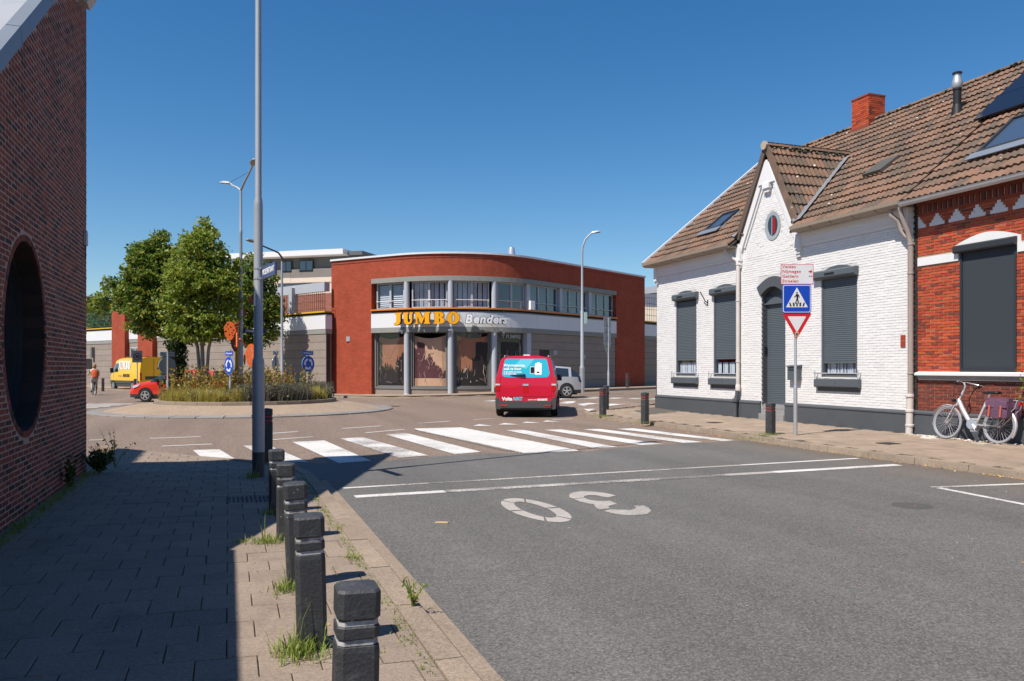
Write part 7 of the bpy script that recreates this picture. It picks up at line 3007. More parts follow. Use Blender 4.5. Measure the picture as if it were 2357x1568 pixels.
# ------------------------------------------------------------------ yellow van
c = at_depth(317, 846, 54.5)
c.z = .0
yv = thing('yellow_van', 'yellow supermarket delivery van parked by the grey brick wing', 'van', tuple(c), heading(-46))
yv.scale = (.92, .92, .92)
zs = [.32, .6, 1.22, 1.38, 2.02, 2.36, 2.45, 2.47]
wf = [.96, 1.0, 1.01, 1.0, .93, .86, .5, 0]
st = []
for x, ws in ((-2.95, .97), (-2.85, 1), (-1.2, 1), (.5, 1), (1.05, 1)):
    st.append([(x, w * ws, z) for z, w in zip(zs, wf)])
st.append([(1.85, w * (1 if j < 4 else .97), min(z, 9 if j < 4 else 1.95 + .05 * j)) for j, (z, w) in enumerate(zip(zs, wf))])
st.append([(2.42, w * .97, min(z, [9, 9, 1.15, 1.26, 1.40, 1.46, 1.48, 1.48][j])) for j, (z, w) in enumerate(zip(zs, wf))])
st.append([(2.80, w * .92, min(z, [9, 9, 1.0, 1.08, 1.14, 1.17, 1.18, 1.18][j])) for j, (z, w) in enumerate(zip(zs, wf))])
st.append([(2.98, w * .82, min(z, [9, 9, .8, .88, .92, .94, .95, .95][j])) for j, (z, w) in enumerate(zip(zs, wf))])


def ylab(i, j, s):
    if j == 0: return 'bumper'
    if j == 3 and 4 <= i <= 5: return 'window'
    if i == 5 and j >= 4: return 'window'
    return 'body'


body_parts(yv, loft(st, ylab, lambda e, j: 'bumper' if j == 0 else 'body'), {'body': 'van_yellow', 'bumper': 'bumper', 'window': 'glass'})
b = MB()
b.box((-2.9, 1.004, .56), (2.6, 1.02, .76))
b.box((-2.9, -1.02, .56), (2.6, -1.004, .76))
b.build('side_moulding', M['bumper'], yv, local=True)
for x in (-1.75, 1.95):
    for s in (1, -1):
        wheel(yv, x, s * .94, .36, .22, 'galv', 6)
        arch(yv, x, s * 1.015, .43)
for ch_, x in zip('JUMBO', (1.02, .66, .22, -.36, -.82)):
    xs = [p[0] for lp in JU[ch_] for p in lp]
    kx = .52 * (.82 if ch_ != 'M' else .74)
    me = outline_mesh([[(p[0] * kx, p[1] * .62) for p in lp] for lp in JU[ch_]], M['letter_white'], .002)
    me.transform(frame_mat((x, 1.008, 1.58), (-1, 0, 0), (0, -.06, 1)))
    link('lettering', me, yv)
me = text_mesh('BENDERS', .30, M['sign_black'], .002, .012)
me.transform(frame_mat((-.55, 1.018, 1.12), (-1, 0, 0), (0, 0, 1)))
link('lettering', me, yv)
me = text_mesh('boodschappen', .13, M['tail_red'], .001, .002)
me.transform(frame_mat((.65, 1.018, 1.10), (-1, 0, 0), (0, 0, 1)))
link('lettering', me, yv)
b = MB()
for s in (1, -1):
    b.box((-2.975, s * .84, .8), (-2.9, s * .975, 1.35))
b.build('tail_lamp', M['tail_red'], yv, local=True)
b = MB()
b.box((-2.99, -.9, .4), (-2.93, .9, .62))
b.box((-2.962, -.012, .6), (-2.953, .012, 2.3))
b.box((-2.965, -.35, .85), (-2.955, .6, 1.08))
b.build('rear_trim', M['bumper'], yv, local=True)
b = MB()
b.box((-1.0, -.5, 2.46), (.9, .5, 2.52))
b.build('roof_unit', M['bumper'], yv, local=True)
for s in (1, -1):
    b = MB()
    b.obox((1.98, s * 1.13, 1.5), (.05, 0, 0), (0, .11, 0), (0, 0, .18))
    b.build('wing_mirror', M['black'], yv, local=True)


# ================================================================== bicycle against the red house
def spokes_of(b, x, z, r_, n=28, hub=.03):
    for k in range(n):
        a = 2 * math.pi * k / n
        a2 = a + (.45 if k % 2 else -.45)
        s = .028 if k % 4 < 2 else -.028
        b.tube([(x + hub * math.cos(a2), s, z + hub * math.sin(a2)), (x + r_ * math.cos(a), 0, z + r_ * math.sin(a))], .0019, 3, caps=False)


def ring(b, x, z, r_, t, n=40, m_=8, flat_=1.0):
    vs, fs = [], []
    for k in range(n):
        a = 2 * math.pi * k / n
        for j in range(m_):
            w = 2 * math.pi * j / m_
            rr_ = r_ + t * math.cos(w) * flat_
            vs.append((x + rr_ * math.cos(a), t * math.sin(w), z + rr_ * math.sin(a)))
    for k in range(n):
        for j in range(m_):
            fs.append((k * m_ + j, k * m_ + (j + 1) % m_, ((k + 1) % n) * m_ + (j + 1) % m_, ((k + 1) % n) * m_ + j))
    b.raw(vs, fs)


def fender(b, x, z, r_, a0, a1, w=.028, n=14):
    vs, fs = [], []
    for k in range(n + 1):
        a = R(a0 + (a1 - a0) * k / n)
        for y, d in ((-w, -.014), (-w * .6, 0), (w * .6, 0), (w, -.014)):
            vs.append((x + (r_ + d) * math.cos(a), y, z + (r_ + d) * math.sin(a)))
    for k in range(n):
        for j in range(3):
            fs.append((k * 4 + j, k * 4 + j + 1, (k + 1) * 4 + j + 1, (k + 1) * 4 + j))
    b.raw(vs, fs)


def make_bike(name, label, loc, rot, full=True, frame_m='bike_frame', tyre='tyre_grey'):
    t = thing(name, label, 'bicycle', loc)
    t.rotation_euler = rot
    wr = .345
    for x, nm in ((.585, 'front_wheel'), (-.585, 'rear_wheel')):
        b = MB()
        ring(b, x, wr, wr - .022, .022, 40, 8)
        w = b.build(nm, M[tyre], t, smooth=60, local=True)
        b = MB()
        ring(b, x, wr, wr - .048, .011, 40, 6, 1.2)
        b.lathe([(.025, -.04), (.036, -.03), (.036, .03), (.025, .04)], 12, (x, 0, wr), 'y')
        b.build('rim', M['chrome'], w, smooth=50, local=True)
        b = MB()
        spokes_of(b, x, wr, wr - .055)
        b.build('spoke', M['chrome'], w, local=True)
        b = MB()
        if x > 0: fender(b, x, wr, wr + .022, 110, -12)
        else: fender(b, x, wr, wr + .022, 215, 30)
        b.build('mudguard', M[frame_m], t, smooth=40, local=True)
    b = MB()
    b.tube([(.40, 0, .70), (.27, 0, 1.0)], .024, 10)
    b.tube([(.37, 0, .82), (.26, 0, .64), (.12, 0, .45), (.02, 0, .36), (-.06, 0, .33)], [.04, .043, .043, .042, .04], 12)
    b.tube([(-.09, 0, .34), (-.265, 0, .80)], .026, 10)
    for s in (1, -1):
        b.tube([(-.09, s * .03, .33), (-.585, s * .06, wr)], .012, 6)
        b.tube([(-.24, s * .02, .74), (-.585, s * .06, wr)], .011, 6)
    b.build('frame', M[frame_m], t, smooth=40, local=True)
    b = MB()
    b.lathe([(.0, -.07), (.10, -.07), (.12, -.04), (.12, .04), (.10, .07), (0, .07)], 16, (-.02, 0, .345), 'y')
    b.build('motor_case', M['alu'], t, smooth=40, local=True)
    b = MB()
    for s in (1, -1):
        b.tube([(.585, s * .05, wr), (.50, s * .05, .52), (.425, s * .035, .69), (.40, 0, .72)], .013, 7)
    b.build('fork', M['chrome'], t, smooth=40, local=True)
    b = MB()
    b.tube([(.27, 0, .99), (.245, 0, 1.10), (.28, 0, 1.165)], .016, 8)
    hb = [(.10, .30, 1.13), (.16, .27, 1.145), (.25, .22, 1.165), (.31, .10, 1.18), (.29, 0, 1.165), (.31, -.10, 1.18), (.25, -.22, 1.165), (.16, -.27, 1.145), (.10, -.30, 1.13)]
    b.tube(hb, .0125, 8)
    h = b.build('handlebar', M['alu'], t, smooth=40, local=True)
    b = MB()
    for s in (1, -1):
        b.tube([(.17, s * .268, 1.147), (.06, s * .315, 1.118)], .019, 8)
        b.tube([(.23, s * .22, 1.155), (.30, s * .26, 1.135), (.25, s * .30, 1.12)], .006, 5)
    b.build('grip', M['black'], h, smooth=40, local=True)
    b = MB()
    b.tube([(.29, .12, 1.17), (.42, .10, 1.05), (.44, .05, .85), (.50, .03, .55)], .004, 4)
    b.tube([(.29, -.12, 1.17), (.40, -.06, 1.08), (.39, -.03, .88)], .004, 4)
    b.build('cable', M['black'], h, local=True)
    b = MB()
    b.tube([(-.265, 0, .79), (-.335, 0, .96)], .0145, 8)
    sp_ = b.build('seat_post', M['alu'], t, smooth=40, local=True)
    b = MB()
    vs, fs = [], []
    sec = [(-.20, .02, .012), (-.16, .022, .03), (-.05, .03, .035), (.06, .07, .04), (.13, .085, .045), (.16, .07, .03)]
    for x, hw, h_ in sec:
        for y, z in ((-hw, 0), (-hw * .8, h_ * .8), (0, h_), (hw * .8, h_ * .8), (hw, 0), (0, -.02)):
            vs.append((-.37 - x, y, .975 + z))
    for k in range(5):
        for j in range(6):
            fs.append((k * 6 + j, k * 6 + (j + 1) % 6, (k + 1) * 6 + (j + 1) % 6, (k + 1) * 6 + j))
    fs += [(5, 4, 3, 2, 1, 0), tuple(range(30, 36))]
    b.raw(vs, fs)
    b.build('saddle', M['black'], t, smooth=50, local=True)
    b = MB()
    for s in (1, -1):
        b.tube([(-.30, s * .05, .80), (-.45, s * .065, .845), (-.92, s * .065, .845), (-.97, s * .06, .83)], .008, 6)
        b.tube([(-.585, s * .075, wr), (-.72, s * .07, .845)], .007, 5)
        b.tube([(-.585, s * .075, wr), (-.93, s * .075, .70), (-.95, s * .065, .84)], .008, 5)
    for x in (-.5, -.65, -.8, -.95):
        b.tube([(x, -.065, .845), (x, .065, .845)], .006, 5)
    b.build('rack', M['chrome'] if full else M['black'], t, smooth=40, local=True)
    b = MB()
    b.tube([(-.07, .0, .33), (-.07, .09, .33), (-.17, .10, .20), (-.17, .18, .20)], .011, 6)
    b.tube([(-.07, .0, .33), (-.07, -.09, .33), (.03, -.10, .46), (.03, -.18, .46)], .011, 6)
    b.obox((-.17, .15, .20), (.04, 0, 0), (0, .045, 0), (0, 0, .012))
    b.obox((.03, -.15, .46), (.04, 0, 0), (0, .045, 0), (0, 0, .012))
    b.lathe([(.09, -.004), (.09, .004)], 18, (-.07, .062, .33), 'y')
    b.build('crank', M['alu'] if full else M['black'], t, smooth=40, local=True)
    b = MB()
    b.tube([(-.07, .066, .42), (-.585, .066, .385)], .005, 4)
    b.tube([(-.07, .066, .24), (-.585, .066, .305)], .005, 4)
    b.build('chain', M['black'], t, local=True)
    if full:
        b = MB()
        b.lathe([(0, 0), (.03, 0), (.038, .05), (.036, .07), (0, .075)], 10, (.44, 0, .80), 'x')
        b.tube([(.40, 0, .74), (.44, 0, .78)], .01, 5)
        b.build('headlamp', M['black'], t, smooth=40, local=True)
        b = MB()
        b.obox((-.985, 0, .79), (.015, 0, 0), (0, .05, 0), (0, 0, .03))
        b.build('rear_lamp', M['tail_red'], t, local=True)
        b = MB()
        b.tube([(-.18, -.02, .30), (-.22, -.12, .02)], .009, 6)
        b.build('kick_stand', M['black'], t, local=True)
        rs_ = random.Random(3)
        for s, nm in ((1, 'pannier'), (-1, 'pannier')):
            b = MB()
            vs, fs = [], []
            nx, nz = 8, 7
            for face, y in ((0, .075), (1, .185)):
                for i in range(nx + 1):
                    for j in range(nz + 1):
                        u, v = i / nx, j / nz
                        bul = 0 if face == 0 else (.03 * math.sin(math.pi * u) * math.sin(math.pi * (.15 + .8 * v)) + rs_.uniform(-.006, .006))
                        x = -.42 - .44 * u + (.03 * v if u < .5 else -.02 * v) + rs_.uniform(-.004, .004)
                        vs.append((x, s * (y + bul), .50 + .37 * v + rs_.uniform(-.004, .004) - (.02 * math.sin(math.pi * u) if v == 0 else 0)))
            st_ = (nx + 1) * (nz + 1)
            q = lambda f, i, j: f * st_ + i * (nz + 1) + j
            for i in range(nx):
                for j in range(nz):
                    fs += [(q(1, i, j), q(1, i + 1, j), q(1, i + 1, j + 1), q(1, i, j + 1)), (q(0, i, j), q(0, i, j + 1), q(0, i + 1, j + 1), q(0, i + 1, j))]
            for i in range(nx):
                fs += [(q(0, i, 0), q(0, i + 1, 0), q(1, i + 1, 0), q(1, i, 0)), (q(0, i, nz), q(1, i, nz), q(1, i + 1, nz), q(0, i + 1, nz))]
            for j in range(nz):
                fs += [(q(0, 0, j), q(1, 0, j), q(1, 0, j + 1), q(0, 0, j + 1)), (q(0, nx, j), q(0, nx, j + 1), q(1, nx, j + 1), q(1, nx, j))]
            b.raw(vs, fs)
            pn = b.build(nm, M['pannier'], t, smooth=60, local=True)
            b = MB()
            b.raw([(-.43, s * .07, .882), (-.86, s * .07, .882), (-.87, s * .212, .80), (-.87, s * .218, .68), (-.43, s * .218, .68), (-.42, s * .212, .80)], [(0, 1, 2, 5), (5, 2, 3, 4)])
            b.build('flap', M['pannier'], pn, local=True)
            b = MB()
            for x in (-.52, -.76):
                b.box((x - .018, s * .222, .50), (x + .018, s * .23, .72))
            b.build('strap', M['strap'], pn, local=True)
    return t


make_bike('bicycle', 'silver city bicycle with purple panniers leaning against the red brick house', (13.86, 11.82, .115), (R(7.5), 0, R(90)))
p = on_ground(217, 912)
cyc = at_depth(216.5, 846, 45.5)
bk2 = make_bike('bicycle', 'black bicycle under the rider on the far left beside the brick corner', (cyc.x, cyc.y, 0), (0, 0, heading(-35)), False, 'black', 'rubber')
cp = thing('person', 'cyclist with light hair and an orange vest riding away on the far left', 'person', (cyc.x, cyc.y, 0), heading(-35))
sk = bpy.data.meshes.new('body')
V = [(-.36, 0, 1.0), (-.30, 0, 1.22), (-.20, 0, 1.42), (-.14, 0, 1.52), (-.11, 0, 1.62), (-.10, 0, 1.70),
     (-.19, .19, 1.40), (-.02, .25, 1.24), (.16, .27, 1.15), (-.19, -.19, 1.40), (-.02, -.25, 1.24), (.16, -.27, 1.15),
     (-.34, .11, .96), (-.02, .12, .78), (-.16, .12, .36), (-.08, .13, .26), (-.34, -.11, .96), (.06, -.12, .86), (.02, -.12, .55), (.10, -.13, .50)]
E_ = [(0, 1), (1, 2), (2, 3), (3, 4), (4, 5), (2, 6), (6, 7), (7, 8), (2, 9), (9, 10), (10, 11), (0, 12), (12, 13), (13, 14), (14, 15), (0, 16), (16, 17), (17, 18), (18, 19)]
rad = [.15, .145, .15, .055, .085, .09, .07, .05, .035, .07, .05, .035, .11, .075, .05, .045, .11, .075, .05, .045]
sk.from_pydata(V, E_, [])
so = bpy.data.objects.new('body', sk)
COL.objects.link(so)
md = so.modifiers.new('skin', 'SKIN')
for v, r_ in zip(sk.skin_vertices[0].data, rad):
    v.radius = (r_, r_)
sk.skin_vertices[0].data[0].use_root = True
so.modifiers.new('sub', 'SUBSURF').levels = 1
dg = bpy.context.evaluated_depsgraph_get()
me = bpy.data.meshes.new_from_object(so.evaluated_get(dg))
bpy.data.objects.remove(so)
for m in ('cloth_pale', 'skin'):
    me.materials.append(M[m])
for p_ in me.polygons:
    c = p_.center
    p_.material_index = 1 if (c.z > 1.5 or c.x > .08 and c.z > 1.1) else 0
me.polygons.foreach_set('use_smooth', [True] * len(me.polygons))
link('body', me, cp)
b = MB()
b.lathe([(.16, 1.02), (.175, 1.12), (.18, 1.3), (.165, 1.42), (.09, 1.47)], 14)
vest = b.mesh('vest', M['jacket'], 60)
for v in vest.vertices:
    v.co.x = v.co.x * 1.0 - .36 + (v.co.z - 1.0) * .38
    v.co.y *= 1.12
link('vest', vest, cp)
b = MB()
b.lathe([(.05, 1.48), (.10, 1.55), (.112, 1.64), (.10, 1.74), (.06, 1.79), (0, 1.80)], 12, (-.135, 0, 0))
b.build('hair', M['hair'], cp, smooth=60, local=True)
b = MB()
b.lathe([(.05, 0), (.055, .05), (.03, .1)], 8, (-.06, .13, .2), 'x')
b.lathe([(.05, 0), (.055, .05), (.03, .1)], 8, (.1, -.13, .44), 'x')
b.build('shoe', M['black'], cp, local=True)

# ================================================================== vegetation and small things
rv = random.Random(11)


def rdir(r_=rv):
    z = r_.uniform(-1, 1)
    a = r_.uniform(0, 2 * math.pi)
    s = math.sqrt(1 - z * z)
    return Vector((s * math.cos(a), s * math.sin(a), z))


def leaf_quad(b, p, size, up_bias=.3, asp=.62):
    n = (rdir() + Vector((-.25, -.2, up_bias))).normalized()
    a = n.cross(rdir()).normalized()
    c = n.cross(a)
    a, c = a * size, c * size * asp
    b.raw([p - a, p + c * .8 - a * .1, p + a, p - c * .8 - a * .1], [(0, 1, 2, 3)])


def tree(name, label, base, trunks, blobs, n_clump, per, size, leaf, bark, group=None, clump_r=.3, spread=.75):
    t = thing(name, label, 'tree', base, 0, group)
    b = MB()
    for pts, rs_ in trunks:
        b.tube(pts, rs_, 8)
    b.build('trunk', M[bark], t, smooth=60)
    cb, bb = MB(), MB()
    tot = sum(q[1][0] * q[1][1] * q[1][2] for q in blobs)
    for c, rr_ in blobs:
        k = int(n_clump * rr_[0] * rr_[1] * rr_[2] / tot) + 1
        for _ in range(k):
            d = rdir()
            rad_ = rv.random() ** .45
            p = Vector((c[0] + d.x * rr_[0] * rad_, c[1] + d.y * rr_[1] * rad_, c[2] + d.z * rr_[2] * rad_))
            if rv.random() < .10:
                q = trunks[0][0][-1]
                q2 = Vector(c)
                bb.tube([q2.lerp(Vector(q), .6), q2.lerp(p, .5), p], [.03, .018, .006], 4, caps=False)
            cr = clump_r * rv.uniform(.6, 1.3)
            for _ in range(int(per * rv.uniform(.6, 1.3))):
                e = rdir() * cr * (rv.random() ** .5)
                leaf_quad(cb, p + Vector((e.x, e.y, e.z * .7)), size * rv.uniform(.7, 1.25))
    bb.build('branch', M[bark], t)
    cb.build('crown', M[leaf], t)
    return t


def bl(px, py, Z, rx_, rz_, ry_=None):     # a lobe of a crown given where it stands: view position, distance, radii in metres
    p = at_depth(px, py, Z)
    return ((p.x, p.y, p.z), (rx_, ry_ or rx_, rz_))


g0 = .38
c = at_depth(392, 846, 31.0)
T = lambda px, py, Z: tuple(at_depth(px, py, Z))
tree('broadleaf_tree', 'dense green tree with a drooping left side at the left of the roundabout island', (c.x, c.y, g0),
     [([(c.x, c.y, g0), T(392, 800, 31), T(388, 740, 31), T(376, 660, 31)], [.13, .11, .09, .05])],
     [bl(340, 620, 31.2, .85, .95), bl(366, 575, 31.2, .6, .65), bl(330, 585, 31.4, .45, .45), bl(300, 668, 31.2, .75, .55), bl(268, 655, 31.6, .45, .4), bl(345, 705, 31, .95, .7), bl(388, 640, 31.3, .75, 1.0),
      bl(388, 745, 31, .55, .7), bl(330, 745, 31, .55, .35), bl(285, 700, 31.3, .5, .35), bl(372, 545, 31.3, .28, .28), bl(350, 765, 31, .35, .3), bl(240, 690, 32, .4, .35), bl(228, 712, 34, .4, .4)],
     680, 27, .088, 'leaf_green', 'bark')
c = at_depth(468, 846, 29.6)
tree('birch_tree', 'airy yellow green multi stemmed tree in the middle of the roundabout island', (c.x, c.y, g0),
     [([(c.x, c.y, g0), T(466, 810, 29.6), T(463, 740, 29.6), T(462, 620, 29.6), T(468, 540, 29.6)], [.09, .075, .06, .04, .015]),
      ([(c.x - .05, c.y, g0), T(455, 800, 29.7), T(436, 720, 29.8), T(425, 640, 29.8)], [.07, .06, .04, .015]),
      ([(c.x + .06, c.y, g0), T(480, 805, 29.4), T(497, 730, 29.2), T(508, 640, 29.2)], [.07, .06, .04, .015]),
      ([T(463, 740, 29.6), T(485, 690, 29.4), T(492, 600, 29.4)], [.04, .03, .01])],
     [bl(460, 585, 29.6, .95, .95), bl(470, 535, 29.6, .55, .5), bl(455, 650, 29.5, 1.25, .9), bl(425, 700, 29.4, .95, .7), bl(495, 665, 29.4, .85, .85), bl(520, 640, 29.6, .5, .6), bl(440, 745, 29.3, .95, .55),
      bl(405, 640, 29.6, .55, .7), bl(500, 735, 29.3, .75, .6), bl(468, 770, 29.3, .8, .45), bl(472, 515, 29.6, .22, .3), bl(430, 565, 29.7, .45, .45), bl(505, 600, 29.6, .4, .5), bl(415, 770, 29.3, .45, .35), bl(535, 690, 29.6, .5, .6), bl(520, 760, 29.4, .5, .4), bl(545, 620, 30, .4, .45)],
     800, 28, .078, 'leaf_birch', 'bark_pale', None, .3)
c = at_depth(600, 846, 44.0)
tree('broadleaf_tree', 'green tree half hidden behind the lamp poles, standing before the grey brick wing', (c.x, c.y, .1),
     [([(c.x, c.y, .1), T(598, 800, 44), T(595, 720, 44), T(590, 650, 44)], [.15, .12, .09, .04])],
     [bl(575, 680, 44, 1.16, 1.16), bl(600, 640, 44, 0.82, 0.88), bl(610, 710, 44, 1.02, 0.88), bl(560, 640, 44, 0.82, 0.95), bl(585, 600, 44, 0.48, 0.54), bl(618, 760, 44, 0.68, 0.68), bl(565, 745, 44, 0.82, 0.82), bl(628, 690, 44, 0.48, 0.41), bl(540, 700, 44, 0.68, 0.82), bl(590, 780, 44, 0.68, 0.61), bl(545, 640, 44, 0.82, 0.82), bl(560, 770, 44, 0.82, 0.68), bl(535, 740, 44, 0.68, 0.68), bl(630, 730, 44, 0.54, 0.54)],
     640, 26, .11, 'leaf_green', 'bark', None, .4)
c = at_depth(402, 846, 30.8)
b0 = [bl(402 + i * 1.0, 878 - i * 17, 30.8, .46 - .012 * i, .34) for i in range(10)]
tree('columnar_shrub', 'dark narrow ivy clad column of leaves beside the blank round sign', (c.x, c.y, g0), [([(c.x, c.y, g0), T(402, 800, 30.6), T(406, 745, 30.6)], [.1, .08, .04])], b0, 210, 22, .075, 'leaf_dark', 'bark', None, .22)
for k, (px, py, Z, rx_, rz_, lab) in enumerate(((222, 712, 84, 2.2, 1.9, 'dark green tree behind the far left parking deck, next to the brick corner'), (246, 700, 82, 2.4, 1.7, 'dark tree behind the green mesh fence on the far left'), (270, 715, 80, 2.0, 1.3, 'low dark tree behind the fence, left of the red brick pillar'))):
    c = at_depth(px, py, Z)
    tree('far_tree', lab, (c.x, c.y, 0), [([(c.x, c.y, 0), (c.x, c.y, c.z)], [.25, .15])], [((c.x, c.y, c.z - .3), (rx_, rx_, rz_)), ((c.x + .8, c.y, c.z - 1.2), (rx_ * .9, rx_, rz_)), ((c.x, c.y, c.z - 2.5), (rx_, rx_, rz_))], 110, 20, .24, 'leaf_green', 'bark', 'trees behind the parking deck', .7)


# ---- planting of the island
def blade(b, p, h, lean, w, n=2):
    d = Vector((lean[0], lean[1], 0))
    s = Vector((-lean[1], lean[0], 0))
    s = s.normalized() * w if s.length > 1e-4 else Vector((w, 0, 0))
    mid = p + d * .35 + Vector((0, 0, h * .62))
    tip = p + d + Vector((0, 0, h))
    b.raw([p - s, p + s, mid + s * .8, mid - s * .8, tip], [(0, 1, 2, 3), (3, 2, 4)])


def in_island(x, y, k=.93):
    return (x - RC.x) ** 2 + (y - RC.y) ** 2 < ((RI - .14) * k) ** 2


def island_pts(n, zones, k=.97):
    out = []
    while len(out) < n:
        px, py, s = zones[rv.randrange(len(zones))]
        x, y = rv.gauss(px, s), rv.gauss(py, s)
        if in_island(x, y, k): out.append((x, y))
    return out


fr = lambda deg, r_: (RC.x + r_ * math.cos(R(deg)), RC.y + r_ * math.sin(R(deg)))
gb_ = MB()
tufts = [(*fr(a, r_), .28) for a, r_ in ((212, 2.7), (225, 2.75), (238, 2.75), (250, 2.8), (262, 2.85), (200, 2.6), (232, 2.2), (322, 2.7), (335, 2.7), (190, 2.5), (218, 2.0))]
for x, y in island_pts(260, tufts):
    for _ in range(26):
        a, l = rv.uniform(0, 6.283), rv.uniform(.05, .34)
        blade(gb_, Vector((x + rv.gauss(0, .06), y + rv.gauss(0, .06), .37)), rv.uniform(.14, .52) + .22 * rv.random() ** 4, (l * math.cos(a), l * math.sin(a)), .007)
gb_.build('ornamental_grass', M['straw'], kind='stuff')
lb_ = MB()
lav = [(*fr(a, r_), .3) for a, r_ in ((275, 2.75), (285, 2.75), (296, 2.75), (308, 2.75), (345, 2.6), (355, 2.6), (8, 2.5), (290, 2.2), (268, 2.3), (300, 2.0), (340, 2.0))]
for x, y in island_pts(420, lav):
    for _ in range(12):
        a, l = rv.uniform(0, 6.283), rv.uniform(.03, .2)
        h = rv.uniform(.3, .72)
        p = Vector((x + rv.gauss(0, .06), y + rv.gauss(0, .06), .37))
        blade(lb_, p, h, (l * math.cos(a), l * math.sin(a)), .009)
        if rv.random() < .6:
            for _ in range(3):
                leaf_quad(lb_, p + Vector((l * math.cos(a), l * math.sin(a), h * rv.uniform(.5, 1.0))), .032)
lb_.build('lavender_bed', M['lavender'], kind='stuff')
fb_ = MB()
fl_ = [(*fr(a, r_), .5) for a, r_ in ((200, 1.7), (225, 1.5), (250, 1.6), (275, 1.5), (300, 1.2), (320, 1.6), (340, 1.3), (180, 1.6), (0, .6), (90, 1.5), (10, 2.0), (210, 2.2))]
for x, y in island_pts(330, fl_):
    h = rv.uniform(.65, 1.3)
    p = Vector((x, y, .37))
    l = (rv.gauss(0, .1), rv.gauss(0, .1))
    blade(fb_, p, h, l, .012)
    for j in range(14):
        f = rv.uniform(.45, 1.02)
        q = p + Vector((l[0] * f, l[1] * f, h * f)) + rdir() * .07
        leaf_quad(fb_, q, rv.uniform(.035, .07), .1)
fb_.build('flower_bed', M['flower'], kind='stuff')
ub = MB()
for x, y in island_pts(700, [(RC.x, RC.y, 1.6)], .98):
    for _ in range(7):
        leaf_quad(ub, Vector((x, y, .4 + rv.random() * .35)) + rdir() * .12, .07)
ub.build('undergrowth', M['lavender'], kind='stuff')


# ---- tufts, weeds, fallen leaves
def tuft(x, y, z, n, h, r_, name='grass_tuft', m='weed', label=None, cat='grass tuft', tall=0):
    b = MB()
    for _ in range(n):
        a, l = rv.uniform(0, 6.283), rv.uniform(.2, 1) * h * .8
        hh = h * rv.uniform(.35, 1.0)
        blade(b, Vector((x + rv.gauss(0, r_), y + rv.gauss(0, r_), z - .004)), hh, (l * math.cos(a), l * math.sin(a)), .0035)
    for _ in range(tall):
        a = rv.uniform(0, 6.283)
        blade(b, Vector((x + rv.gauss(0, r_), y + rv.gauss(0, r_), z)), h * rv.uniform(1.6, 2.6), (h * .8 * math.cos(a), h * .8 * math.sin(a)), .0025)
    o = b.build(name, M[m])
    return tag(o, label, cat)


for x, y, n, h, r_, tl, lab in ((.36, 4.28, 220, .13, .07, 9, 'bright grass tuft with tall stems at the foot of the second nearest bollard'),
                                (.37, 5.55, 130, .10, .06, 7, 'grass tuft left of the third bollard from the front'),
                                (.32, 7.1, 120, .10, .07, 6, 'grass tuft left of the fourth bollard from the front'),
                                (.14, 7.2, 60, .05, .07, 0, 'flat green weed patch on the slabs left of the fourth bollard'),
                                (.42, 8.5, 70, .09, .05, 3, 'grass tuft at the foot of the farthest bollard on the left kerb'),
                                (.30, 11.35, 60, .14, .05, 3, 'dark weed at the foot of the tall lamp pole'),
                                (.93, 6.35, 60, .04, .05, 0, 'small weed in the joint beside the left kerb'),
                                (1.0, 7.6, 50, .04, .06, 0, 'weed strip in the kerb joint farther along the left kerb')):
    tuft(x, y, zl_(x), n, h, r_, 'grass_tuft', 'weed', lab, 'grass tuft', tl)
mb_ = MB()
for k in range(170):
    y = rv.uniform(3, 11.5)
    x = rv.choice((.95, .95, .93, .97, rv.uniform(.55, 1.0)))
    for _ in range(7):
        a, l = rv.uniform(0, 6.283), .02
        blade(mb_, Vector((x + rv.gauss(0, .02), y + rv.gauss(0, .05), zl_(x) - .002)), rv.uniform(.008, .03), (l * math.cos(a), l * math.sin(a)), .003)
for k in range(260):
    x, y = rv.uniform(-1.86, -1.74), rv.uniform(6, 12.4)
    for _ in range(6):
        a, l = rv.uniform(0, 6.283), .03
        blade(mb_, Vector((x + abs(rv.gauss(0, .03)), y + rv.gauss(0, .04), zl_(x) - .002)), rv.uniform(.01, .06), (l * math.cos(a), l * math.sin(a)), .003)
mb_.build('joint_moss', M['weed'], kind='stuff')


def herb(x, y, z, h, n, spread, leaf, m, label, name='weed_plant', cat='weed'):
    t = thing(name, label, cat, (x, y, z))
    b, l_ = MB(), MB()
    for _ in range(n):
        a, l = rv.uniform(0, 6.283), rv.uniform(.1, 1) * spread
        hh = h * rv.uniform(.5, 1)
        q = [Vector((x, y, z)), Vector((x + l * .4 * math.cos(a), y + l * .4 * math.sin(a), z + hh * .55)), Vector((x + l * math.cos(a), y + l * math.sin(a), z + hh))]
        b.tube(q, [.006, .004, .002], 4, caps=False)
        for k in range(7):
            f = rv.uniform(.25, 1)
            p = q[0].lerp(q[1], f * 2) if f < .5 else q[1].lerp(q[2], f * 2 - 1)
            leaf_quad(l_, p + rdir() * leaf * .8, leaf * rv.uniform(.6, 1.2), .3, .5)
    b.build('stem', M['weed'], t)
    l_.build('foliage', M[m], t)
    return t


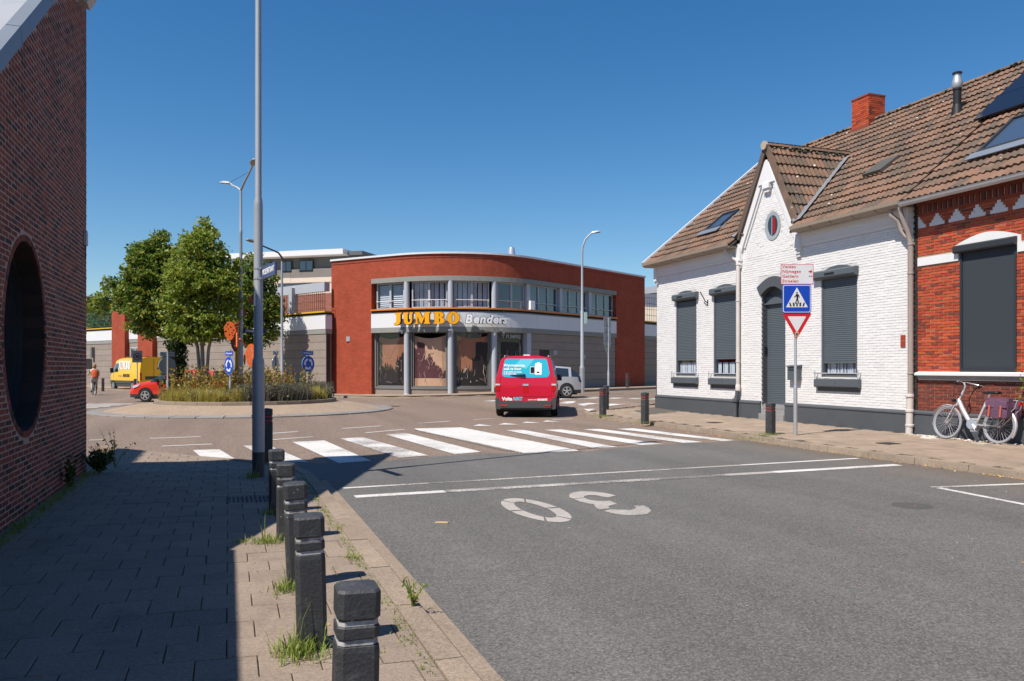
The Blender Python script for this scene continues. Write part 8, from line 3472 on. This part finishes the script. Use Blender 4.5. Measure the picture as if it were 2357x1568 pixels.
herb(-1.66, 12.25, zl_(-1.68), .40, 44, .26, .05, 'leaf_dark', 'dark bushy weed at the corner of the left brick building', 'weed_bush')
herb(-1.55, 12.85, zl_(-1.5), .62, 5, .28, .035, 'leaf_green', 'tall thin weed rising beside the brick building corner')
herb(-1.80, 10.75, zl_(-1.8), .40, 16, .12, .04, 'leaf_dark', 'small dark weed growing against the foot of the left brick wall')
herb(1.10, 4.95, .07, .19, 7, .10, .022, 'weed', 'little weed growing in the left kerb joint near the road')
p = on_ground(1773, 1001, .11)
tuft(p.x, p.y, .11, 200, .07, .16, 'grass_tuft', 'weed', 'low grass round the bollard left of the traffic sign pole')
p = on_ground(1735, 1012, .09)
tuft(p.x, p.y, .10, 150, .05, .2, 'grass_tuft', 'weed', 'low grass and weeds along the kerb edge in front of the right bollard')
p = on_ground(1388, 959, .11)
tuft(p.x, p.y, .11, 130, .09, .14, 'grass_tuft', 'weed', 'grass round the front bollard at the right pavement corner')
p = on_ground(1484, 973, .11)
tuft(p.x, p.y, .11, 120, .06, .14, 'grass_tuft', 'weed', 'grass round the single bollard before the white house')
lf = MB()
for _ in range(420):                        # fallen leaves along the right gutter
    y = rv.uniform(6, 21)
    x = (10.46 if y < 13 else 10.46 + .04 * (y - 13)) + rv.gauss(-.03, .06)
    d = rdir()
    leaf_quad(lf, Vector((x, y, .018 + gz(x, y))), rv.uniform(.012, .03), 2.5)
for _ in range(90):
    x, y = rv.uniform(10.7, 14.2), rv.uniform(7, 23)
    leaf_quad(lf, Vector((x, y, .125 + gz(x, y))), rv.uniform(.01, .022), 3)
for _ in range(120):
    x, y = rv.uniform(1.3, 10.3), rv.uniform(4, 13)
    leaf_quad(lf, Vector((x, y, .012)), rv.uniform(.005, .014), 3)
for _ in range(60):
    x, y = rv.uniform(-1.8, .9), rv.uniform(4, 12)
    leaf_quad(lf, Vector((x, y, zl_(x) + .006)), rv.uniform(.008, .02), 3)
lf.build('fallen_leaves', M['dry'], kind='stuff')
pb = MB()
for _ in range(420):                        # pebbles along the foot of the red house
    y = rv.uniform(9, 13.5)
    x = 14.2 - abs(rv.gauss(0, .14))
    s = rv.uniform(.012, .045)
    d = [s * rv.uniform(.7, 1.2) for _ in range(3)]
    vs = [(x + d[0] * a, y + d[1] * c_, .112 + d[2] * .5 * e) for a, c_, e in ((1, 0, 0), (0, 1, 0), (-1, 0, 0), (0, -1, 0), (.2, .1, 1), (0, 0, -1))]
    pb.raw(vs, [(0, 1, 4), (1, 2, 4), (2, 3, 4), (3, 0, 4)])
pb.build('pebbles', M['pebble'], kind='stuff')
for x, y, lab in ((13.62, 12.62, 'pale broken slab piece on the pavement in front of the front bicycle wheel'), (13.55, 11.35, 'pale broken slab piece on the pavement below the rear bicycle wheel')):
    b = MB()
    b.prism([(-.09, -.16), (.08, -.2), (.11, .08), (.02, .2), (-.1, .1)], (x, y, .112), (1, 0, 0), (0, 1, 0), (0, 0, .022))
    tag(b.build('slab_fragment', M['pebble']), lab, 'stone')
b = MB()
p = on_ground(1017, 1205)
b.prism([(-.07, -.02), (.06, -.03), (.07, .02), (.0, .032), (-.065, .022)], (p.x, p.y, .006), (CV, -SV, 0), (SV, CV, 0), (0, 0, .008))
tag(b.build('cardboard_scrap', M['cardboard']), 'small yellowish cardboard scrap lying on the asphalt left of the numeral zero', 'scrap')
sb = MB()
for _ in range(130):                        # small stones and grit on the asphalt
    x, y = rv.uniform(1.3, 10.4), rv.uniform(3, 13)
    if rv.random() < .6: x = 10.4 - abs(rv.gauss(0, 1.2))
    s = rv.uniform(.004, .012)
    sb.raw([(x + s, y, .004), (x, y + s, .004), (x - s, y, .004), (x, y - s, .004), (x, y, .004 + s)], [(0, 1, 4), (1, 2, 4), (2, 3, 4), (3, 0, 4)])
sb.build('road_grit', M['kerb'], kind='stuff')
t = thing('climbing_plant', 'green leaves reaching into view on the red house wall at the right edge', 'plant', (14.2, 10.85, .1))
b, l_ = MB(), MB()
b.tube([(14.22, 10.6, .1), (14.2, 10.7, 1.0), (14.2, 10.9, 1.6)], [.02, .014, .008], 5)
for _ in range(60):
    z = rv.choice((1.35, 1.15, .95, 1.5)) + rv.gauss(0, .07)
    leaf_quad(l_, Vector((14.16 + rv.gauss(0, .05), 10.88 + rv.gauss(0, .12), z)), .045)
b.build('stem', M['bark'], t)
l_.build('foliage', M['leaf_birch'], t)
